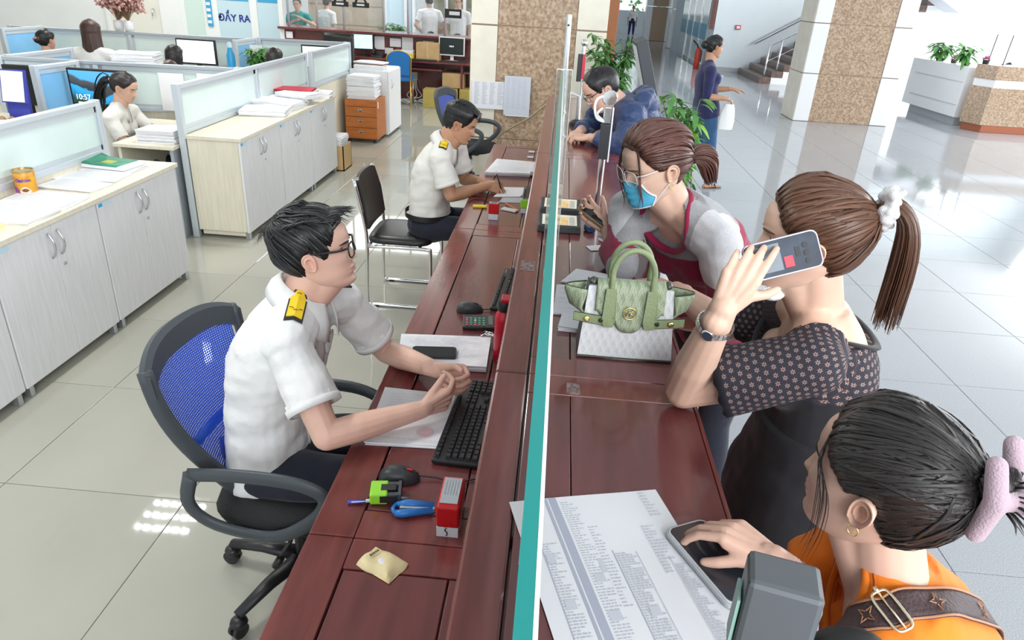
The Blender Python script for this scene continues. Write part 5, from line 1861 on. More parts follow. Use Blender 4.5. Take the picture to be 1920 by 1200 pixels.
# ---- young man writing, further along the desk
def build_writer():
 J = dict(hip=(-.79, 4.42, .54), neck=(-.70, 4.42, 1.075), mid=(-.83, 4.42, .82), head=(-.612, 4.41, 1.205),
   fwd=(.93, .02, -.36), up=(.34, 0, .94), tf=(.95, -.1, -.1),
   shR=(-.705, 4.235, 1.015), shL=(-.655, 4.60, 1.02), elR=(-.625, 4.21, .80), wrR=(-.425, 4.39, .825),
   elL=(-.60, 4.63, .80), wrL=(-.455, 4.50, .825), hipR=(.05, -1, 0),
   knR=(-.42, 4.32, .56), knL=(-.42, 4.55, .56), anR=(-.40, 4.32, .12), anL=(-.38, 4.55, .12))
 P = Person('person', 'young man in white uniform shirt, head bowed, writing at the far desk', (-.79, 4.42, 0), J, .24, SK_TAN, detail=1)
 P.make_body(hands=dict(R=dict(d=(.85, .42, -.12), pn=(-.3, .75, -.55), curls=[(.7, .8, .4), (.8, .9, .4), (.95, .9, .4), (1.0, .9, .4)], thumb=(.55, .3, .5), spread=.02),
      L=dict(d=(.93, -.3, -.06), pn=(-.1, -.1, -1), curls=[(.35, .4, .2)] * 4)), vox_arm=.004)
 P.face(lid=-.2, brow_mat=BROW, lip_mat=LIP_MAN, lids=True, gaze=(0, -.4))
 def extra(T, Z, T0):
  return .022 + (T0 - .022) * smoothstep((Z - .62) / .2)
 def locks(s, mb, rng):
  for i in range(60):
   x = rng.uniform(-.25, .25)
   y0 = rng.uniform(-.3, .2)
   hz = lambda y: 1.05 - .85 * (y + .03) ** 2 - 1.3 * x * x
   s.lock(mb, [(x, y0, hz(y0) - .01), (x, y0 + .14, hz(y0 + .14) + .02), (x, y0 + .28, hz(min(y0 + .28, .36)) + .0)], .009, flat=(1.3, .5), rng=rng)
  for i in range(30):
   x = rng.uniform(-.22, .24)
   s.lock(mb, [(x, .2, 1.0 - 1.2 * x * x), (x + .02, .40, .93 - 1.0 * x * x), (x + .04, .465, .78 - .5 * x * x + rng.uniform(-.05, .04))], .009, flat=(1.3, .5), rng=rng)
 P.hair(HAIR_BLACK, MALE_LINE, .08, pole=(0, -.3, 1.0), extra=extra, relief=.008, locks=locks, seed=5)
 both, hol, e = officer_shirt(P, .72, hem=-.07, r1=.076)
 P.garment('shirt', cloth_mat('uniform_cream', (.74, .73, .69), bump=.5, bscale=7), both, .008, 6, hol, wrinkle=.007, wseed=4)
 sleeve_hem(P, e, MATS['uniform_cream'])
 epaulette(P, 'R', (.05, .10)); epaulette(P, 'L', (.05, .10))
 collar(P, MATS['uniform_cream'])
 def tr(mb):
  P.limbs(mb, .012)
  mb.ball(P.J['hip'], (.16, .175, .125), axes=np.eye(3))
 P.garment('trousers', NAVY_CLOTH, tr, .012, 5)
 b = MB()
 n = 40
 rows = []
 for j in range(n):
  a = 2 * PI * j / n
  rows.append([(-.80 + .160 * math.cos(a), 4.42 + .180 * math.sin(a), z) for z in (.60, .635)])
 b.grid(rows, closed_u=True)
 b.build('belt', BLACK_LEATHER, P.body, smooth=True, off=P.loc)
 return P
WRITER = build_writer()
pen = thing('ballpoint_pen', 'dark pen in the hand of the young man writing at the far desk', 'pen', (-.33, 4.42, .815))
_b = MB()
_b.tube([(-.004, 0, -.018), (.0, 0, -.005)], [.001, .004], 8)
_b.tube([(.0, 0, -.005), (-.035, .02, .085)], [.0045, .0045], 8)
_b.build('barrel', BLACK_PL, pen, smooth=True)
_b = MB(); _b.tube([(-.035, .02, .085), (-.044, .025, .108)], .0048, 8); _b.build('pen_cap', mat('pen_white', (.8, .8, .8), .4), pen, smooth=True)
# ---- man in the navy hooded jacket bending over the counter
def build_navy():
 J = dict(hip=(.66, 4.55, .86), neck=(.385, 4.28, 1.40), mid=(.58, 4.48, 1.20), head=(.245, 4.235, 1.485),
   fwd=(-.80, -.26, -.58), up=(-.55, -.12, .82), tf=(-.75, -.3, -.6),
   shR=(.30, 4.50, 1.37), shL=(.42, 4.12, 1.36), elL=(.40, 4.03, 1.215), wrL=(.20, 4.20, 1.215),
   elR=(.20, 4.62, 1.21), wrR=(.14, 4.38, 1.215), hipR=(-.35, .93, 0),
   knR=(.60, 4.72, .46), knL=(.70, 4.45, .46), anR=(.62, 4.75, .07), anL=(.74, 4.45, .07))
 P = Person('person', 'man in navy hooded jacket and thin glasses bending low over the far counter', (.68, 4.56, 0), J, .24, skin_mat('skin_navy_man', (.66, .41, .31)), detail=1)
 P.make_body(hands=dict(L=dict(d=(-.9, .4, -.1), pn=(.1, .1, -1), curls=[(.7, .8, .5)] * 4), R=dict(d=(-.3, -.95, -.1), pn=(0, 0, -1), curls=[(.6, .7, .4)] * 4)), vox_arm=.004, feet=(-1, 0, 0))
 P.face(lid=-.1, brow_mat=BROW, lip_mat=LIP_MAN, gaze=(0, -.4))
 P.hair(HAIR_BLACK, ([0, .4, .7, .95, 1.2, 1.34, 1.5, 1.72, 1.95, 2.3, PI], [.88, .86, .80, .66, .48, .46, .60, .42, .26, .2, .18]), .03, pole=(.0, -.2, 1.0), relief=.004, seed=8)
 JK = mat('jacket_navy', (.022, .045, .13), .5, bump=.9, bscale=11, dist=.03, sheen=.1)
 def pr(mb):
  P.torso(mb, .035, waist=1.15, hem=.04)
  for q in 'LR':
   P.sleeve(mb, q, 1.78, .03, .022)
 P.garment('jacket', JK, pr, .010, 5, wrinkle=.014, wseed=2)
 def hood(mb):
  nb = P.J['neck']
  for k in range(9):
   a = PI * (k / 8) * 1.1 - .05 * PI
   c = nb + np.array((.075, 0, .02)) + np.array((.045 * math.sin(a), -.115 * math.cos(a), .055 * math.sin(a)))
   mb.ball(c, (.055, .05, .05), 14, 10)
  mb.ball(nb + np.array((.13, .0, .02)), (.075, .10, .06))
 P.garment('hood', JK, hood, .008, 4, wrinkle=.012, wseed=9)
 def tr(mb):
  P.limbs(mb, .012)
  mb.ball(P.J['hip'], (.15, .17, .13), axes=np.eye(3))
 P.garment('trousers', NAVY_CLOTH, tr, .014, 4)
 glasses(P, BLACK_PL, CLEAR_LENS, rim=.006, hgt=.13)
 return P
NAVYMAN = build_navy()
# ---- woman in the blue mask
def build_masked():
 J = dict(hip=(.68, 2.42, .88), neck=(.395, 2.17, 1.400), mid=(.60, 2.36, 1.16), head=(.302, 2.085, 1.535),
   fwd=(-.87, -.38, -.30), up=(-.25, -.12, .95), tf=(-.65, -.72, -.1),
   shR=(.265, 2.295, 1.345), shL=(.520, 2.045, 1.325), elR=(.245, 2.13, 1.205), wrR=(.20, 2.315, 1.265),
   elL=(.60, 2.03, 1.07), wrL=(.50, 2.22, .97), hipR=(-.72, .65, 0),
   knR=(.60, 2.55, .46), knL=(.72, 2.40, .46), anR=(.64, 2.58, .07), anL=(.78, 2.42, .07))
 P = Person('person', 'woman in blue face mask and grey and maroon raglan top, looking at her phone', (.70, 2.43, 0), J, .228, SK_FAIR, fem=True, detail=2, head=dict(nose=.8))
 P.make_body(hands=dict(R=dict(d=(-.60, .45, .35), pn=(-.25, -.75, .6), curls=[(.6, .9, .5), (.7, .9, .5), (.7, .9, .5), (.7, .9, .5)], thumb=(.75, .2, .3)),
      L=dict(d=(-.9, .3, -.1), pn=(0, 0, -1), curls=[(.4, .4, .3)] * 4)), feet=(-1, 0, 0), shrink=.004)
 P.face(lid=.12, brow_mat=BROW_BROWN, gaze=(0, -.3))
 def extra(T, Z, T0):
  return .035 + (T0 - .035) * smoothstep((Z - .5) / .3)
 def locks(s, mb, rng):
  s.skull_locks(mb, rng, 230, (0, -.60, .42), r=(.003, .0065), eps=.004)
  for sd, n in ((-1, 7), (1, 5)):   # loose strands in front of the ears
   for i in range(n):
    x = sd * rng.uniform(.20, .27)
    e = rng.uniform(.0, .06)
    s.lock(mb, [(x * .7, .30, .86), (x * 1.12, .36, .62), (x * 1.12, .37 + e, .40), (x * .98, .36 + e, .18 + rng.uniform(-.12, .1)), (x * .8, .42 + e, .02 + rng.uniform(-.08, .1))], rng.uniform(.0012, .0028), flat=(1.2, .5), rng=rng, steps=14)
 P.hair(HAIR_AUBURN, PULLED, .085, pole=(0, -.62, .42), extra=extra, relief=.007, freq=30, locks=locks, seed=11)
 b = MB()
 rng = np.random.default_rng(4)
 for i in range(120):
  a, r = rng.uniform(0, 2 * PI), math.sqrt(rng.uniform(0, 1))
  o = np.array((math.cos(a) * r, 0, math.sin(a) * r))
  L = rng.uniform(.85, 1.1)
  P.lock(b, [(o[0] * .05, -.50, .42 + o[2] * .05), (o[0] * .13, -.66, .40 + o[2] * .14), (o[0] * .17, -.78 - .10 * o[2], .26 + o[2] * .16), (o[0] * .12, -.80 - .06 * o[2], .26 - .26 * L + o[2] * .05)], rng.uniform(.006, .011), flat=(1.2, .6), rng=rng, taper=.8, steps=10)
 P_pt = b.build('ponytail', HAIR_AUBURN, P.body, smooth=True, off=P.loc)
 b = MB()
 b.tube(P.fr.w(np.array([(.062 * math.cos(q), -.535 + .02 * math.sin(q), .42 + .075 * math.sin(q)) for q in np.linspace(0, 2 * PI, 25)])), .030 * P.hs, 10, False)
 b.build('hair_tie', BLACK_PL, P.body, smooth=True, off=P.loc)
 def tee():
  m, nt, N, L, bs = _nodes('raglan_knit')
  tc = N.new('ShaderNodeTexCoord')
  sp = N.new('ShaderNodeSeparateXYZ')
  L.new(tc.outputs['Object'], sp.inputs[0])
  at = N.new('ShaderNodeAttribute'); at.attribute_name = 'UVMap'
  su = N.new('ShaderNodeSeparateXYZ'); L.new(at.outputs['Vector'], su.inputs[0])
  nz = N.new('ShaderNodeTexNoise'); nz.inputs['Scale'].default_value = 420; nz.inputs['Detail'].default_value = 2
  L.new(tc.outputs['Object'], nz.inputs['Vector'])
  r1 = N.new('ShaderNodeValToRGB'); r1.color_ramp.elements[0].position = .3; r1.color_ramp.elements[1].position = .7
  r1.color_ramp.elements[0].color = (.26, .26, .28, 1); r1.color_ramp.elements[1].color = (.42, .42, .44, 1)
  r2 = N.new('ShaderNodeValToRGB'); r2.color_ramp.elements[0].position = .3; r2.color_ramp.elements[1].position = .7
  r2.color_ramp.elements[0].color = (.20, .006, .035, 1); r2.color_ramp.elements[1].color = (.36, .02, .075, 1)
  r3 = N.new('ShaderNodeValToRGB'); r3.color_ramp.elements[0].position = .3; r3.color_ramp.elements[1].position = .7
  r3.color_ramp.elements[0].color = (.50, .50, .53, 1); r3.color_ramp.elements[1].color = (.68, .68, .70, 1)
  for r in (r1, r2, r3):
   L.new(nz.outputs['Fac'], r.inputs[0])
  a = _mathn(N, L, 'GREATER_THAN', su.outputs[0], .5)      # maroon band
  s2 = _mathn(N, L, 'GREATER_THAN', su.outputs[1], .5)     # pale sleeve
  mx = N.new('ShaderNodeMix'); mx.data_type = 'RGBA'
  L.new(s2, mx.inputs[0]); L.new(r1.outputs[0], mx.inputs[6]); L.new(r3.outputs[0], mx.inputs[7])
  my = N.new('ShaderNodeMix'); my.data_type = 'RGBA'
  L.new(a, my.inputs[0]); L.new(mx.outputs[2], my.inputs[6]); L.new(r2.outputs[0], my.inputs[7])
  L.new(my.outputs[2], bs.inputs['Base Color'])
  bs.inputs['Roughness'].default_value = .9
  bs.inputs['Sheen Weight'].default_value = .2
  return m
 TEE = tee()
 e = {}
 def prims(mb):
  P.torso(mb, .020, waist=1.1, hem=.05)
  e['R'] = P.sleeve(mb, 'R', 1.45, .024, .022, r1=.058)
  e['L'] = P.sleeve(mb, 'L', 1.5, .026, .022, r1=.055)
 J2 = P.J
 def bands(vs):
  """x>0.5: maroon; y>0.5: pale raglan sleeve"""
  c = (J2['shL'] + J2['shR']) / 2
  rt = nrm(J2['shR'] - J2['shL'])
  q = vs - c
  lat = q @ rt
  h = (vs - J2['neck']) @ P.axis
  mar = .5 + (-(h + .145) - .25 * np.maximum(0, .12 - np.abs(lat)) * .6) * 25
  uvl = np.zeros((len(vs), 2))
  for s_ in 'LR':
   sg = 1 if s_ == 'R' else -1
   out = (vs - J2['sh' + s_]) @ (rt * sg)
   dv = nrm(J2['el' + s_] - J2['sh' + s_])
   al = (vs - J2['sh' + s_]) @ dv
   ra = np.linalg.norm((vs - J2['sh' + s_]) - np.outer(al, dv), axis=1)
   seam = lat * sg - (.115 + .28 * np.maximum(0, -h - .06))
   uvl[:, 1] = np.maximum(uvl[:, 1], .5 + seam * 25)
   if s_ == 'R':      # maroon cuff on the raised forearm
    fd = nrm(J2['wrR'] - J2['elR'])
    fa = (vs - J2['elR']) @ fd
    fr_ = np.linalg.norm((vs - J2['elR']) - np.outer(fa, fd), axis=1)
    cuff = np.where(fr_ < .075, .5 + (fa - .0) * 25, -5)
    mar = np.maximum(mar, cuff)
  uvl[:, 0] = mar
  return np.clip(uvl, -3, 4)
 hol = []
 def both(mb):
  prims(mb)
  for q in 'LR':
   hol.append((e[q][0], e[q][1], e[q][2] - .008, .03))
 nc = P.J['neck'] + P.Fw[-1] * .03 - P.axis * .03
 P.garment('raglan_top', TEE, both, .0055, 8, hol, neck=(nc, .102, nrm(P.axis + P.Fw[-1] * .35)), uv=bands, wrinkle=.007, wseed=6, recess=.05)
 b = MB()
 R = P.neck_ring
 b.tube(np.vstack([R, R[:2]]), .0105, 8, False, flat=(1.2, .8))
 b.build('neckband', cloth_mat('maroon_rib', (.30, .012, .06)), P.body, smooth=True, off=P.loc)
 def tr(mb):
  P.limbs(mb, .014)
  mb.ball(P.J['hip'], (.15, .17, .14), axes=np.eye(3))
 P.garment('trousers', NAVY_CLOTH, tr, .014, 4)
 h = P.head
 n, k = 25, 22
 rows = []
 for i in range(n):
  q = -1 + 2 * i / (n - 1)
  row = []
  for j in range(k):
   v = j / (k - 1)
   z = .425 - .40 * v - .03 * (abs(q) ** 2) * (1 - 2 * v)
   x = q * (.225 - .02 * (abs(2 * v - 1)) ** 2)
   base = h.front(np.array(x), np.array(np.clip(z, .03, .5)))
   flat = np.interp(z, [0.0, .08, .2, .33, .43], [.40, .455, .485, .495, .45])
   y = max(base[1] + .014, flat * (1 - (abs(q) ** 2.2) * .55) - .02) if abs(q) < .93 else base[1] + .012
   y += .007 * math.sin(v * PI * 8) * (1 - q * q)
   row.append((x, y, z))
  rows.append(row)
 rows = np.array(rows)
 b = MB()
 b.grid(P.fr.w(rows.reshape(-1, 3)).reshape(rows.shape))
 mk = b.build('face_mask', mat('mask_blue', (.10, .50, .74), .8, bump=.2, bscale=300), P.body, smooth=True, off=P.loc)
 sd = mk.modifiers.new('cloth', 'SOLIDIFY'); sd.thickness = .0015
 b = MB()
 for row in (rows[0], rows[-1]):
  b.tube(P.fr.w(row + np.array((0, .004, 0))), .0028, 6)
 b.tube(P.fr.w(rows[:, 0] + np.array((0, .004, 0))), .0016, 6)
 b.tube(P.fr.w(rows[:, -1] + np.array((0, .002, -.002))), .0018, 6)
 b.build('mask_edge', mat('mask_white', (.85, .86, .88), .8), mk, smooth=True, off=P.loc)
 for sdn, row in ((-1, rows[0]), (1, rows[-1])):
  wq = float(np.interp(.45, *h.w))
  for a0, zz in ((0, .54), (-1, .33)):
   p = row[a0]
   b = MB()
   b.tube(P.fr.w(polycurve([p, (p[0] * .5 + sdn * wq * .56, p[1] * .5 + .01, (p[2] + zz) / 2), (sdn * wq * 1.04, -.02, zz), (sdn * wq * 1.02, -.09, zz - .03 if a0 == 0 else zz + .03)], 12)), .0014, 5)
   b.build('ear_loop', MATS['mask_white'], mk, smooth=True, off=P.loc)
 glasses(P, mat('clear_frame', (.72, .66, .64), .2), CLEAR_LENS, w=.125, hgt=.20, rim=.0055, z=.50)
 b = MB()
 wq = float(np.interp(.33, *h.w))
 b.tube(P.fr.w(np.array([(-wq * 1.12 + .0, -.02 + .035 * math.sin(q), .275 + .035 * math.cos(q)) for q in np.linspace(0, 2 * PI, 15)])), .0012, 5, False)
 b.build('earring', GOLD, P.body, smooth=True, off=P.loc)
 return P
MASKED = build_masked()
# ---- woman with the high ponytail, phone at her ear
def lace_mat():
 m, nt, N, L, b = _nodes('black_lace')
 uv = N.new('ShaderNodeUVMap')
 sp = N.new('ShaderNodeSeparateXYZ'); L.new(uv.outputs[0], sp.inputs[0])
 v = _mathn(N, L, 'MULTIPLY', sp.outputs[1], 1 / .0165)
 row = _mathn(N, L, 'FLOOR', v)
 sh = _mathn(N, L, 'MULTIPLY', _mathn(N, L, 'MODULO', row, 2.0), .5)
 u = _mathn(N, L, 'ADD', _mathn(N, L, 'MULTIPLY', sp.outputs[0], 1 / .019), sh)
 fu = _mathn(N, L, 'SUBTRACT', _mathn(N, L, 'FRACT', u), .5)
 fv = _mathn(N, L, 'SUBTRACT', _mathn(N, L, 'FRACT', v), .5)
 r = _mathn(N, L, 'SQRT', _mathn(N, L, 'ADD', _mathn(N, L, 'MULTIPLY', fu, fu), _mathn(N, L, 'MULTIPLY', fv, fv)))
 th = _mathn(N, L, 'ARCTAN2', fv, fu)
 pet = _mathn(N, L, 'MULTIPLY_ADD', _mathn(N, L, 'COSINE', _mathn(N, L, 'MULTIPLY', th, 6.0)), .09, .24)
 ins = _mathn(N, L, 'LESS_THAN', r, pet)
 ctr = _mathn(N, L, 'GREATER_THAN', r, .09)
 hole = _mathn(N, L, 'MULTIPLY', ins, ctr)
 nz = N.new('ShaderNodeTexNoise'); nz.inputs['Scale'].default_value = 900
 tc = N.new('ShaderNodeTexCoord'); L.new(tc.outputs['Object'], nz.inputs['Vector'])
 r1 = N.new('ShaderNodeValToRGB')
 r1.color_ramp.elements[0].color = (.008, .008, .014, 1); r1.color_ramp.elements[1].color = (.045, .042, .062, 1)
 r1.color_ramp.elements[0].position = .35; r1.color_ramp.elements[1].position = .7
 L.new(nz.outputs['Fac'], r1.inputs[0])
 mx = N.new('ShaderNodeMix'); mx.data_type = 'RGBA'
 L.new(_mathn(N, L, 'MULTIPLY', hole, .62), mx.inputs[0]); L.new(r1.outputs[0], mx.inputs[6]); mx.inputs[7].default_value = (.52, .34, .29, 1)
 L.new(mx.outputs[2], b.inputs['Base Color'])
 b.inputs['Roughness'].default_value = .85
 bp = N.new('ShaderNodeBump'); bp.inputs['Strength'].default_value = .6; bp.inputs['Distance'].default_value = .002
 L.new(_mathn(N, L, 'SUBTRACT', 1.0, hole), bp.inputs['Height']); L.new(bp.outputs[0], b.inputs['Normal'])
 return m
BLACK_CLOTH = cloth_mat('dress_black', (.010, .010, .014), bump=.35, bscale=6)
def build_phone_woman():
 J = dict(hip=(.66, 1.47, .90), neck=(.625, 1.475, 1.385), mid=(.70, 1.47, 1.15), head=(.548, 1.43, 1.545),
   fwd=(-.955, .26, -.05), up=(-.05, 0, 1), tf=(-.98, .15, 0),
   shL=(.565, 1.305, 1.325), shR=(.615, 1.64, 1.315), elL=(.325, 1.345, 1.215), wrL=(.352, 1.262, 1.452),
   elR=(.50, 1.74, 1.195), wrR=(.395, 1.945, 1.205), hipR=(.1, 1, 0),
   knL=(.64, 1.37, .48), knR=(.66, 1.57, .48), anL=(.68, 1.36, .07), anR=(.70, 1.58, .07))
 P = Person('person', 'woman in black lace top with high brown ponytail, holding a phone to her ear', (.67, 1.47, 0), J, .232, SK_FAIR, fem=True, detail=2, build=1.04, head=dict(nose=.85))
 P.make_body(hands=dict(L=dict(d=(.36, .20, .90), pn=(.35, .92, -.10), curls=[(.22, .45, .35), (.30, .75, .7), (.33, .8, .7), (.36, .8, .7)], thumb=(.95, .3, .25), spread=.035),
      R=dict(d=(-.80, .58, -.02), pn=(.02, .05, -1), curls=[(.2, .2, .15)] * 4, thumb=(.5, .2, .2))), feet=(-1, 0, 0), arm_k=1.12, shrink=.001)
 P.face(lid=.22, brow_mat=BROW_BROWN, lip_mat=LIP_ROSE, gaze=(0, -.1))
 def extra(T, Z, T0):
  return .03 + (T0 - .03) * smoothstep((Z - .45) / .3)
 def locks(s, mb, rng):
  s.skull_locks(mb, rng, 300, (0, -.58, .80), r=(.003, .006), eps=.004, arc=(-2.2, 2.2))
  s.skull_locks(mb, rng, 90, (0, -.58, .80), r=(.003, .006), eps=.004, arc=(2.0, 2 * PI - 2.0))
 P.hair(HAIR_BROWN, PULLED, .075, pole=(0, -.60, .80), extra=extra, relief=.008, freq=34, locks=locks, seed=21)
 b = MB()
 rng = np.random.default_rng(14)
 for i in range(190):
  a, r = rng.uniform(0, 2 * PI), math.sqrt(rng.uniform(0, 1))
  ox, oz = math.cos(a) * r, math.sin(a) * r
  L = rng.uniform(.75, 1.12)
  P.lock(b, [(ox * .045, -.47, .80 + oz * .045), (ox * .10, -.60 - .03 * oz, .87 + oz * .06), (ox * .15, -.74 - .07 * oz, .74 + .02 * oz), (ox * .17, -.79 - .11 * oz, .40), (ox * .13, -.77 - .12 * oz, .40 - .62 * L)], rng.uniform(.004, .0085), flat=(1.2, .5), rng=rng, taper=.85, steps=13)
 b.build('ponytail', HAIR_BROWN, P.body, smooth=True, off=P.loc)
 b = MB()
 rng = np.random.default_rng(2)
 for i in range(150):
  q = rng.uniform(0, 2 * PI)
  c = np.array((.115 * math.cos(q), -.565 - .02 * math.sin(q), .83 + .125 * math.sin(q))) + rng.normal(0, .028, 3)
  b.ball(P.fr.w(c), rng.uniform(.006, .0125), 8, 6)
 vs, fs = remesh(b, .003, 2)
 k = MB(); k.raw(vs, fs)
 k.build('scrunchie', mat('fluffy_white', (.78, .78, .79), .95, bump=1.0, bscale=500, dist=.004), P.body, smooth=True, off=P.loc)
 LACE = lace_mat()
 e = {}
 def prims(mb):
  P.torso(mb, .015)
  for q in 'LR':
   e[q] = P.sleeve(mb, q, .70, .024, .020, r1=.076 if q == 'L' else .066)
 hol = []
 def both(mb):
  prims(mb)
  for q in 'LR':
   hol.append((e[q][0], e[q][1], e[q][2] - .006, .03))
 def uv(vs):
  U = np.zeros((len(vs), 2))
  best = np.full(len(vs), 9.0)
  for q in 'LR':
   sh, el = P.J['sh' + q], P.J['el' + q]
   d = nrm(el - sh)
   a1, a2, _ = frame_from(d)
   r = vs - sh
   al = r @ d
   th = np.arctan2(r @ a2, r @ a1)
   ds = np.linalg.norm(r - np.outer(np.clip(al, 0, .3), d), axis=1)
   sel = ds < best
   best[sel] = ds[sel]
   U[sel, 0] = (th * .075)[sel]
   U[sel, 1] = al[sel] + .4
  far_ = best > .105
  U[far_, 0] = (vs @ np.array((.7, .7, 0)))[far_]
  U[far_, 1] = (vs[:, 2] * 1.0)[far_]
  return U
 low = lambda cen: ((cen - P.J['neck']) @ P.axis < -.165) & (np.abs((cen - P.J['neck']) @ nrm(P.J['shR'] - P.J['shL'])) < .19)
 nc = P.J['neck'] + P.Fw[-1] * .02 - P.axis * .05
 P.garment('lace_top', LACE, both, .0055, 8, hol, neck=(nc, .150, nrm(P.axis + P.Fw[-1] * .15)), uv=uv, mats=[LACE, BLACK_CLOTH], mi=low, wrinkle=.003, recess=.05)
 R = P.neck_ring
 b = MB()
 b.tube(np.vstack([R, R[:2]]), .007, 8, False, flat=(1.4, .6))
 b.build('neckline_trim', BLACK_CLOTH, P.body, smooth=True, off=P.loc)
 for q in 'LR':
  p, d, r = e[q]
  a1, a2, _ = frame_from(d)
  b = MB()
  n = 72
  b.grid([[p + (a1 * math.cos(t) + a2 * math.sin(t)) * (r + .001) - d * .014, p + (a1 * math.cos(t) + a2 * math.sin(t)) * (r + .002) + d * (.003 + .003 * math.cos(12 * t)), p + (a1 * math.cos(t) + a2 * math.sin(t)) * (r - .004) + d * .001] for t in np.linspace(0, 2 * PI, n, endpoint=False)], closed_u=True)
  b.build('lace_edge', mat('lace_edge', (.02, .02, .03), .9, bump=.8, bscale=400, dist=.003), P.body, smooth=True, off=P.loc)
 def skirt(mb):
  c = [P.C[3] + P.axis * .02, P.C[2], P.C[1], P.C[0], P.C[0] - np.array((0, 0, .12)), (.66, 1.47, .55), (.67, 1.47, .42)]
  loft(mb, c, [np.array((.1, 1, 0))] * 7, [np.array((-1, .1, 0))] * 7, [.158, .166, .182, .195, .205, .195, .180], [.128, .132, .140, .150, .155, .140, .125])
  P.limbs(mb, .0, which='')
 P.garment('skirt', BLACK_CLOTH, skirt, .010, 5, wrinkle=.006)
 for q in 'LR':
  an = P.J['an' + q]
  b = MB()
  b.cap(an + (.03, 0, -.03), an + (-.13, 0, -.052), .036, .028, 12)
  vs, fs = remesh(b, .008, 3)
  vs[:, 2] = np.maximum(vs[:, 2], .004)
  k = MB(); k.raw(vs, fs)
  k.build('shoe', BLACK_LEATHER, P.body, smooth=True, off=P.loc)
 b = MB(); b.ball(P.fr.w((-.03, .27, -.04)), (.036, .040, .018), 14, 8); b.ball(P.fr.w((.06, .25, -.03)), (.03, .035, .02), 12, 8)
 vs, fs = remesh(b, .004, 4)
 k = MB(); k.raw(vs, fs); k.build('lowered_mask', mat('mask_cloth', (.80, .81, .83), .8, bump=.8, bscale=60, dist=.01), P.body, smooth=True, off=P.loc)
 wr, el = P.J['wrL'], P.J['elL']
 d = nrm(wr - el)
 a1, a2, _ = frame_from(d)
 c = wr - d * .045
 b = MB()
 n = 40
 R0 = .0365
 for j in range(26):
  q = 2 * PI * j / 26
  dv = a1 * math.cos(q) + a2 * math.sin(q)
  tv = -a1 * math.sin(q) + a2 * math.cos(q)
  ctr = c + dv * R0
  vs = [ctr + tv * sx * .0036 + d * sy * .0065 + dv * sz * .0012 for sz in (-1, 1) for sx, sy in ((-1, -1), (1, -1), (1, 1), (-1, 1))]
  b.raw(vs, [(0, 3, 2, 1), (4, 5, 6, 7), (0, 1, 5, 4), (1, 2, 6, 5), (2, 3, 7, 6), (3, 0, 4, 7)])
 vd = nrm(np.array((-.3, -.85, .45)) - d * np.dot(np.array((-.3, -.85, .45)), d))
 fx, fy, fz = frame_from(vd, d)
 b.lathe([(.0125, -.003), (.0135, 0), (.0135, .003), (.011, .005)], c + vd * R0, 24, 0, np.stack([fx, fy, fz]))
 w = b.build('wrist_watch', SILVER, P.body, off=P.loc, angle=35)
 b = MB()
 b.lathe([(.0105, .0045), (.0105, .0056)], c + vd * R0, 24, 0, np.stack([fx, fy, fz]))
 b.build('watch_dial', mat('dial_dark', (.05, .06, .09), .15), w, off=P.loc)
 return P
PHONEW = build_phone_woman()
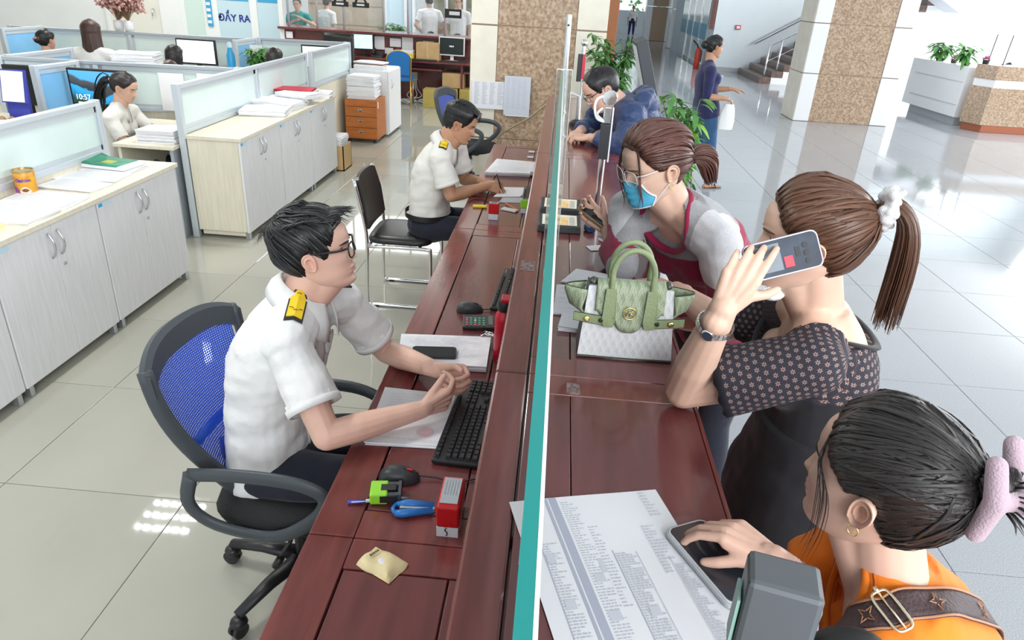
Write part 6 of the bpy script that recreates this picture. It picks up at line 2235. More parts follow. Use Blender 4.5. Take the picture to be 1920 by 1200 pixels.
# ---- woman in orange at the near corner
def build_orange():
 J = dict(hip=(0.688, 0.682, 0.80), neck=(0.525, 0.77, 1.253), mid=(0.655, 0.715, 1.02), head=(0.488, 0.808, 1.400), shL=(0.455, 0.589, 1.18), shR=(0.595, 0.952, 1.168),
   fwd=(-.72, .69, .04), up=(0, 0, 1), tf=(-.93, .36, 0),
   elL=(.43, .50, .95), wrL=(.40, .60, 1.18), elR=(.50, .96, 1.05), wrR=(.392, .848, 1.212), hipR=(.36, .93, 0),
   knL=(.65, .60, .44), knR=(.68, .80, .44), anL=(.69, .60, .07), anR=(.72, .80, .07))
 P = Person('person', 'woman in orange top with black hair twisted up in a mauve claw clip', (.69, .68, 0), J, .222, SK_ROSY, fem=True, detail=3, head=dict(nose=.72, cheek=2.2, jaw=1.12, wide=1.03))
 P.make_body(hands=dict(R=dict(d=(-.80, .55, .16), pn=(-.12, .05, -1), curls=[(.55, .45, .3), (.60, .45, .3), (.65, .5, .3), (.7, .55, .3)], thumb=(.55, .25, .55), spread=.05),
      L=dict(d=(-.9, .2, -.1), pn=(0, 0, -1), curls=[(.3, .3, .2)] * 4)), feet=(-1, 0, 0), shrink=.003)
 P.face(lid=.15, brow_mat=BROW, lip_mat=LIP_ROSE)
 def extra(T, Z, T0):
  return .035 + (T0 - .035) * smoothstep((Z - .42) / .3)
 def locks(s, mb, rng):
  s.skull_locks(mb, rng, 520, (0, -.56, .80), r=(.0012, .0030), eps=.0016, arc=(-2.0, 2.0), jit=.08)
  s.skull_locks(mb, rng, 150, (0, -.56, .78), r=(.0012, .0030), eps=.0016, arc=(2.0, 2 * PI - 2.0), jit=.08)
  for sd in (-1, 1):      # thin loose strands by the cheek
   for i in range(9):
    x = sd * rng.uniform(.235, .29)
    e = rng.uniform(-.04, .06)
    s.lock(mb, [(x * .75, .30, .84), (x * 1.1, .30, .62), (x * 1.12, .20 + e, .38), (x * 1.05, .17 + e, .10), (x * .95, .2 + e, -.1 - rng.uniform(0, .2))], rng.uniform(.0006, .0014), rng=rng, steps=16)
 P.hair(HAIR_DARK, PULLED, .085, pole=(0, -.62, .82), extra=extra, relief=.005, freq=40, locks=locks, seed=31)
 b = MB()
 rng = np.random.default_rng(5)
 for i in range(150):        # twisted bun
  a = rng.uniform(0, 2 * PI)
  r = .13 * math.sqrt(rng.uniform(.2, 1))
  tw = rng.uniform(.9, 2.0)
  pts = [(math.cos(a + tw * q) * r * (1 - .2 * q), -.46 - .22 * q + .08 * q * q, .78 + math.sin(a + tw * q) * r * 1.25) for q in np.linspace(0, 1, 6)]
  P.lock(b, pts, rng.uniform(.005, .009), rng=rng, taper=.6, steps=10)
 for i in range(26):         # ends sticking out of the clip
  a = rng.uniform(0, 2 * PI)
  P.lock(b, [(.08 * math.cos(a), -.60, .80 + .08 * math.sin(a)), (.13 * math.cos(a), -.68, .81 + .14 * math.sin(a)), (.17 * math.cos(a), -.70 - rng.uniform(0, .08), .81 + .2 * math.sin(a))], rng.uniform(.002, .004), rng=rng)
 b.build('bun', HAIR_DARK, P.body, smooth=True, off=P.loc)
 def clip(mb):
  Z = .82
  for sg in (-1, 1):
   mb.cap(P.fr.w((sg * .05, -.65, Z)), P.fr.w((sg * .15, -.57, Z)), .0125, .0125)
   mb.cap(P.fr.w((sg * .155, -.50, Z + .20)), P.fr.w((sg * .17, -.57, Z)), .012, .0135)
   mb.cap(P.fr.w((sg * .17, -.57, Z)), P.fr.w((sg * .155, -.55, Z - .24)), .0135, .012)
   mb.cap(P.fr.w((sg * .03, -.66, Z)), P.fr.w((sg * .10, -.77, Z + .02)), .013, .011)
  mb.cap(P.fr.w((-.06, -.66, Z)), P.fr.w((.06, -.66, Z)), .014, .014)
 P.garment('hair_clip', mat('mauve_plush', (.46, .34, .40), .95, bump=.7, bscale=350, dist=.003, sheen=.4), clip, .003, 4)
 OR = cloth_mat('orange_cotton', (.86, .22, .012), bump=.45, bscale=8)
 e = {}
 hol = []
 def both(mb):
  P.torso(mb, .017, waist=1.08, hem=.05)
  for q in 'LR':
   e[q] = P.sleeve(mb, q, .8, .024, .022, r1=.07)
   hol.append((e[q][0], e[q][1], e[q][2] - .006, .03))
 nc = P.J['neck'] + P.Fw[-1] * .03 - P.axis * .045
 P.garment('orange_top', OR, both, .005, 8, hol, neck=(nc, .105, nrm(P.axis + P.Fw[-1] * .2)), wrinkle=.006, wseed=3, recess=.05)
 top_vs, top_fs = P.last_vs, P.last_fs
 R = P.neck_ring
 c0 = R.mean(0)
 b = MB()
 b.tube(np.vstack([R, R[:2]]), .006, 8, False, flat=(1.0, .7))
 bvh = BVHTree.FromPolygons([tuple(v) for v in top_vs], top_fs)
 b.build('neckband', OR, P.body, smooth=True, off=P.loc)
 R2 = c0 + (R - c0) * 1.30 - P.axis * .02
 R2 = np.array([np.array(bvh.find_nearest(V(p))[0]) for p in R2])
 b = MB()
 b.tube(np.vstack([R2, R2[:2]]), .0016, 6, False)
 b.build('neckband_seam', cloth_mat('orange_seam', (.62, .13, .008)), P.body, smooth=True, off=P.loc)
 def tr(mb):
  P.limbs(mb, .014)
  mb.ball(P.J['hip'], (.16, .17, .14), axes=np.eye(3))
 P.garment('trousers', NAVY_CLOTH, tr, .014, 4)
 b = MB()
 h = P.head
 wq = float(np.interp(.33, *h.w))
 b.tube(P.fr.w(np.array([(-wq * 1.10, -.02 + .033 * math.sin(q), .285 + .033 * math.cos(q)) for q in np.linspace(0, 2 * PI, 17)])), .0013, 6, False)
 b.build('earring', GOLD, P.body, smooth=True, off=P.loc)
 P.top_bvh = bvh
 return P
ORANGEW = build_orange()
# ------------------------------------------------------------ things on the low desk
def keyboard(label, c, rz, L=.455, W=.135):
 t = thing('keyboard', label, 'keyboard', c, rz)
 b = MB(); b.prism([(-L / 2, -W / 2), (L / 2, -W / 2), (L / 2, W / 2), (-L / 2, W / 2)], 0, .016)
 b.build('case', BLACK_PL, t, bevel=.005)
 key = MB()
 def kk(x, y, w, d=.0155, z=.016):
  h = .008
  a, e = w / 2, d / 2
  i = .0022
  key.raw([(x - a, y - e, z), (x + a, y - e, z), (x + a, y + e, z), (x - a, y + e, z), (x - a + i, y - e + i, z + h), (x + a - i, y - e + i, z + h), (x + a - i, y + e - i, z + h), (x - a + i, y + e - i, z + h)],
    [(0, 1, 5, 4), (1, 2, 6, 5), (2, 3, 7, 6), (3, 0, 4, 7), (4, 5, 6, 7)])
 x0 = -L / 2 + .012
 p = .019
 for r in range(5):
  y = -W / 2 + .014 + r * p
  if r == 0:
   x = x0
   for w in (.024, .024, .024, .112, .024, .024, .024, .024):
    kk(x + w / 2, y, w - .002); x += w
  else:
   off = (0, .012, .009, .004, 0)[r]
   kk(x0 + (.019 + off) / 2, y, .017 + off)
   for i in range(1, 13):
    kk(x0 + off + i * p + p / 2, y, .017)
   xe = x0 + off + 13 * p
   kk((xe + x0 + .285) / 2, y, x0 + .285 - xe - .002)
  for i in range(3):
   if r in (0, 3, 4) or (r == 1 and i == 1):
    kk(x0 + .302 + i * p, y, .017)
  for i in range(4):
   kk(x0 + .368 + i * p, y, .017)
 y = W / 2 - .014
 for i in range(16):
  kk(x0 + i * .0205 + .01 + (.008 if i > 4 else 0) * .5, y, .016, .013)
 o = key.build('keys', mat('key_black', (.022, .022, .024), .45), t)
 o['kind'] = 'stuff'
 b = MB()
 for i in range(3):
  b.cbox((L / 2 - .055 + i * .015, W / 2 - .014, .0163), (.004, .004, .001))
 b.build('status_lights', PAPER, t)
 return t
keyboard('black keyboard under the hands of the young man in glasses', (-.196, 1.785, .781), PI / 2 - .06)
keyboard('black keyboard tucked under the ledge further along the desk', (-.14, 2.83, .781), PI / 2 - .05)
def mouse(label, c, rz, dot=True):
 t = thing('computer_mouse', label, 'mouse', c, rz)
 rows = []
 for i in range(24):
  a = 2 * PI * i / 24
  cx, cy = math.cos(a), math.sin(a)
  ex = .056 * np.sign(cx) * abs(cx) ** .8
  ey = .031 * np.sign(cy) * abs(cy) ** .75 * (1 - .1 * cx)
  r = []
  for q in np.linspace(0, 1, 8):
   s = math.cos(q * PI / 2) ** .6 if q < 1 else 0
   z = .036 * math.sin(q * PI / 2) * (1 - .22 * (ex * s / .056) - .18 * (ex * s / .056) ** 2)
   r.append((ex * s, ey * s, z))
  rows.append(r)
 b = MB(); b.grid(rows, closed_u=True); b.build('shell', DARKG, t, smooth=True)
 b = MB(); b.cbox((.028, 0, .0312), (.016, .006, .004), 0, 0, 0, .25)
 b.build('wheel', mat('wheel_red', (.6, .02, .03), .4) if dot else BLACK_PL, t, bevel=.001)
 b = MB(); b.tube([(.010, 0, .0362), (.054, 0, .020)], .0008, 4); b.build('button_split', BLACK, t)
 return t
mouse('black mouse with a red wheel near the green stamp', (-.350, 1.487, .781), .12)
b = MB(); b.tube(polycurve([(-.295, 1.495, .79), (-.25, 1.498, .786), (-.20, 1.49, .784), (-.12, 1.52, .784)], 20), .0022, 6)
tag(b.build('mouse_cable', BLACK_PL, None, smooth=True), 'thin black cable running from the red wheeled mouse', 'cable')
mouse('black mouse beside the calculator', (-.30, 2.592, .781), .15, False)
b = MB(); b.tube(polycurve([(-.245, 2.60, .786), (-.20, 2.615, .784), (-.13, 2.62, .784)], 14), .0022, 6)
tag(b.build('mouse_cable', BLACK_PL, None, smooth=True), 'thin black cable running from the mouse beside the calculator', 'cable')
ca = thing('calculator', 'black calculator with coloured keys beside the second mouse', 'calculator', (-.25, 2.475, .7795), .12)
_b = MB(); _b.slab([(-.062, -.06, 0), (.062, -.06, 0), (.062, .055, 0), (-.062, .055, 0)], (0, 0, .016)); _b.build('case', BLACK_PL, ca, bevel=.003)
for cn, cc in (('keys_red', (.62, .16, .16)), ('keys_green', (.10, .42, .30)), ('keys_white', (.7, .7, .7))):
 _b = MB()
 for i in range(5):
  for j in range(4):
   w = 'keys_red' if i == 0 or j == 0 and i < 4 else ('keys_green' if i in (1, 3) else ('keys_white' if i == 2 and j == 2 else 'keys_green'))
   if w == cn:
    _b.cbox((-.046 + i * .0165, -.045 + j * .019, .018), (.0085, .0085, .004))
 if _b.n:
  _b.build('keypad', mat(cn, cc, .5), ca)
_b = MB(); _b.cbox((.048, 0, .0165), (.018, .08, .002)); _b.build('display', mat('lcd_grey', (.12, .14, .13), .2), ca)
def sheet_stack(label, corners, z, n=1, th=.003, cat='document', name='document', lines=14, seed=0, mats=None, stamp=None):
 """documents given by their four corners in plan"""
 c = np.mean(np.array(corners), 0)
 t = thing(name, label, cat, (c[0], c[1], z))
 zz = 0
 rng = np.random.default_rng(seed)
 for i in range(n):
  j = rng.normal(0, .0025, 2) if i < n - 1 else (0, 0)
  P = [(p[0] - c[0] + j[0], p[1] - c[1] + j[1], zz) for p in corners]
  g = []
  for u in np.linspace(0, 1, 9):
   r = []
   for v in np.linspace(0, 1, 9):
    p = (np.array(P[0]) * (1 - u) * (1 - v) + np.array(P[1]) * u * (1 - v) + np.array(P[2]) * u * v + np.array(P[3]) * (1 - u) * v)
    p[2] += th + (.0022 * (math.sin(3 * u + seed) + 1) * (v - .5) ** 2 if i == n - 1 else 0)
    r.append(p)
   g.append(r)
  b = MB(); b.grid(g)
  b.raw(P + [(p[0], p[1], p[2] + th * .96) for p in P], [(0, 1, 5, 4), (1, 2, 6, 5), (2, 3, 7, 6), (3, 0, 4, 7), (3, 2, 1, 0)])
  b.build('sheet', (mats or [PAPER])[i % len(mats or [1])] if mats else PAPER, t)
  zz += th
 P = np.array([(p[0] - c[0], p[1] - c[1]) for p in corners])
 b = MB()
 for i in range(lines):
  v = .08 + .84 * (i + .5) / lines
  u = .10 + (.06 if rng.random() < .2 else 0)
  ue = rng.uniform(.5, .92)
  while u < ue:
   l = rng.uniform(.02, .08)
   q = []
   for uu, vv in ((u, v), (min(u + l, ue), v), (min(u + l, ue), v + .009), (u, v + .009)):
    p = P[0] * (1 - uu) * (1 - vv) + P[1] * uu * (1 - vv) + P[2] * uu * vv + P[3] * (1 - uu) * vv
    q.append((p[0], p[1], zz + .0042))
   b.quad(*q)
   u += l + .014
 if lines:
  b.build('printed_lines', INK_P, t)['kind'] = 'stuff'
 return t, zz, P, c
t, zz, P_, c_ = sheet_stack('white stamped document under the forearm of the young man in glasses', [(-.487, 1.630), (-.252, 1.640), (-.262, 1.925), (-.497, 1.935)], .7805, 2, .003, lines=0, seed=3)
RED_INK = mat('ink_red', (.72, .20, .25), .7)
_b = MB()
for r in (.024, .017):
 _b.tube([(.055 + r * math.cos(q), -.085 + r * math.sin(q), zz + .0045) for q in np.linspace(0, 2 * PI, 32)], .0007, 4, False)
for a in (-.01, 0, .01):
 _b.tube([(.045, -.085 + a, zz + .0045), (.065, -.085 + a, zz + .0045)], .0007, 4)
_b.build('seal', RED_INK, t)
text_lines(t, -.08, .11, -.135, -.12, zz + .0046, 1, MATS['ink_pale'], th=.0008, seed=4)
text_lines(t, -.09, .10, .02, .12, zz + .0046, 6, MATS['ink_pale'], th=.0008, seed=6)
sheet_stack('thick white dossier under the black phone on the low desk', [(-.490, 2.075), (-.178, 2.095), (-.185, 2.325), (-.520, 2.29)], .7805, 5, .0045, lines=16, seed=7, mats=[PAPER2, PAPER])
ck = thing('key_ring', 'small bunch of keys beside the red flask', 'keys', (-.195, 2.335, .805))
_b = MB()
for i in range(4):
 _b.tube([(.012 * math.cos(i), .012 * math.sin(i), .002 * i), (.035 * math.cos(i * 1.7 + .4), .03 * math.sin(i * 1.7 + .4), .002 * i)], .003, 5)
_b.tube([(.014 * math.cos(q), .014 * math.sin(q), .006) for q in np.linspace(0, 2 * PI, 20)], .0018, 5, False)
_b.build('keys', STEEL, ck, smooth=True)
def phone(label, M, L, W, T, m_front, m_body=DARKG, case=None, lens=None, r=.014):
 t = thing('phone', label, 'phone', (0, 0, 0))
 t.matrix_world = M
 def rr(l, w, rad, z0, z1):
  pts = []
  for cx, cy, a0 in ((l / 2 - rad, w / 2 - rad, 0), (-l / 2 + rad, w / 2 - rad, PI / 2), (-l / 2 + rad, -w / 2 + rad, PI), (l / 2 - rad, -w / 2 + rad, 1.5 * PI)):
   for q in np.linspace(0, PI / 2, 6):
    pts.append((cx + rad * math.cos(a0 + q), cy + rad * math.sin(a0 + q)))
  b = MB(); b.prism(pts, z0, z1); return b
 rr(L, W, r, 0, T).build('body', m_body, t, bevel=.0015)
 rr(L - .006, W - .006, r - .002, T, T + .0006).build('screen', m_front, t)
 if case:
  rr(L + .006, W + .006, r + .002, -.0012, T * .75).build('case', case, t, bevel=.0015)
 return t
SCREEN_OFF = mat('screen_off', (.012, .013, .016), .06)
phone('black phone lying on the thick white dossier', Matrix.Translation((-.372, 2.155, .805)) @ Matrix.Rotation(.12, 4, 'Z'), .158, .076, .010, SCREEN_OFF)
fl = thing('flask', 'red metal drinking flask with black lid standing under the ledge', 'flask', (-.132, 2.20, .78))
_b = MB(); _b.lathe([(.030, 0), (.033, .004), (.033, .165), (.029, .185), (.022, .195), (.022, .2)], (0, 0, 0), 28); _b.build('body', mat('flask_red', (.45, .012, .03), .3), fl, smooth=True, angle=50)
_b = MB(); _b.lathe([(.024, .197), (.025, .2), (.025, .232), (.022, .238)], (0, 0, 0), 24); _b.build('lid', BLACK_PL, fl, angle=40)
_b = MB(); _b.box((-.012, -.03, .236), (.03, .02, .25)); _b.build('lid_button', MATS['flask_red'], fl, bevel=.003)
# stamps, pens, stapler, packet
GREEN_PL = mat('lime_plastic', (.30, .72, .04), .35)
RED_PL = mat('stamp_red', (.50, .008, .012), .3)
CLEAR_PL = mat('clear_plastic', (.62, .66, .70), .12, spec=.6)
gsx = thing('rubber_stamp', 'lime green self-inking stamp lying on its side on a pen', 'stamp', (-.375, 1.405, .7815), .16)
_b = MB(); _b.box((-.032, -.030, .001), (.014, .030, .034)); _b.build('housing', GREEN_PL, gsx, bevel=.005)
_b = MB(); _b.box((.008, -.026, .006), (.044, -.014, .03)); _b.box((.008, .014, .006), (.044, .027, .03)); _b.box((.040, -.028, .003), (.048, .029, .032)); _b.build('frame', GREYPL, gsx, bevel=.001)
_b = MB(); _b.box((-.006, -.0305, .008), (.036, -.012, .029)); _b.box((-.004, -.012, .0325), (.034, .012, .0348)); _b.build('window', BLACK, gsx)
pn = thing('ballpoint_pen', 'blue and white pen lying partly under the lime stamp', 'pen', (-.385, 1.388, .7865), .26)
_b = MB(); _b.tube([(-.076, 0, 0), (-.03, 0, 0)], .0048, 8); _b.build('barrel', mat('pen_blue', (.06, .07, .50), .35), pn, smooth=True)
_b = MB(); _b.tube([(-.03, 0, 0), (.055, 0, 0), (.078, 0, 0)], [.0045, .0042, .001], 8); _b.tube([(-.066, -.004, .003), (-.02, -.006, .004)], .0015, 5); _b.build('grip', mat('pen_pale', (.72, .70, .78), .35), pn, smooth=True)
sp = thing('stapler', 'small blue stapler lying on the desk beside the red stamp', 'stapler', (-.285, 1.362, .780), .10)
BLUE_PL = mat('stapler_blue', (.02, .17, .52), .35)
_b = MB(); _b.tube([(-.046, -.018, .012), (-.03, -.019, .012), (.048, -.005, .012)], [.008, .011, .008], 10, flat=(1, 1)); _b.build('base', BLUE_PL, sp, smooth=True)
_b = MB(); _b.tube([(-.046, .014, .013), (-.02, .016, .014), (.05, .010, .013)], [.007, .0115, .010], 10); _b.tube([(-.046, .014, .013), (-.053, -.002, .012), (-.046, -.018, .012)], .006, 8); _b.build('upper_arm', BLUE_PL, sp, smooth=True)
_b = MB(); _b.box((-.036, -.004, .006), (.052, .006, .017)); _b.build('staple_rail', STEEL, sp, bevel=.001)
def box_stamp(label, c, rz, k=1.0, body=RED_PL):
 t = thing('rubber_stamp', label, 'stamp', c, rz)
 w, d = .056 * k, .040 * k
 b = MB(); b.box((-w / 2, -d / 2, .034 * k), (w / 2, d / 2, .092 * k)); b.build('housing', body, t, bevel=.004 * k)
 b = MB(); b.box((-w / 2 + .002, -d / 2 + .002, 0), (w / 2 - .002, d / 2 - .002, .006)); b.box((-w / 2 + .002, -d / 2 + .001, 0), (w / 2 - .002, -d / 2 + .004, .033 * k)); b.box((-w / 2 + .002, d / 2 - .004, 0), (w / 2 - .002, d / 2 - .001, .033 * k))
 b.build('frame', CLEAR_PL, t, bevel=.001)
 b = MB(); b.box((-w / 2 + .004, -d / 2 + .006, .012), (w / 2 - .004, d / 2 - .006, .03 * k)); b.build('ink_block', BLACK, t)
 b = MB(); b.box((-w / 2 + .005, -d / 2 + .004, .092 * k), (w / 2 - .005, d / 2 - .004, .0945 * k)); tp = b.build('top_window', mat('stamp_label', (.42, .47, .50), .12, coat=.6), t, bevel=.001)
 b = MB()
 for i in range(4):
  b.cbox((0, -d * .25 + i * d * .16, .0948 * k), (w * .6, .0018, .0006))
 b.build('label_lines', BLACK, tp)
 return t
def tall_stamp():
 """red stamp standing upright: two storeys, short side facing"""
 t = thing('rubber_stamp', 'tall red self-inking stamp with clear foot standing by the blue stapler', 'stamp', (-.186, 1.345, .7795), .0)
 b = MB(); b.box((-.030, -.060, .030), (.026, .060, .092)); b.build('housing', RED_PL, t, bevel=.006, seg=3)
 b = MB(); b.box((-.029, -.059, 0), (.025, -.056, .030)); b.box((-.029, -.059, 0), (-.027, .059, .028)); b.box((.023, -.059, 0), (.025, .059, .028)); b.box((-.029, .056, 0), (.025, .059, .028)); b.build('foot', mat('stamp_foot', (.66, .67, .68), .2), t, bevel=.001)
 b = MB(); b.box((-.025, -.054, .006), (.021, .054, .03)); b.build('ink_block', BLACK, t)
 b = MB(); b.box((-.024, -.045, .092), (.020, .050, .095)); tp = b.build('top_window', MATS['stamp_label'] if 'stamp_label' in MATS else mat('stamp_label', (.42, .47, .50), .12, coat=.6), t, bevel=.001)
 b = MB()
 for i in range(5):
  b.cbox((-.016 + i * .007, .012, .0953), (.0012, .055, .0006))
 b.build('label_lines', INK, tp)
 b = MB(); b.box((-.010, -.0625, .034), (-.002, -.060, .040)); b.box((.002, -.0625, .036), (.010, -.060, .044)); b.build('catch', RED_PL, t)
 b = MB(); b.tube(polycurve([(-.004, -.0598, .029), (-.008, -.0598, .022), (-.002, -.0598, .014), (-.004, -.0598, .005)], 12), .0014, 5); b.build('pen_mark', BLACK, t)
 return t
tall_stamp()
box_stamp('red self-inking stamp with open clear frame in front of the writing man', (-.325, 3.86, .7795), 0.0, 1.05)
box_stamp('lime green self-inking stamp at the foot of the ledge near the writing man', (-.155, 4.03, .7795), 0.0, .9, GREEN_PL)
pk = thing('packet', 'small crumpled cream paper packet on the near desk', 'packet', (-.322, 1.178, .7795), -.45)
rows = []
for i in range(11):
 u = -1 + i / 5
 row = []
 for j in range(9):
  v = -1 + j / 4
  e = (1 - abs(u) ** 4) * (1 - abs(v) ** 4)
  row.append((u * .050 + .004 * math.sin(v * 3), v * .034 + .003 * math.sin(u * 4), .003 + .017 * e ** .5 + .003 * math.sin(u * 5 + v * 3)))
 rows.append(row)
_b = MB(); _b.grid(rows); _b.raw([(r[0], r[1], .001) for r in (rows[0][0], rows[10][0], rows[10][8], rows[0][8])], [(0, 3, 2, 1)])
for e0, e1 in (([r[0] for r in rows], 0), ([r[8] for r in rows], 1)):
 n_ = len(e0)
 _b.raw(e0 + [(q[0], q[1], .001) for q in e0], [(i, i + 1, n_ + i + 1, n_ + i) for i in range(n_ - 1)])
for e0 in (rows[0], rows[10]):
 n_ = len(e0)
 _b.raw(list(e0) + [(q[0], q[1], .001) for q in e0], [(i, i + 1, n_ + i + 1, n_ + i) for i in range(n_ - 1)])
_b.build('wrapper', mat('packet_cream', (.78, .66, .38), .7, var=.06, scale=40), pk, smooth=True, angle=50)
_b = MB(); _b.ball((.008, -.004, .0195), (.014, .010, .002), 14, 6); _b.build('print_patch', PAPER, pk)
_b = MB()
for i in range(5):
 _b.cbox((-.026 + .001 * i, -.008 + i * .005, .0235), (.006, .0032, .0006))
_b.build('print_lines', BLACK, pk)
# by the writing man
sheet_stack('white form the young man is writing on', [(-.37, 4.32), (-.20, 4.36), (-.155, 4.60), (-.325, 4.57)], .7805, 1, .002, lines=8, seed=11)
sheet_stack('white open dossier at the far end of the low desk', [(-.485, 4.86), (-.165, 4.90), (-.14, 5.28), (-.44, 5.30)], .7805, 4, .006, lines=12, seed=12, mats=[PAPER2, PAPER])
paper_bundle('narrow paper stack leaning by the ledge behind the far dossier', (-.115, 5.0, .7805), .07, .3, .05, 0, seed=13)
sheet_stack('grey plastic envelope under the form of the writing man', [(-.33, 4.20), (-.19, 4.23), (-.16, 4.36), (-.31, 4.32)], .7795, 1, .001, lines=0, seed=14, mats=[mat('film_grey', (.42, .44, .50), .3)])
o = MB().cbox((-.428, 4.07, .787), (.085, .03, .014), .1).build('glue_stick', mat('glue_yellow', (.80, .58, .02), .4), None, bevel=.004)
tag(o, 'yellow box cutter shaped tool beside the red stamp of the writing man', 'tool')
o = MB().cbox((-.245, 4.05, .785), (.10, .045, .01), -.4).build('eraser_pack', mat('eraser_white', (.72, .73, .70), .5), None, bevel=.003)
tag(o, 'clear white packet between the red and green stamps', 'packet')
_b = MB(); _b.tube([(-.28, 4.18, .786), (-.20, 4.05, .788)], .004, 6)
tag(_b.build('pencil', mat('pencil_orange', (.75, .22, .06), .5), None), 'orange red pencil beside the red stamp of the writing man', 'pencil')
keyboard('black keyboard half hidden by the form of the writing man', (-.12, 4.36, .7805), PI / 2)
_b = MB(); _b.tube(polycurve([(-.50, 4.22, .70), (-.515, 4.12, .77), (-.49, 4.20, .785), (-.42, 4.22, .783), (-.34, 4.10, .783)], 24), .0022, 6)
tag(_b.build('cable', BLACK_PL, None, smooth=True), 'thin black cable looping over the desk edge by the yellow tool', 'cable')
o = MB().box((-.12, 3.06, .7805), (-.07, 3.38, .84)).build('paper_tray', PAPER, None, bevel=.003)
tag(o, 'white paper block tucked between the ledge and the far keyboard', 'paper block')
for i, y in enumerate((5.52, 5.72)):
 tag(MB().cbox((-.19, y, .7845), (.05, .04, .01)).build('socket_cover', PAPER, None, bevel=.002), ('nearer white socket cover at the end of the low desk', 'farther white socket cover at the end of the low desk')[i], 'socket')
# ------------------------------------------------------------ things on the ledge
bp = thing('printed_form', 'large white printed spreadsheet under the silver edged phone on the ledge', 'document', (.13, .85, 1.1712))
cor = np.array([(-.032, .972), (.236, 1.045), (.345, .70), (.075, .62)]) - (.13, .85)
ex = cor[1] - cor[0]; ey = cor[3] - cor[0]
at_ = lambda u, v, z: (cor[0][0] + ex[0] * u + ey[0] * v, cor[0][1] + ex[1] * u + ey[1] * v, z)
g = [[at_(u, v, .0012 + .0010 * math.sin(u * 5)) for v in np.linspace(0, 1, 9)] for u in np.linspace(0, 1, 13)]
_b = MB(); _b.grid(g); _o = _b.build('sheet', PAPER, bp); _s = _o.modifiers.new('s', 'SOLIDIFY'); _s.thickness = .0006; _s.offset = -1
def rect(b, u0, u1, v0, v1, z=.0030):
 b.quad(at_(u0, v0, z), at_(u1, v0, z), at_(u1, v1, z), at_(u0, v1, z))
_b = MB(); rect(_b, .255, .305, .0, 1.0); rect(_b, .225, .245, .0, 1.0, .0031)
_b.build('grey_band', mat('print_grey', (.42, .45, .54), .8), bp)
_b = MB()
rng = np.random.default_rng(8)
for c0, c1, v0, v1, nn in ((.10, .20, .30, 1.0, 46), (.32, .42, .04, .95, 60), (.43, .49, .22, .7, 26), (.52, .64, .40, 1.0, 44), (.76, .86, .25, .55, 16), (.84, .93, .5, 1.0, 34), (.86, .95, .02, .2, 8)):
 for i in range(nn):
  v = v0 + (v1 - v0) * i / nn
  u = c0
  ue = c0 + (c1 - c0) * rng.choice([.5, .8, 1.0])
  while u < ue:
   l = rng.uniform(.01, .03)
   rect(_b, u, min(u + l, ue), v, v + .006)
   u += l + .006
_b.build('printed_lines', mat('print_line', (.50, .52, .58), .8), bp)['kind'] = 'stuff'
_b = MB()
for c0, c1, v0, v1 in ((.11, .16, .36, .42), (.12, .18, .62, .67), (.34, .40, .5, .55), (.40, .43, .42, .5), (.56, .62, .7, .75), (.33, .40, .7, .75), (.55, .60, .9, .95)):
 rect(_b, c0, c1, v0, v1, .0031)
_b.build('grey_cells', mat('print_cell', (.60, .62, .68), .8), bp)['kind'] = 'stuff'
_b = MB()
for c0, c1, v0, v1 in ((.51, .515, .38, 1.0), (.10, .104, .28, 1.0), (.65, .653, .4, 1.0), (.83, .833, .45, 1.0)):
 rect(_b, c0, c1, v0, v1, .0031)
_b.build('rule_lines', MATS['print_grey'], bp)['kind'] = 'stuff'
CLEAR_CASE = mat('case_clear', (.72, .74, .78), .15, trans=.3)
phone('black screened phone in a clear case held by the woman in orange', Matrix.Translation((.312, .868, 1.1755)) @ Matrix.Rotation(-1.10, 4, 'Z'), .172, .080, .009, mat('screen_slate', (.022, .026, .036), .14), mat('body_silver', (.70, .72, .76), .2, .6), CLEAR_CASE)
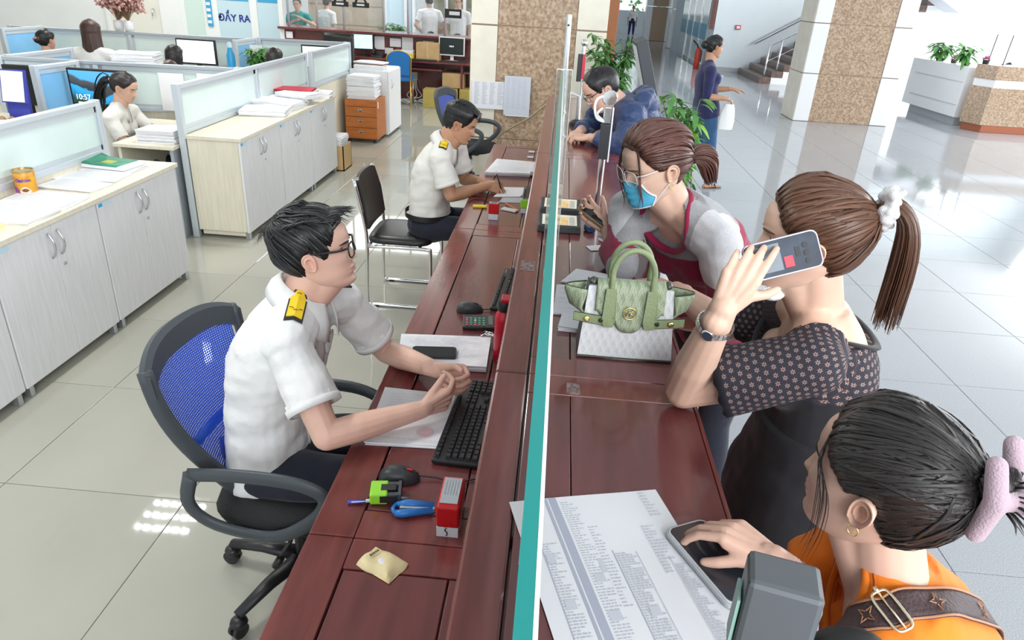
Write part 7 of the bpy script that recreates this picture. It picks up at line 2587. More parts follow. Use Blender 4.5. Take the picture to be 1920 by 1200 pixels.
# ---- green and white handbag
def bag_mat(name, base, line, sc=.030, w=.085):
 m, nt, N, L, b = _nodes(name)
 uv = N.new('ShaderNodeUVMap')
 sp_ = N.new('ShaderNodeSeparateXYZ'); L.new(uv.outputs[0], sp_.inputs[0])
 v = _mathn(N, L, 'MULTIPLY', sp_.outputs[1], 1 / sc)
 row = _mathn(N, L, 'FLOOR', v)
 u = _mathn(N, L, 'ADD', _mathn(N, L, 'MULTIPLY', sp_.outputs[0], 1 / sc), _mathn(N, L, 'MULTIPLY', _mathn(N, L, 'MODULO', row, 2.0), .5))
 fu = _mathn(N, L, 'FRACT', u); fv = _mathn(N, L, 'FRACT', v)
 tri = _mathn(N, L, 'ABSOLUTE', _mathn(N, L, 'SUBTRACT', _mathn(N, L, 'MULTIPLY', fu, 2.0), 1.0))
 a1 = _mathn(N, L, 'LESS_THAN', _mathn(N, L, 'ABSOLUTE', _mathn(N, L, 'SUBTRACT', tri, fv)), w * 1.6)
 tri2 = _mathn(N, L, 'ABSOLUTE', _mathn(N, L, 'SUBTRACT', _mathn(N, L, 'MULTIPLY', _mathn(N, L, 'FRACT', _mathn(N, L, 'ADD', fu, .28)), 2.0), 1.0))
 a2 = _mathn(N, L, 'LESS_THAN', _mathn(N, L, 'ABSOLUTE', _mathn(N, L, 'SUBTRACT', _mathn(N, L, 'SUBTRACT', 1.0, tri2), fv)), w * 1.3)
 st = _mathn(N, L, 'LESS_THAN', _mathn(N, L, 'ABSOLUTE', _mathn(N, L, 'SUBTRACT', fu, .5)), w * .55)
 s_ = _mathn(N, L, 'MAXIMUM', _mathn(N, L, 'MAXIMUM', a1, a2), st)
 mx = N.new('ShaderNodeMix'); mx.data_type = 'RGBA'
 L.new(s_, mx.inputs[0]); mx.inputs[6].default_value = (*base, 1); mx.inputs[7].default_value = (*line, 1)
 L.new(mx.outputs[2], b.inputs['Base Color'])
 b.inputs['Roughness'].default_value = .55
 return m
BAG_W = bag_mat('bag_white', (.68, .70, .72), (.84, .85, .87), .021)
BAG_G = bag_mat('bag_green', (.30, .37, .23), (.46, .52, .38), .022)
BAG_L = mat('bag_leather', (.30, .37, .20), .42, bump=.15, bscale=150)
BAG_E = mat('bag_edge', (.03, .04, .02), .5)
def handbag():
 t = thing('handbag', 'green and white monogram handbag standing on the ledge', 'bag', (.213, 1.60, 1.1705), .01)
 H, W0, W1, D0, D1 = .200, .118, .104, .052, .030
 def shell(z, u, side):
  q = z / H
  w = W0 + (W1 - W0) * q
  return w
 rows, uv = [], []
 n = 24
 ring = []
 for i in range(n * 2):
  pass
 def sec(q):
  w, d = W0 + (W1 - W0) * q, D0 + (D1 - D0) * q
  pts = []
  m = 12
  for k in range(m + 1):
   x = -w + 2 * w * k / m
   pts.append((x, -d - .004 * math.sin(PI * k / m) * (1 - q)))
  for k in range(1, 4):
   pts.append((w - .012 * math.sin(PI * k / 4) * q, -d + 2 * d * k / 4))
  for k in range(m + 1):
   x = w - 2 * w * k / m
   pts.append((x, d))
  for k in range(1, 4):
   pts.append((-w + .012 * math.sin(PI * k / 4) * q, d - 2 * d * k / 4))
  return pts
 lev = np.linspace(0, 1, 9)
 S = [sec(q) for q in lev]
 m = len(S[0])
 P = [[(S[j][i][0], S[j][i][1] + .01 * lev[j], H * lev[j] * .90) for j in range(9)] for i in range(m)]
 arc = [0]
 for i in range(1, m):
  arc.append(arc[-1] + math.dist(S[0][i], S[0][i - 1]))
 UV = [[(arc[i], H * lev[j]) for j in range(9)] for i in range(m)]
 b = MB(); b.grid(P, closed_u=True, uv=UV)
 b.raw([p[0] for p in P], [tuple(range(m - 1, -1, -1))])
 b.raw([p[8] for p in P], [tuple(range(m))])
 b.build('body', BAG_W, t, smooth=True, angle=50)
 b = MB(); b.tube([(-W0, -D0 - .002, .003), (W0, -D0 - .002, .003)], .003, 6); b.build('bottom_piping', BAG_E, t)
 nx = 25
 rows, uvs = [], []
 for i in range(nx):
  u = -1 + 2 * i / (nx - 1)
  x = u * .084
  dn = .072 + .030 * math.exp(-(u / .42) ** 4) + .006 * math.cos(u * PI) - (.008 if abs(u) > .9 else 0)
  row = [(x, .030, H * .9 - .002), (x, .0, H * .9 + .012), (x, -.030, H * .9 + .006)]
  for k in range(1, 8):
   q = k / 7
   z = H * .9 - dn * q
   d = D0 + (D1 - D0) * (z / H)
   row.append((x, -d - .004 + .010 * (z / (H * .9)) - .002, z))
  rows.append(row)
  uvs.append([(x, -j * .012) for j in range(len(row))])
 b = MB(); b.grid(rows, uv=uvs)
 fo = b.build('flap', BAG_G, t, smooth=True); sd = fo.modifiers.new('s', 'SOLIDIFY'); sd.thickness = .003
 b = MB(); b.tube([r[-1] for r in rows], .0016, 5); b.build('flap_edge', BAG_E, fo)
 for s in (-1, 1):
  g = []
  for i in range(13):
   q = i / 12
   a = PI * q
   bx = s * (W1 + .004 + .052 * math.sin(a))
   by = -D1 + 2 * D1 * q
   g.append([(s * (W1 + .0), by * .9, H * .50), (s * (W1 + .012 + .03 * math.sin(a)), by, H * .62), (bx, by * 1.05, H * .80), (bx * .99, by, H * .84 + .004)])
  uvg = [[(i * .012, j * .02) for j in range(4)] for i in range(13)]
  b = MB(); b.grid(g, uv=uvg); wo = b.build('gusset', BAG_G, t, smooth=True); sd = wo.modifiers.new('s', 'SOLIDIFY'); sd.thickness = .003
  b = MB(); b.tube([r[3] for r in g], .0018, 5); b.build('gusset_edge', BAG_E, wo, smooth=True)
  z0 = H * .50
  fy = lambda z: -(D0 + (D1 - D0) * (z / H)) - .004
  x0, x1 = s * .040, s * .136
  pts = [(x0, fy(z0) - .004, z0 - .013), (x0 - s * .008, fy(z0) - .004, z0), (x0, fy(z0) - .004, z0 + .011), (x1, fy(z0) + .004, z0 + .018), (x1, fy(z0) + .004, z0 - .004)]
  b = MB(); b.slab(pts if s > 0 else pts[::-1], (0, -.003, 0)); so = b.build('strap', BAG_L, t, bevel=.001)
  b = MB(); b.tube(np.array(pts + pts[:1]) + (0, -.002, 0), .0011, 5, False); b.build('strap_edge', BAG_E, so)
  A = np.array([[1, 0, 0], [0, 0, 1], [0, -1, 0]])
  for xx, m_ in ((s * .103, GOLD), (s * .068, BAG_E)):
   b = MB(); b.lathe([(.0065, 0), (.0065, .002), (.004, .0035)], (xx, fy(z0) - .0055, z0 + .004 * abs(xx) / .1), 14, 0, A); b.build('stud', m_, so)
  xh = s * .050
  b = MB()
  b.slab([(xh - .013, fy(H * .86) - .004, H * .92), (xh - .017, fy(z0) - .006, z0 + .006), (xh - .012, fy(z0) - .006, z0 - .014), (xh + .012, fy(z0) - .006, z0 - .014), (xh + .017, fy(z0) - .006, z0 + .006), (xh + .013, fy(H * .86) - .004, H * .92)], (0, -.003, 0))
  b.build('handle_tab', BAG_L, t, bevel=.001)
  b = MB(); b.ball((s * (W1 - .012), .0, H * .93), (.010, .016, .010), 10, 8); b.build('corner_buckle', mat('buckle_dark', (.12, .12, .10), .35, .6), t, smooth=True)
 for yy, nm in ((-.034, 'handle'), (.034, 'handle')):
  pts = [(-.050, yy, H * .78), (-.049, yy, H * 1.0)] + [(-.050 * math.cos(q) ** 1, yy * .9, H * 1.08 + .065 * math.sin(q)) for q in np.linspace(.05, PI - .05, 16)] + [(.049, yy, H * 1.0), (.050, yy, H * .78)]
  b = MB(); b.tube(polycurve(pts, 40), .0072, 10); b.build(nm, BAG_L if yy < 0 else BAG_L, t, smooth=True)
 A = np.array([[1, 0, 0], [0, 0, 1], [0, -1, 0]])
 zc = H * .62
 yf = -(D0 + (D1 - D0) * .6) - .006
 b = MB()
 b.tube([(.0155 * math.cos(q), yf - .003, zc + .0155 * math.sin(q)) for q in np.linspace(0, 2 * PI, 36)], .0018, 6, False)
 for st in (((-.009, -.007), (-.009, .007), (-.0045, -.002), (0, .007), (0, -.007)), ((0, .001), (.009, .008)), ((.002, .002), (.009, -.008)), ((0, .007), (0, -.007))):
  b.tube([(x, yf - .003, zc + z) for x, z in st], .0013, 5)
 b.build('round_emblem', GOLD, t, smooth=True)
 return t
handbag()
sheet_stack('folded white leaflet lying behind the handbag beside the glass', [(.030, 1.78), (.16, 1.775), (.17, 2.00), (.038, 1.995)], 1.1705, 2, .002, lines=5, seed=31)
sheet_stack('loose printed slips fanned out above the handbag', [(.05, 2.02), (.21, 2.0), (.25, 2.10), (.10, 2.14)], 1.1705, 2, .002, lines=6, seed=32)
sheet_stack('white folded paper under the left wing of the handbag', [(.045, 1.68), (.115, 1.675), (.115, 1.765), (.055, 1.765)], 1.1705, 3, .004, lines=0, seed=33)
sheet_stack('small white card lying in front of the masked woman', [(.155, 2.335), (.232, 2.365), (.218, 2.42), (.137, 2.38)], 1.1705, 1, .001, lines=2, seed=34)
def rating_box(label, c, rz=0.0, seed=0):
 t = thing('card_box', label, 'device', c, rz)
 b = MB()
 b.raw([(-.082, -.052, 0), (.082, -.052, 0), (.086, .06, 0), (-.086, .06, 0), (-.080, -.048, .026), (.080, -.048, .026), (.083, .058, .042), (-.083, .058, .042)],
  [(3, 2, 1, 0), (4, 5, 6, 7), (0, 1, 5, 4), (1, 2, 6, 5), (2, 3, 7, 6), (3, 0, 4, 7)])
 b.build('case', mat('case_charcoal', (.028, .032, .036), .45), t, bevel=.003)
 def on(u, v, o=.0008):
  return (-.066 + .132 * u, -.038 + .086 * v, .026 + .016 * ((-.038 + .086 * v + .048) / .106) + o)
 b = MB(); b.quad(on(0, 0), on(1, 0), on(1, 1), on(0, 1)); f = b.build('card_face', mat('card_cream', (.80, .76, .62), .5), t)
 b = MB(); b.quad(on(.28, .06, .0012), on(.75, .06, .0012), on(.75, .8, .0012), on(.28, .8, .0012)); b.build('card_picture', mat('card_orange', (.80, .42, .10), .5, col2=(.80, .66, .40), scale=30), f)
 b = MB()
 for i in range(7):
  b.quad(on(.78, .1 + i * .11, .0014), on(.94, .1 + i * .11, .0014), on(.94, .14 + i * .11, .0014), on(.78, .14 + i * .11, .0014))
  b.quad(on(.08, .1 + i * .11, .0014), on(.24, .1 + i * .11, .0014), on(.24, .13 + i * .11, .0014), on(.08, .13 + i * .11, .0014))
 b.build('card_lettering', INK, f)
 return t
rating_box('black sloped card box nearer the camera on the ledge beside the masked woman', (.038, 2.56, 1.1705), .02)
rating_box('black sloped card box farther from the camera behind its twin on the ledge', (.040, 2.79, 1.1705), -.02)
ntb = thing('notebook', 'small notebook with a curled black cover beside the masked woman hand', 'notebook', (.245, 2.46, 1.171), .55)
_b = MB(); _b.box((-.05, -.034, 0), (.05, .034, .014)); _b.build('pages', PAPER, ntb, bevel=.003)
_b = MB(); _b.grid([[(-.052 + .104 * u, -.034 + .07 * v, .0148 + .012 * u * u) for v in np.linspace(0, 1, 4)] for u in np.linspace(0, 1, 8)]); _o = _b.build('cover', BLACK_LEATHER, ntb, smooth=True); _s = _o.modifiers.new('s', 'SOLIDIFY'); _s.thickness = .002
phone('phone held by the masked woman over the ledge', Matrix.Translation((.168, 2.345, 1.292)) @ Matrix.Rotation(-.55, 4, 'Z') @ Matrix.Rotation(.42, 4, 'Y') @ Matrix.Rotation(.25, 4, 'X'), .150, .072, .010, SCREEN_OFF, mat('body_bronze', (.35, .24, .15), .3, .6))
tag(MB().cbox((.155, 2.56, 1.183), (.03, .045, .024), .4).build('clip', mat('clip_blue', (.04, .10, .20), .3), None, bevel=.004), 'dark blue plastic clip right of the nearer card box', 'clip')
# phone at the ear: back of the phone towards the camera
_x = V((.93, .10, .30)).normalized()
_n = V((-.30, -.88, .30)); _n = (_n - _x * _n.dot(_x)).normalized()
_y = _n.cross(_x)
_M = Matrix((( _x.x, _y.x, _n.x, .462), (_x.y, _y.y, _n.y, 1.325), (_x.z, _y.z, _n.z, 1.548), (0, 0, 0, 1)))
PH_BLUE = mat('phone_back_blue', (.007, .014, .032), .3, spec=.3, col2=(.022, .04, .072), scale=18)
t = phone('blue backed phone in a clear case at the ear of the woman in lace', _M, .148, .076, .009, PH_BLUE, mat('phone_rim', (.45, .42, .52), .2, .5), None)
_b = MB()
for x, y in ((.045, .012), (.045, -.004), (.045, -.020)):
 _b.lathe([(.0055, 0), (.0055, .0015)], (x, y, .0096), 16)
_b.build('camera_lens', BLACK, t)
_b = MB(); _b.box((.024, -.008, .0096), (.034, .012, .0105)); _b.build('finger_sensor', BLACK, t)
_b = MB(); _b.box((-.060, -.026, .0096), (-.004, .028, .0104)); _b.build('paper_slip', mat('slip_white', (.17, .20, .24), .4), t)
_b = MB(); _b.box((.000, -.024, .0096), (.018, -.002, .0106)); _b.build('red_tag', mat('tag_red', (.50, .02, .05), .4), t)
# near camera: another reporter's camera on a monopod at the counter edge
vc = thing('video_camera', 'dark grey box shaped camera on a monopod beside the woman in orange', 'camera', (.40, .44, 0))
_b = MB(); _b.tube([(.40, .44, 0), (.36, .465, 1.20), (.262, .50, 1.36)], .013, 10); _b.lathe([(.03, 0), (.026, .02)], (.40, .44, 0), 12)
pt(vc, 'monopod', BLACK_PL, mb=_b, smooth=True)
_b = MB(); _b.cbox((.255, .515, 1.435), (.070, .055, .13), -.25, 0, -.1); pt(vc, 'body', mat('camera_grey', (.10, .11, .12), .4), mb=_b, bevel=.006)
_b = MB(); _b.cbox((.2175, .522, 1.44), (.003, .035, .06), -.25, 0, -.1); pt(vc, 'green_label', mat('label_green', (.35, .60, .50), .4), mb=_b)
_b = MB(); _b.ball((.335, .50, 1.40), (.05, .04, .045), 16, 10); pt(vc, 'lens_hood', BLACK, mb=_b, smooth=True)
# strap and buckle over the woman in orange
def shoulder_strap():
 P = ORANGEW
 t = thing('shoulder_strap', 'brown patterned bag strap with gold buckle across the woman in orange', 'strap', P.loc)
 bvh = P.top_bvh
 C = polycurve(STRAP_PATH, 60)
 pts, nor = [], []
 for p in C:
  q = bvh.find_nearest(V(p))
  pts.append(np.array(q[0])); nor.append(np.array(q[1]))
 pts, nor = np.array(pts), np.array(nor)
 for _ in range(6):
  pts[1:-1] = (pts[:-2] + 2 * pts[1:-1] + pts[2:]) / 4
  nor[1:-1] = (nor[:-2] + 2 * nor[1:-1] + nor[2:]) / 4
 tan = np.gradient(pts, axis=0)
 lat = np.cross(nor, tan)
 lat /= np.linalg.norm(lat, axis=1, keepdims=True)
 nor /= np.linalg.norm(nor, axis=1, keepdims=True)
 w = .021
 def band(a, c, o, m, name, par):
  g = [[pts[i] + lat[i] * (a + (c - a) * v) + nor[i] * o for v in np.linspace(0, 1, 5)] for i in range(60)]
  b = MB(); b.grid(g)
  x = b.build(name, m, par, smooth=True, off=P.loc)
  sd = x.modifiers.new('s', 'SOLIDIFY'); sd.thickness = .002; sd.offset = 0
  return x
 wb = band(-w, w, .007, mat('strap_brown', (.045, .022, .024), .5, bump=.2, bscale=200), 'webbing', t)
 for sg in (-1, 1):
  band(sg * w * .98, sg * w * .84, .0085, mat('strap_tan', (.42, .20, .11), .5), 'tan_border', wb)
 for i0, star in ((10, 0), (20, 1), (42, 0), (51, 1)):
  b = MB()
  for k in range(4):
   a = k * PI / 2 + (PI / 4 if star else 0)
   d1 = math.cos(a); d2 = math.sin(a)
   tn = tan[i0] / np.linalg.norm(tan[i0])
   c = pts[i0] + nor[i0] * .0095
   tip = c + (tn * d1 + lat[i0] * d2) * .013
   l = c + (tn * math.cos(a + .6) + lat[i0] * math.sin(a + .6)) * .005
   r = c + (tn * math.cos(a - .6) + lat[i0] * math.sin(a - .6)) * .005
   b.tube([l, tip, r], .0009, 5)
  b.build('flower_motif', MATS['strap_tan'], wb, off=P.loc)
 i0 = 30
 tn = tan[i0] / np.linalg.norm(tan[i0]); c = pts[i0] + nor[i0] * .012
 ring = []
 for q in np.linspace(0, 2 * PI, 40):
  cx, cy = math.cos(q), math.sin(q)
  ring.append(c + tn * (.013 * np.sign(cx) * abs(cx) ** .5) + lat[i0] * (.027 * np.sign(cy) * abs(cy) ** .4))
 b = MB(); b.tube(ring, .0021, 8, False); b.tube([c + tn * .0 - lat[i0] * .026, c + lat[i0] * .026], .0016, 6)
 b.tube([c + lat[i0] * .026, c + lat[i0] * .034], .003, 8)
 b.build('buckle', mat('buckle_gold', (.86, .76, .56), .25, 1.0), t, smooth=True, off=P.loc)
STRAP_PATH = [(0.446, 0.8, 1.061), (0.437, 0.72, 1.222), (0.456, 0.68, 1.31), (0.504, 0.68, 1.33), (0.6, 0.74, 1.255), (0.693, 0.8, 1.132)]
shoulder_strap()
# ------------------------------------------------------------ far counter with its clutter
fcx = thing('service_counter', 'dark red wooden service counter along the back of the office', 'counter', (-3.0, 13.1, 0))
pt(fcx, 'desk_top', WOOD, [((-5.0, 12.78, .70), (-.99, 13.25, .735))], bevel=.004)
pt(fcx, 'back_board', WOOD_D, [((-5.05, 13.25, .0), (-.99, 13.30, 1.09))])
pt(fcx, 'ledge', WOOD, [((-5.10, 13.12, 1.09), (-.99, 13.75, 1.13))], bevel=.006)
pt(fcx, 'ledge', WOOD, [((-5.13, 13.12, 1.09), (-5.10, 14.2, 1.13))], bevel=.006)
for x in (-4.9, -3.15, -1.75, -1.05):
 pt(fcx, 'side_panel', WOOD_D, [((x - .02, 12.82, 0), (x + .02, 13.25, .70))])
pt(fcx, 'keyboard_shelf', WOOD, [((-2.75, 12.76, .58), (-2.10, 13.1, .605))], bevel=.003)
pt(fcx, 'keyboard_shelf', WOOD, [((-1.72, 12.80, .56), (-1.06, 13.1, .585))], bevel=.003)
# glass wall and its steel mullions standing on the ledge
gw = thing('window_1', 'glass screen wall with steel mullions above the far counter', 'window', (-3, 13.6, 1.13)); gw['kind'] = 'structure'
mull = (-5.09, -4.55, -4.05, -3.31, -2.86, -2.18, -1.02)
for x in mull:
 _b = MB(); _b.tube([(x, 13.6, 1.13), (x, 13.6, 3.4)], .022, 10); pt(gw, 'mullion', mat('mullion_pale', (.72, .75, .77), .3, .2), mb=_b, smooth=True)
for a, b2 in zip(mull[:-1], mull[1:]):
 pt(gw, 'pane', mat('thin_glass', (.92, .97, .98), .02, trans=1.0, alpha=.10), [((a + .03, 13.597, 1.14), (b2 - .03, 13.603, 3.3))])
for i, x in enumerate((-4.10, -3.72)):
 tt = thing('hanging_sign', ('black plate hanging on the glass left of the steel post', 'black plate hanging on the glass right of the steel post')[i], 'sign', (x, 13.575, 1.5))
 MB().box((-.15, -.02, .0), (.15, .02, .085)).build('plate', BLACK, tt, bevel=.004)
 _b = MB(); _b.tube([(-.10, 0, .08), (0, 0, .24), (.10, 0, .08)], .018, 8); _b.build('bracket', BLACK, tt, smooth=True)
 MB().box((-.07, -.023, .03), (.07, -.0205, .06)).build('plate_print', PAPER2, tt)
tt = thing('hanging_sign', 'black plate hanging on the glass before the white shirted man at right', 'sign', (-2.0, 13.575, 1.42))
MB().box((-.18, -.02, .0), (.12, .02, .15)).build('plate', BLACK, tt, bevel=.004)
MB().box((-.10, -.023, .05), (.09, -.0205, .11)).build('plate_print', PAPER2, tt)
# room behind the glass
struct('wall_behind', mat('stone_tan', (.52, .44, .34), .4, var=.06, scale=5), [((-6.4, 18.5, 0), (-4.5, 18.7, 5))])
struct('wall_side', WALL_W, [((-9, 18.45, 0), (-6.4, 18.6, 5)), ((-4.5, 18.6, 0), (-1.0, 18.75, 5))])
for i, z in enumerate((.9, 1.35, 1.8)):
 struct('trim_%d' % (i + 2), MATS['stone_joint'], [((-6.4, 18.49, z), (-4.5, 18.5, z + .012))])
for i, x in enumerate((-4.45, -3.95, -3.75, -3.3, -2.95, -2.5, -1.9)):
 struct('window_%d' % (i + 2), mat('frame_pale', (.78, .80, .82), .4), [((x, 18.3, 0), (x + .07, 18.45, 3.2))], bevel=.005)
struct('window_9', mat('pane_sky', (.62, .80, .88), .2), [((-4.4, 18.42, 0), (-3.8, 18.44, 3.2))])
struct('window_10', mat('pane_olive', (.28, .30, .20), .3, col2=(.12, .08, .07), scale=2.2), [((-3.25, 18.42, 0), (-1.2, 18.44, 3.2))])
# desktop clutter, left to right
bc = thing('office_chair', 'black padded high back office chair behind the back partition', 'chair', (-3.80, 12.35, 0))
_b = MB(); _b.grid([[(x, -.02 + .05 * (x / .28) ** 2, z) for z in np.linspace(.62, 1.13, 8)] for x in np.linspace(-.27, .27, 12)])
_o = _b.build('backrest', BLACK_LEATHER, bc, smooth=True); _s = _o.modifiers.new('s', 'SOLIDIFY'); _s.thickness = .07
MB().box((-.25, 0, .43), (.25, .46, .52)).build('seat', BLACK_LEATHER, bc, bevel=.03, seg=3)
_b = MB(); _b.lathe([(.03, .05), (.03, .43)], (0, .2, 0), 12); _b.build('gas_column', BLACK_PL, bc)
for i in range(5):
 a = i * 2 * PI / 5
 _b = MB(); _b.tube([(0, .2, .09), (.28 * math.cos(a), .2 + .28 * math.sin(a), .05)], [.03, .02], 8); _b.ball((.28 * math.cos(a), .2 + .28 * math.sin(a), .03), .03, 10, 6); _b.build('base_leg', BLACK_PL, bc, smooth=True)
monitor('monitor with a pale blue window on the far counter behind the black chair', (-3.55, 13.02, .97), .36, .27, .2, mat('screen_cyan', (.55, .78, .88), .3, emit=.5, col2=(.75, .84, .9), scale=9), desk_z=.735)
for i, (x0, x1, z0, z1, lab) in enumerate(((-3.40, -3.22, .84, 1.06, 'tall notice pinned on the far counter board beside the cyan screen'), (-3.12, -2.92, .90, 1.04, 'wide notice pinned on the far counter board above the telephone'), (-2.90, -2.70, .82, 1.07, 'grey notice pinned behind the blue banquet chair'), (-2.52, -2.32, .82, 1.03, 'notice pinned above the yellow box on the far counter'), (-3.20, -3.05, .78, .88, 'small leaflet propped beside the telephone'), (-5.0, -4.88, .94, 1.05, 'small leaflet at the left end of the far counter'))):
 o = MB().box((x0, 13.235 - .06 * (i > 3), z0), (x1, 13.243 - .06 * (i > 3), z1)).build('notice', PAPER2 if i in (2, 3) else PAPER, None)
 tag(o, lab, 'notice')
tp = thing('telephone', 'black desk telephone on the far counter', 'telephone', (-3.28, 12.98, .735))
_b = MB(); _b.raw([(-.1, -.1, 0), (.1, -.1, 0), (.1, .1, 0), (-.1, .1, 0), (-.1, -.09, .03), (.1, -.09, .03), (.1, .09, .09), (-.1, .09, .09)], [(3, 2, 1, 0), (4, 5, 6, 7), (0, 1, 5, 4), (1, 2, 6, 5), (2, 3, 7, 6), (3, 0, 4, 7)]); _b.build('base', BLACK_PL, tp, bevel=.006)
_b = MB(); _b.tube([(-.07, -.08, .06), (-.075, 0, .11), (-.07, .08, .12)], [.026, .018, .026], 8); _b.build('handset', BLACK_PL, tp, smooth=True)
yb = thing('box', 'yellow topped stationery box on the far counter', 'box', (-2.74, 12.97, .735))
MB().box((-.12, -.08, 0), (.12, .08, .09)).build('carton', mat('carton_yellow', (.80, .60, .05), .6), yb, bevel=.003)
MB().box((-.11, -.07, .09), (.11, .07, .15)).build('paper_pile', PAPER2, yb, bevel=.002)
MB().box((-.05, -.082, .03), (.05, -.0805, .06)).build('label_print', DARKG, yb)
cbx = thing('cardboard_box', 'brown cardboard box standing on the far counter beside the white framed monitor', 'box', (-2.36, 13.0, .735))
MB().box((-.21, -.14, 0), (.19, .16, .29)).build('carton', CARD, cbx, bevel=.004)
MB().box((-.02, -.143, 0), (.0, .163, .2935)).build('tape', mat('tape_tan', (.62, .45, .26), .4), cbx)
tm, tz = monitor('white framed monitor with a dark screen at the right end of the far counter', (-1.96, 13.0, .985), .46, .31, -.04, mat('screen_dark_green', (.020, .032, .032), .15), frame=mat('bezel_white', (.78, .78, .77), .4), desk_z=.735)
text_obj('lettering', 'VIEW', .035, TXT_W, tm, Matrix.Translation((0, -.0235, tz)) @ Matrix.Rotation(PI / 2, 4, 'X'))
keyboard('grey keyboard in front of the white framed monitor', (-1.92, 12.86, .736), 0)
keyboard('dark keyboard lying beside the brown box on the far counter', (-2.42, 12.83, .736), 0)
mouse('black mouse at the right end of the far counter', (-1.55, 12.86, .736), 1.5, False)
for lab, lo, hi, m in (('large olive brown cardboard box on the floor under the far counter', (-2.37, 12.42, 0), (-1.80, 12.72, .31), mat('card_olive', (.42, .33, .09), .8, var=.05, scale=6)),
     ('smaller cardboard box perched on the olive brown box', (-2.10, 12.84, .30), (-1.72, 13.15, .55), CARD),
     ('cardboard box on the floor at the right under the far counter', (-1.78, 12.75, 0), (-1.45, 13.2, .30), MATS['card_olive'])):
 t = thing('cardboard_box', lab, 'box', ((lo[0] + hi[0]) / 2, (lo[1] + hi[1]) / 2, lo[2]))
 pt(t, 'carton', m, [(lo, hi)], bevel=.006)
 yc = (lo[1] + hi[1]) / 2
 pt(t, 'tape', MATS['tape_tan'], [((lo[0] + .01, yc - .02, hi[2]), (hi[0] - .01, yc + .02, hi[2] + .0015)), ((lo[0] - .0015, yc - .02, hi[2] - .08), (lo[0], yc + .02, hi[2]))])
pt_s = thing('socket', 'grey wall socket with hanging cables under the far counter', 'socket', (-2.68, 13.24, .42))
MB().box((-.06, -.012, -.07), (.06, .01, .07)).build('plate', mat('plate_grey', (.45, .47, .48), .5), pt_s, bevel=.004)
for i in range(4):
 _b = MB(); _b.tube(polycurve([(-.02 + .02 * i, -.02, -.03), (.03 * i - .03, -.06, -.2), (.09 * i - .12, -.10 - .02 * i, -.34), (.07 - .1 * i, -.2, -.40), (-.1 + .1 * i, -.3, -.405)], 20), .008, 6)
 _b.build('power_cable', mat('cable_white', (.66, .67, .68), .5), pt_s, smooth=True)
for i, (x, y, lab) in enumerate(((-2.75, 12.72, 'tangle of pale cables on the floor beside the gold chair leg'), (-2.45, 12.85, 'tangle of pale cables on the floor next to the olive box'))):
 _b = MB()
 for j in range(3):
  rr = RNG.uniform(.07, .14)
  _b.tube([(x + rr * math.cos(q + j), y + rr * .7 * math.sin(q), .012 + .012 * j + .02 * (1 + math.sin(2 * q + j))) for q in np.linspace(0, 2 * PI * 1.3, 40)], .009, 6)
 tag(_b.build('cable_coil', MATS['cable_white'], None, smooth=True), lab, 'cable')
# ------------------------------------------------------------ plants
LEAF = mat('leaf_green', (.055, .20, .045), .45, col2=(.12, .33, .08), scale=9)
LEAF_Y = mat('leaf_lime', (.26, .50, .05), .45)
STEM_M = mat('stem_green', (.16, .24, .06), .6)
POT = mat('pot_white', (.75, .75, .74), .35)
def leaf_shape(b, p, d, up, L, W, droop=.3):
 d = nrm(d)
 s = nrm(np.cross(d, up))
 n = 5
 rows = []
 for i in range(n):
  q = i / (n - 1)
  c = p + d * L * q + np.array((0, 0, -1.0)) * droop * L * q * q
  w = W * math.sin(PI * min(.98, q * .92 + .04)) ** .8
  lift = np.cross(s, d) * w * .25
  rows.append([c - s * w + lift, c, c + s * w + lift])
 b.grid(rows)
def leafy_plant(name, label, loc, pot_r, pot_h, stems, H, spread, leaf, seed, m=LEAF, lean=(0, 0), z0=None, m2=None, group=None, density=16, potm=POT, cat='plant'):
 rng = np.random.default_rng(seed)
 t = thing(name, label, cat, loc, group=group)
 if pot_r:
  b = MB(); b.lathe([(pot_r * .75, 0), (pot_r, pot_h * .9), (pot_r * 1.06, pot_h * .92), (pot_r * 1.06, pot_h), (pot_r * .9, pot_h), (pot_r * .88, pot_h - .03)], (0, 0, 0), 24)
  b.build('pot', potm, t, angle=40)
 st, lf, lf2 = MB(), MB(), MB()
 for i in range(stems):
  a = rng.uniform(0, 2 * PI)
  r = spread * math.sqrt(rng.uniform(.1, 1))
  h = H * rng.uniform(.65, 1.05)
  base = np.array((rng.normal(0, pot_r * .35 + .01), rng.normal(0, pot_r * .35 + .01), pot_h * .92))
  tip = np.array((math.cos(a) * r + lean[0], math.sin(a) * r + lean[1], pot_h + h))
  C = bez(base, (base[0] * .6 + tip[0] * .3, base[1] * .6 + tip[1] * .3, pot_h + h * .75), tip, 14)
  st.tube(C, np.linspace(.007, .0025, 14), 5)
  for j in range(density):
   q = rng.uniform(.25 if z0 is None else z0, 1)
   k = min(12, int(q * 13))
   p = C[k] * (1 - (q * 13 - k)) + C[k + 1] * (q * 13 - k)
   aa = rng.uniform(0, 2 * PI)
   d = np.array((math.cos(aa), math.sin(aa), rng.uniform(-.35, .5)))
   tgt = lf2 if (m2 and rng.random() < .3) else lf
   leaf_shape(tgt, p, d, (0, 0, 1), leaf * rng.uniform(.7, 1.2), leaf * .15, rng.uniform(.2, .7))
 st.build('stems', STEM_M, t, smooth=True)
 o = lf.build('leaves', m, t, smooth=True); o['kind'] = 'stuff'
 if m2 and lf2.n:
  o = lf2.build('pale_leaves', m2, t, smooth=True); o['kind'] = 'stuff'
 return t
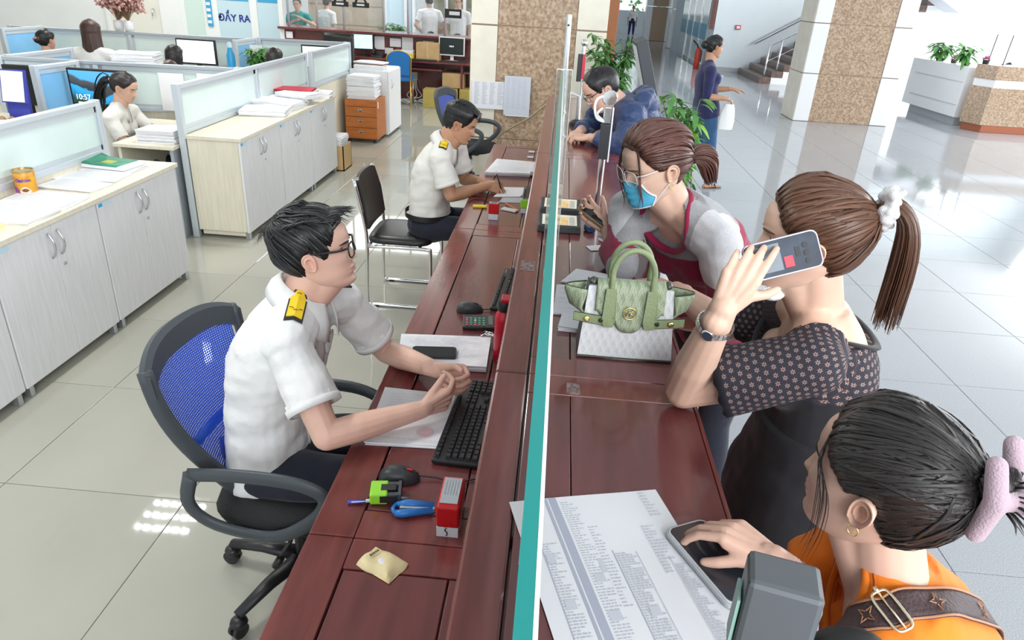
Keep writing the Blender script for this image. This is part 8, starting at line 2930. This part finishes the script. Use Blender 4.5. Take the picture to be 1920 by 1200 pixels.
leafy_plant('potted_plant', 'tall potted plant with fine drooping leaves at the end of the service counter', (.56, 7.1, 0), .15, .42, 20, 1.22, .24, .12, 3, lean=(-.10, .1), density=34, z0=.4)
leafy_plant('potted_plant', 'potted plant with lime tipped leaves behind the masked woman', (.93, 5.2, 0), .15, .42, 11, .92, .17, .15, 5, lean=(-.06, 0), density=22, m2=LEAF_Y, z0=.42)
leafy_plant('potted_plant', 'dark green plant on the floor behind the far glass screen', (-3.6, 15.6, 0), .22, .55, 16, .68, .28, .22, 6, density=24)
leafy_plant('potted_plant', 'leafy desk plant beside the hairband woman', (-3.78, 8.95, .75), .07, .12, 10, .28, .16, .12, 7, density=14)
# dried flowers on the back partition
fv = thing('flower_vase', 'white vases of dried pink flowers on the back partition in front of the cream door', 'flowers', (-5.72, 9.42, 1.2))
_b = MB()
for x in (-.08, .06):
 _b.lathe([(.05, 0), (.06, .04), (.06, .10), (.052, .13)], (x, 0, 0), 16)
_b.build('vase', WHITE_ST, fv, smooth=True)
st, fl_, f2 = MB(), MB(), MB()
rng = np.random.default_rng(12)
for i in range(150):
 a = rng.uniform(0, 2 * PI); r = .28 * math.sqrt(rng.uniform(0, 1)); h = rng.uniform(.2, .46) - r * .25
 b0 = np.array((rng.choice([-.08, .06]), 0, .12)); tip = np.array((math.cos(a) * r - .01, math.sin(a) * r * .7, .12 + h))
 st.tube(bez(b0, (b0 + tip) / 2 + (0, 0, .06), tip, 6), .003, 4)
 for j in range(5):
  p = tip + rng.normal(0, .028, 3)
  (fl_ if rng.random() < .7 else f2).ball(p, rng.uniform(.012, .022), 6, 4)
st.build('stems', mat('stem_dry', (.24, .14, .08), .8), fv)
o = fl_.build('blossoms', mat('blossom_pink', (.50, .26, .24), .9), fv); o['kind'] = 'stuff'
o = f2.build('pale_blossoms', mat('blossom_pale', (.66, .44, .40), .9), fv); o['kind'] = 'stuff'
# ------------------------------------------------------------ bright hall: kiosk, stairs, reception
ki = thing('info_kiosk', 'tall leaning dark grey information stand with a pale side behind the man in navy', 'kiosk', (.95, 6.5, 0))
_b = MB(); _b.slab([(.60, 6.46, 1.60), (.645, 6.40, 1.64), (1.02, 6.40, .50), (.975, 6.46, .46)], (.0, .42, .0))
_b = MB()
ux, uz = nrm(np.array((.36, 0, -1.1))), None
nn_ = np.array((ux[2] * -1, 0, ux[0])) * -1      # faces the counter and up
o0 = np.array((.615, 6.40, 1.62))
def kp(a, c, e): return o0 + ux * a + np.array((0, 1, 0)) * c + nn_ * e
_b.raw([kp(0, 0, 0), kp(1.25, 0, 0), kp(1.25, .48, 0), kp(0, .48, 0), kp(0, 0, -.10), kp(1.25, 0, -.10), kp(1.25, .48, -.10), kp(0, .48, -.10)], [(0, 1, 2, 3), (7, 6, 5, 4), (0, 4, 5, 1), (1, 5, 6, 2), (2, 6, 7, 3), (3, 7, 4, 0)])
pt(ki, 'housing', GREYPL, mb=_b, bevel=.006)
_b = MB(); _b.raw([kp(.03, .03, .002), kp(1.2, .03, .002), kp(1.2, .45, .002), kp(.03, .45, .002)], [(0, 1, 2, 3)])
pt(ki, 'screen', mat('screen_pale', (.72, .75, .80), .6), mb=_b)
_b = MB(); _b.raw([kp(0, -.004, -.012), kp(1.25, -.004, -.012), kp(1.25, .0, -.0), kp(0, .0, -.0)], [(0, 1, 2, 3)])
pt(ki, 'white_edge', WHITE_ST, [((.98, 6.395, .30), (1.10, 6.88, .50))])
pt(ki, 'foot', GREYPL, [((.80, 6.38, 0), (1.30, 6.90, .04)), ((1.02, 6.5, .04), (1.14, 6.78, .45))], bevel=.008)
stn = thing('staircase', 'straight stair with dark brown steps rising to the right against the bright wall', 'stairs', (7.5, 21, 0))
stn['kind'] = 'structure'
TREAD = mat('tread_brown', (.20, .135, .115), .3, col2=(.12, .075, .065), scale=12)
for i in range(19):
 x = 5.30 + i * .292
 pt(stn, 'step', TREAD, [((x, 20.0, i * .163), (x + .31, 22.5, (i + 1) * .163))], bevel=.006)
 if i:
  pt(stn, 'stringer', WHITE_ST, [((x, 20.0, 0), (x + .292, 22.5, i * .163 - .001))])
for x, z in ((5.42, .0), (5.72, .163), (7.9, 1.47), (8.9, 2.12)):
 _b = MB(); _b.tube([(x, 20.06, z), (x, 20.06, z + .95)], .022, 10); pt(stn, 'rail_post', STEEL, mb=_b, smooth=True)
_b = MB(); _b.tube([(5.42, 20.06, .95), (10.6, 20.06, 3.84)], .028, 10); _b.tube([(5.42, 20.06, .55), (10.6, 20.06, 3.44)], .012, 8)
pt(stn, 'handrail', STEEL, mb=_b, smooth=True)
_b = MB(); _b.tube([(5.62, 22.45, .86), (9.0, 22.45, 2.88)], .035, 10); _b.tube([(5.75, 22.45, .93), (5.75, 22.58, .90)], .015, 8)
pt(stn, 'handrail', STEEL, mb=_b, smooth=True)
_b = MB(); _b.slab([(8.87, 19, 2.30), (9.45, 19, 1.98), (10.15, 19, 2.06), (10.15, 19, 2.4)], (0, .8, 0))
pt(stn, 'soffit', mat('soffit_grey', (.66, .69, .74), .6), mb=_b)
rec = thing('reception_desk', 'brown marble reception desk with a white band and red timber plinth', 'desk', (8.6, 14.6, 0))
poly = [(7.84, 13.83), (11.5, 13.95), (11.5, 14.4), (8.3, 14.4), (7.66, 14.22)]
def inset(k):
 c = np.mean(np.array(poly), 0); return [tuple(c + (np.array(p) - c) * k) for p in poly]
for nm, k, z0, z1, m in (('plinth', .97, 0, .13, mat('plinth_red', (.36, .11, .05), .3)), ('marble_body', 1.0, .13, .79, MARBLE), ('white_band', .985, .79, .93, WHITE_ST), ('marble_top', 1.0, .93, 1.17, MARBLE)):
 _b = MB(); _b.prism(inset(k), z0, z1); pt(rec, nm, m, mb=_b, bevel=.006)
for i, (x, y) in enumerate(((7.88, 14.3), (8.16, 14.3))):
 _b = MB(); _b.tube([(x, y, 1.17), (x + .02, y, 1.68)], .010, 8); _b.lathe([(.025, 0), (.025, .01)], (x, y, 1.17), 12)
 tag(_b.build('rod', mat('rod_grey', (.07, .08, .10), .5), None), ('thin grey rod nearer the planter on the reception desk', 'thin grey rod nearer the receptionist on the reception desk')[i], 'rod')
plx = thing('planter', 'long white planter wall beside the marble reception desk', 'planter', (7.9, 15.4, 0))
_b = MB(); _b.prism([(7.56, 16.55), (7.66, 14.45), (8.1, 14.5), (8.05, 16.55)], .16, 1.08); pt(plx, 'body', WHITE_ST, mb=_b, bevel=.006)
_b = MB(); _b.prism([(7.66, 16.35), (7.74, 14.55), (8.0, 14.55), (7.98, 16.35)], 0, .16); pt(plx, 'kick', mat('kick_grey', (.42, .46, .48), .5), mb=_b)
for z in (.38, .80):
 _b = MB(); _b.prism([(7.556, 16.3), (7.650, 14.5), (7.67, 14.5), (7.58, 16.3)], z, z + .012); pt(plx, 'groove', mat('groove_grey', (.55, .57, .58), .6), mb=_b)
leafy_plant('planter_plant', 'broad leaved plant at the near end of the white planter', (7.83, 14.95, 1.081), .09, .05, 8, .30, .22, .26, 15, density=7, potm=BLACK)
leafy_plant('planter_plant', 'broad leaved plant at the far end of the white planter', (7.80, 15.9, 1.081), .09, .05, 9, .32, .26, .28, 16, density=7, potm=BLACK)
for i, (x, y, lab) in enumerate(((7.83, 15.4, 'small pink potted flower between the two planter plants'), (7.80, 14.22, 'pink flower at the edge of the reception desk'))):
 t = thing('potted_flower', lab, 'flower', (x, y, 1.08 if i == 0 else 1.17))
 _b = MB(); _b.lathe([(.05, 0), (.06, .07)], (0, 0, 0), 14); _b.build('pot', BLACK, t)
 _b = MB()
 for j in range(22):
  d = nrm(RNG.normal(0, 1, 3)); d[2] = abs(d[2])
  leaf_shape(_b, np.array((0, 0, .08)), d, (0, .1, 1), .10, .028, .2)
 _o = _b.build('petals', mat('petal_pink', (.72, .30, .42), .7), t, smooth=True); _o['kind'] = 'stuff'
# glazed shopfront on the hall side wall, notices, extinguisher
gl = thing('window_11', 'glazed doors with a blue film band on the hall side wall', 'window', (4.4, 26, 0)); gl['kind'] = 'structure'
for y0, y1 in ((23.5, 24.7), (24.8, 26.0), (26.1, 27.3), (27.4, 28.8)):
 pt(gl, 'pane', mat('hall_glass', (.52, .62, .60), .12), [((4.37, y0, .08), (4.39, y1, 3.0))])
 pt(gl, 'film_band', mat('film_blue', (.06, .30, .45), .4), [((4.362, y0, .80), (4.368, y1, 1.25))])
 pt(gl, 'frame', STEEL, [((4.34, y0 - .08, 0), (4.40, y0, 3.0))], bevel=.006)
nbd = MB().box((4.36, 21.9 + .75, 1.15), (4.39, 23.2, 1.95)).build('notice_board', mat('board_red', (.50, .20, .15), .6), None, bevel=.004)
tag(nbd, 'red brown notice board on the hall wall corner above the walking woman', 'board')
al = thing('fire_alarm', 'small red framed call point on the pale hall wall', 'alarm', (5.08, 22.58, 1.26))
MB().box((-.075, -.03, -.06), (.075, .02, .06)).build('frame', mat('alarm_red', (.62, .06, .07), .5), al, bevel=.004)
MB().box((-.05, -.034, -.035), (.05, -.0295, .035)).build('face', PAPER, al)
fe = thing('fire_extinguisher', 'red fire extinguisher with black hose on the hall floor behind the walking woman', 'extinguisher', (4.15, 23.2, 0))
_b = MB(); _b.lathe([(.085, 0), (.09, .02), (.09, .5), (.06, .58), (.03, .6)], (0, 0, 0), 18); _b.build('cylinder', mat('ext_red', (.62, .06, .03), .3), fe, smooth=True)
_b = MB(); _b.tube([(-.02, 0, .6), (-.06, -.02, .68), (-.2, -.04, .80)], .022, 8); _b.tube([(.02, 0, .6), (.10, -.05, .5), (.1, -.05, .2)], .015, 8); _b.build('hose', BLACK_PL, fe, smooth=True)
# notices taped to the marble pillar
for lab, x0, x1, z0, z1, tl in (('white notice taped to the cream left side of the marble pillar', -.958, -.565, .770, 1.06, .0), ('grey printed notice in a plastic sleeve on the brown marble', -.600, -.318, .725, 1.132, .03)):
 t = thing('notice', lab, 'notice', ((x0 + x1) / 2, 7.85, (z0 + z1) / 2))
 w, h = (x1 - x0) / 2, (z1 - z0) / 2
 MB().box((-w, -.004 - tl, -h), (w, .002 - tl * .9, h)).build('sheet', PAPER if tl == 0 else mat('paper_sleeve', (.58, .62, .70), .4), t)
 b = MB()
 rng = np.random.default_rng(int(w * 1000))
 for i in range(16):
  zz = h * .85 - i * h * 1.6 / 16
  for k in range(4):
   x = -w * .85 + k * w * .43
   b.quad((x, -.0055 - tl, zz), (x + w * .42 * rng.uniform(.3, .9), -.0055 - tl, zz), (x + w * .42 * .6, -.0055 - tl, zz + .006), (x, -.0055 - tl, zz + .006))
 b.build('printed_lines', INK_P, t)['kind'] = 'stuff'
 if tl:
  MB().box((-w + .02, -.002 - tl, -h - .012), (w, .0 - tl, -h)).build('sleeve_edge', PAPER, t)
# ------------------------------------------------------------ the people further off
SHIRT_FAR = cloth_mat('shirt_far_white', (.80, .80, .80), bump=.4, bscale=7)
SKF = skin_mat('skin_far', (.62, .38, .28))
def far_person(label, loc, f, J, top, hairline=PULLED, hairm=HAIR_DARK, T=.06, fem=True, hs=.228, sleeve=.6, trousers=NAVY_CLOTH, locks=None, detail=0, extra=None, hands=True, skin=SKF, hood=None, skirt=None, pole=(0, -.55, .6), loose=.016, neck=None, shoes=True, low=True, hd=None, build=1.0):
 P = Person('person', label, loc, J, hs, skin, fem=fem, detail=detail, build=build)
 h = None
 if hands is True:
  h = {}
  for q in 'LR':
   if 'wr' + q in P.J:
    d = nrm(P.J['wr' + q] - P.J['el' + q])
    h[q] = dict(d=d, pn=nrm(np.cross(d, np.cross((0, 0, -1.0), d)) + (0, 0, -1e-3)), curls=[(.4, .5, .3)] * 4)
 elif hands:
  h = hands
 P.make_body(hands=h, vox_arm={0: .006, 1: .004}[detail], feet=f if 'anL' in J and low else None)
 P.face(eyes=True, lid=.2, brow_mat=BROW, lip_mat=LIP_ROSE if fem else LIP_MAN)
 P.hair(hairm, hairline, T, pole=pole, relief=.005, locks=locks, extra=extra, seed=len(label), soft=.08)
 e = {}
 hol = []
 def both(mb):
  P.torso(mb, loose, waist=1.05, hem=.06)
  for q in 'LR':
   if 'el' + q in P.J:
    e[q] = P.sleeve(mb, q, sleeve, .016, .016)
    hol.append((e[q][0], e[q][1], e[q][2] - .006, .02))
 kw = {}
 if neck:
  kw = dict(neck=(P.J['neck'] + P.Fw[-1] * .03 - P.axis * .04, neck), recess=.04)
 P.garment('top', top, both, .011, 4, hol, wrinkle=.005, wseed=len(label), **kw)
 if low:
  def tr(mb):
   if 'knL' in P.J:
    P.limbs(mb, .012)
   mb.ball(P.J['hip'], np.array((.15, .15, .13)) * build, axes=np.eye(3))
  P.garment('trousers', trousers, tr, .013, 4)
 if 'anL' in P.J and shoes and low:
  for q in 'LR':
   an = P.J['an' + q]
   b = MB(); fd = nrm(f)
   b.cap(an - fd * .03 + (0, 0, -.045), an + fd * .14 + (0, 0, -.055), .036, .028, 10)
   vs, fs = remesh(b, .010, 3)
   vs[:, 2] = np.maximum(vs[:, 2], .002)
   k = MB(); k.raw(vs, fs); k.build('shoe', BLACK_LEATHER, P.body, smooth=True, off=P.loc)
 return P
def pose(x, y, hz, f, H=.52, lean=0.0, sh=.19, hd=.19, elb=None, wr=None, fem=True, legs=None, tilt=-.05, headf=None, sag=.0):
 """joints from hip position, facing f, arms given in (right, forward, up) offsets from each shoulder"""
 f = nrm(np.array((f[0], f[1], 0.0)))
 r = np.cross(f, (0, 0, 1.0))
 hip = np.array((x, y, hz))
 neck = hip + np.array((0, 0, H * math.cos(lean))) + f * H * math.sin(lean)
 hf = nrm(np.array((*(headf or f)[:2], tilt)))
 J = dict(hip=hip, neck=neck, tf=f, head=neck + np.array((0, 0, hd * .82)) + f * (.05 + .04 * lean), fwd=hf, up=(0, 0, 1),
   shR=neck + r * sh - (0, 0, .065 + sag), shL=neck - r * sh - (0, 0, .065 + sag), hipR=r)
 for q, s in (('R', 1), ('L', -1)):
  e = (elb or {}).get(q, (.06, -.02, -.27)); w = (wr or {}).get(q, (.05, .06, -.50))
  J['el' + q] = J['sh' + q] + r * s * e[0] + f * e[1] + np.array((0, 0, e[2]))
  J['wr' + q] = J['sh' + q] + r * s * w[0] + f * w[1] + np.array((0, 0, w[2]))
  if legs == 'sit':
   J['kn' + q] = hip + f * .42 + r * s * .11 + (0, 0, .02); J['an' + q] = hip + f * .40 + r * s * .11 + (0, 0, -hz + .08)
  elif legs == 'stand':
   J['kn' + q] = hip + r * s * .10 + f * .02 - (0, 0, hz * .48); J['an' + q] = hip + r * s * .11 - (0, 0, hz - .08)
 return J
DESK_ARMS = dict(elb=dict(R=(.03, .10, -.24), L=(.03, .10, -.24)), wr=dict(R=(-.06, .32, -.22), L=(-.06, .32, -.22)))
def ponytail(P, pts, r, m, n=40, spread=.06, seed=1):
 b = MB()
 rng = np.random.default_rng(seed)
 for i in range(n):
  o = rng.normal(0, spread, 3)
  q = [np.array(p) + o * (.5 + .5 * k / (len(pts) - 1)) for k, p in enumerate(pts)]
  P.lock(b, q, r, rng=rng, taper=.7, steps=8)
 return b.build('ponytail', m, P.body, smooth=True, off=P.loc)
# the ponytailed clerk in the near cubicle
J = pose(-3.78, 5.70, .44, (1, .08), H=.50, lean=.30, hd=.19, elb=dict(R=(.03, .13, -.22), L=(.03, .16, -.2)), wr=dict(R=(-.04, .36, -.20), L=(-.06, .38, -.16)), legs='sit', tilt=-.38)
CL = far_person('clerk with a long black ponytail in pale uniform shirt, seated sideways in the near cubicle', (-3.78, 5.70, 0), (1, 0, 0), J, cloth_mat('shirt_clerk', (.66, .65, .62), bump=.4), detail=1, hs=.225, sleeve=.68, T=.05, pole=(0, -.58, .55))
ponytail(CL, [(0, -.48, .55), (0, -.68, .50), (.0, -.80, .10), (.0, -.72, -.55)], .014, HAIR_BLACK, 90, .085)
b = MB(); b.tube(CL.fr.w(np.array([(.06 * math.cos(q), -.53, .55 + .07 * math.sin(q)) for q in np.linspace(0, 2 * PI, 16)])), .007, 6, False); b.build('hair_tie', mat('tie_pink', (.75, .55, .5), .6), CL.body, smooth=True, off=CL.loc)
collar(CL, MATS['shirt_clerk'], r=.056, h=.03)
ch = thing('desk_chair', 'dark chair under the ponytailed clerk', 'chair', (-3.80, 5.70, 0))
MB().box((-.22, -.22, .33), (.22, .22, .385)).build('seat', SEATB, ch, bevel=.02, seg=3)
_b = MB(); _b.lathe([(.03, .04), (.03, .34)], (0, 0, 0), 12); _b.build('gas_column', BLACK_PL, ch)
for i in range(5):
 a = i * 2 * PI / 5
 _b = MB(); _b.tube([(0, 0, .08), (.26 * math.cos(a), .26 * math.sin(a), .04)], [.03, .02], 8); _b.build('base_leg', BLACK_PL, ch, smooth=True)
def long_hair(m, L, n=70, w=.30, seed=2, back=-.42):
 def locks(s, mb, rng):
  for i in range(n):
   a = rng.uniform(1.25, 2 * PI - 1.25)
   dx, dy = math.sin(a), math.cos(a)
   s.lock(mb, [(dx * .22, dy * .28 - .05, 1.0), (dx * .37, dy * .46 - .04, .66), (dx * .37, dy * .46 - .05, .25), (dx * w, dy * .40 - .06, .1 - L * rng.uniform(.8, 1.1))], rng.uniform(.012, .02), flat=(1.3, .5), rng=rng, taper=.5)
 return locks
def bun(P, c, r, m, clip=None):
 b = MB(); b.ball(P.fr.w(c), r * P.hs, 16, 12)
 o = b.build('bun', m, P.body, smooth=True, off=P.loc)
 if clip:
  b = MB(); b.tube(P.fr.w(np.array([(-.12, c[1] - .10, c[2] + .02), (.0, c[1] - .22, c[2] + .06), (.12, c[1] - .12, c[2] + .10)])), .010, 8); b.build('hair_clip', clip, P.body, smooth=True, off=P.loc)
 return o
NAVY_TOP = cloth_mat('blazer_navy', (.010, .016, .045), bump=.3)
P = far_person('person in navy jacket with pinned up black hair, seen from behind in the far cubicles', (-6.02, 8.2, 0), (0, 1, 0), pose(-6.02, 8.2, .42, (.15, 1), H=.56, lean=.05, sh=.20, legs='sit', headf=(.25, 1), **DESK_ARMS), NAVY_TOP, T=.05, sleeve=1.7, hairm=HAIR_BLACK)
bun(P, (0, -.50, .50), .17, HAIR_BLACK, mat('clip_rose', (.55, .22, .18), .4))
P = far_person('woman in white with long straight brown hair, hand at her face, in the far cubicles', (-5.42, 8.2, 0), (0, 1, 0), pose(-5.42, 8.2, .46, (-.1, 1), H=.63, sh=.20, legs='sit', headf=(-.35, 1), tilt=-.12, elb=dict(R=(.03, .1, -.24), L=(.06, .16, -.17)), wr=dict(R=(-.06, .3, -.2), L=(-.06, .22, .05))), SHIRT_FAR, T=.10, locks=long_hair(HAIR_BROWN, .70, 120, .44), hairm=hair_mat('hair_chestnut', (.025, .012, .009), (.085, .038, .026)), sleeve=.9, build=1.12, hs=.25)
P = far_person('woman with a long black hair facing the wide white monitor', (-4.50, 8.25, 0), (0, 1, 0), pose(-4.50, 8.25, .42, (0, 1), H=.47, sh=.19, legs='sit', **DESK_ARMS), SHIRT_FAR, T=.08, locks=long_hair(HAIR_DARK, .45, 70, .36), hairm=HAIR_DARK, sleeve=.7)
P = far_person('person of whom only the brown crown shows over the partition, before the black haired woman', (-4.36, 7.85, 0), (0, 1, 0), pose(-4.36, 7.85, .40, (0, 1), H=.37, sh=.18, legs='sit', **DESK_ARMS), SHIRT_FAR, T=.06, hairm=hair_mat('hair_cocoa', (.03, .016, .012), (.09, .05, .038)), sleeve=.7)
P = far_person('woman with a pale hairband and dark shoulder length hair by the leafy desk plant', (-3.40, 8.45, 0), (1, .2, 0), pose(-3.40, 8.45, .42, (.35, .9), H=.49, sh=.18, legs='sit', **DESK_ARMS), SHIRT_FAR, T=.07, locks=long_hair(HAIR_DARK, .22, 60, .36), hairm=HAIR_DARK, sleeve=.7)
b = MB(); b.tube(P.fr.w(np.array([(.375 * math.cos(q), -.02, .54 + .52 * math.sin(q)) for q in np.linspace(.2, PI - .2, 20)])), .006, 6); b.build('hairband', mat('band_cream', (.75, .70, .62), .5), P.body, smooth=True, off=P.loc)
P = far_person('person in white shirt bending forward at the left picture edge', (-6.4, 7.75, 0), (-1, .3, 0), pose(-6.35, 7.75, .68, (-1, .25), H=.56, lean=.62, sh=.2, elb=dict(R=(.04, .05, -.26), L=(.04, .05, -.26)), wr=dict(R=(0, .18, -.42), L=(0, .18, -.42)), legs=None), SHIRT_FAR, T=.05, fem=False, sleeve=.7, hairline=MALE_LINE, hairm=HAIR_BLACK, low=False)
# behind the far glass
TEAL = cloth_mat('scrubs_teal', (.01, .33, .31), bump=.4)
P = far_person('woman in teal scrubs raising a bottle to her mouth behind the far glass', (-5.62, 15.6, 0), (0, -1, 0), pose(-5.62, 15.6, .82, (.1, -1), H=.43, sh=.19, legs='stand', elb=dict(R=(.10, .06, -.22), L=(.15, .05, -.16)), wr=dict(R=(-.14, .20, -.08), L=(-.14, .22, .0))), TEAL, fem=True, T=.045, hairm=HAIR_BLACK, sleeve=.6, trousers=TEAL)
P = far_person('man in white shirt half hidden behind the steel post, turned away', (-5.15, 16, 0), (0, 1, 0), pose(-5.15, 16, .86, (.5, 1), H=.44, sh=.19, legs='stand'), SHIRT_FAR, fem=False, T=.035, hairline=MALE_LINE, hairm=HAIR_BLACK, sleeve=.7)
P = far_person('man in white shirt and dark trousers with hands on hips behind the far glass', (-2.90, 16, 0), (0, 1, 0), pose(-2.90, 16, .98, (-.4, 1), H=.47, sh=.19, legs='stand', elb=dict(R=(.12, -.06, -.24), L=(.12, -.06, -.24)), wr=dict(R=(-.02, .02, -.38), L=(-.02, .02, -.38))), SHIRT_FAR, fem=False, T=.035, hairline=MALE_LINE, hairm=HAIR_BLACK, sleeve=.7)
P = far_person('man in white shirt facing the glass behind the black hanging plate', (-2.28, 16, 0), (0, -1, 0), pose(-2.28, 16, .96, (0, -1), H=.50, sh=.20, legs='stand'), SHIRT_FAR, fem=False, T=.035, hairline=MALE_LINE, hairm=HAIR_BLACK, sleeve=.7)
# walking woman in the hall
f = nrm(np.array((1.0, .35, 0)))
J = dict(hip=(1.66, 8.2, .86), neck=(1.60, 8.2, 1.345), mid=(1.60, 8.2, 1.10), head=(1.632, 8.21, 1.515), fwd=(.95, .30, -.08), up=(0, 0, 1), tf=(.95, .3, 0),
  shR=(1.60, 8.03, 1.285), shL=(1.63, 8.37, 1.285), elR=(1.60, 7.99, 1.03), wrR=(1.80, 8.02, 1.02), elL=(1.72, 8.42, 1.06), wrL=(1.93, 8.36, 1.085), hipR=(.3, -.95, 0),
  knR=(1.76, 8.12, .46), anR=(1.80, 8.12, .075), knL=(1.66, 8.32, .46), anL=(1.50, 8.35, .10))
WK = far_person('woman in dark blue blouse and jeans walking across the hall with a white bag', (1.68, 8.2, 0), (.95, .3, 0), J, cloth_mat('blouse_navy', (.018, .02, .085), bump=.4), detail=1, T=.045, hairm=HAIR_BLACK, sleeve=1.12, trousers=cloth_mat('denim', (.03, .10, .22), bump=.3), skin=SK_TAN, shoes=False, loose=.018, hs=.225,
    hands=dict(R=dict(d=(.9, .1, -.25), pn=(-.1, .2, -1), curls=[(.8, .9, .5)] * 4), L=dict(d=(1, .05, -.05), pn=(0, 0, -1), curls=[(.2, .3, .2)] * 4)))
bun(WK, (0, -.52, .52), .19, HAIR_BLACK)
for q in 'LR':
 an = np.array(J['an' + q])
 fd = nrm(np.array((.95, .3, 0)))
 b = MB(); b.tube([an - fd * .05 + (0, 0, -.066), an + fd * .06 + (0, 0, -.066), an + fd * .17 + (0, 0, -.066)], [.03, .036, .028], 10, flat=(1, .28)); b.tube([an + fd * .09 + np.array((-.3, .95, 0)) * .036 + (0, 0, -.06), an + fd * .09 + (0, 0, -.03), an + fd * .09 - np.array((-.3, .95, 0)) * .036 + (0, 0, -.06)], .006, 6); b.tube([an + (-.03, 0, -.02) + np.array((-.3, .95, 0)) * .035, an + fd * .04 + (0, 0, -.005), an + (-.03, 0, -.02) - np.array((-.3, .95, 0)) * .035], .006, 6)
 b.build('sandal', BLACK_LEATHER, WK.body, smooth=True, off=WK.loc)
b = MB(); b.cbox((1.745, 8.13, 1.235), (.05, .012, .02)); b.build('name_tag', mat('tag_lilac', (.55, .55, .75), .5), WK.body, off=WK.loc)
pb = thing('plastic_bag', 'white plastic bag dangling from the hand of the walking woman', 'bag', (1.86, 8.02, .83))
rows = [[(.075 * math.cos(a) * (1 - .35 * q ** 3) + .01 * math.sin(3 * a + 4 * q), .03 * math.sin(a) * (1 - .3 * q), .17 * (q - .5) * 1.6) for q in np.linspace(0, 1, 8)] for a in np.linspace(0, 2 * PI, 18, endpoint=False)]
b = MB(); b.grid(rows, closed_u=True); b.raw([r[0] for r in rows], [tuple(range(17, -1, -1))]); b.raw([r[7] for r in rows], [tuple(range(18))]); b.build('bag', mat('bag_film', (.85, .86, .87), .4), pb, smooth=True)
b = MB(); b.tube([(-.04, 0, .13), (-.015, 0, .20), (.03, 0, .13)], .006, 6); b.build('handle', MATS['bag_film'], pb, smooth=True)
far_person('tiny woman in white top and navy skirt standing in the far doorway', (3.45, 39.5, 0), (0, -1, 0), pose(3.45, 39.5, .76, (0, -1), H=.38, sh=.17, legs='stand'), SHIRT_FAR, T=.06, hairm=HAIR_BLACK, sleeve=.7, hs=.21, trousers=cloth_mat('skirt_navy', (.015, .03, .10), bump=.3))
P = far_person('receptionist whose dark haired head shows over the marble reception desk', (8.72, 14.98, 0), (0, -1, 0), pose(8.72, 15.05, .46, (-.6, -.8), H=.43, sh=.18, legs='sit', tilt=-.2, **DESK_ARMS), SHIRT_FAR, T=.055, hairm=HAIR_BLACK)
ch2 = thing('desk_chair', 'dark chair under the receptionist', 'chair', (8.72, 15.05, 0))
MB().box((-.22, -.22, .30), (.22, .22, .36)).build('seat', SEATB, ch2, bevel=.02, seg=3)
_b = MB(); _b.lathe([(.2, 0), (.2, .03), (.03, .05), (.03, .31)], (0, 0, 0), 16); _b.build('pedestal', BLACK_PL, ch2, angle=40)
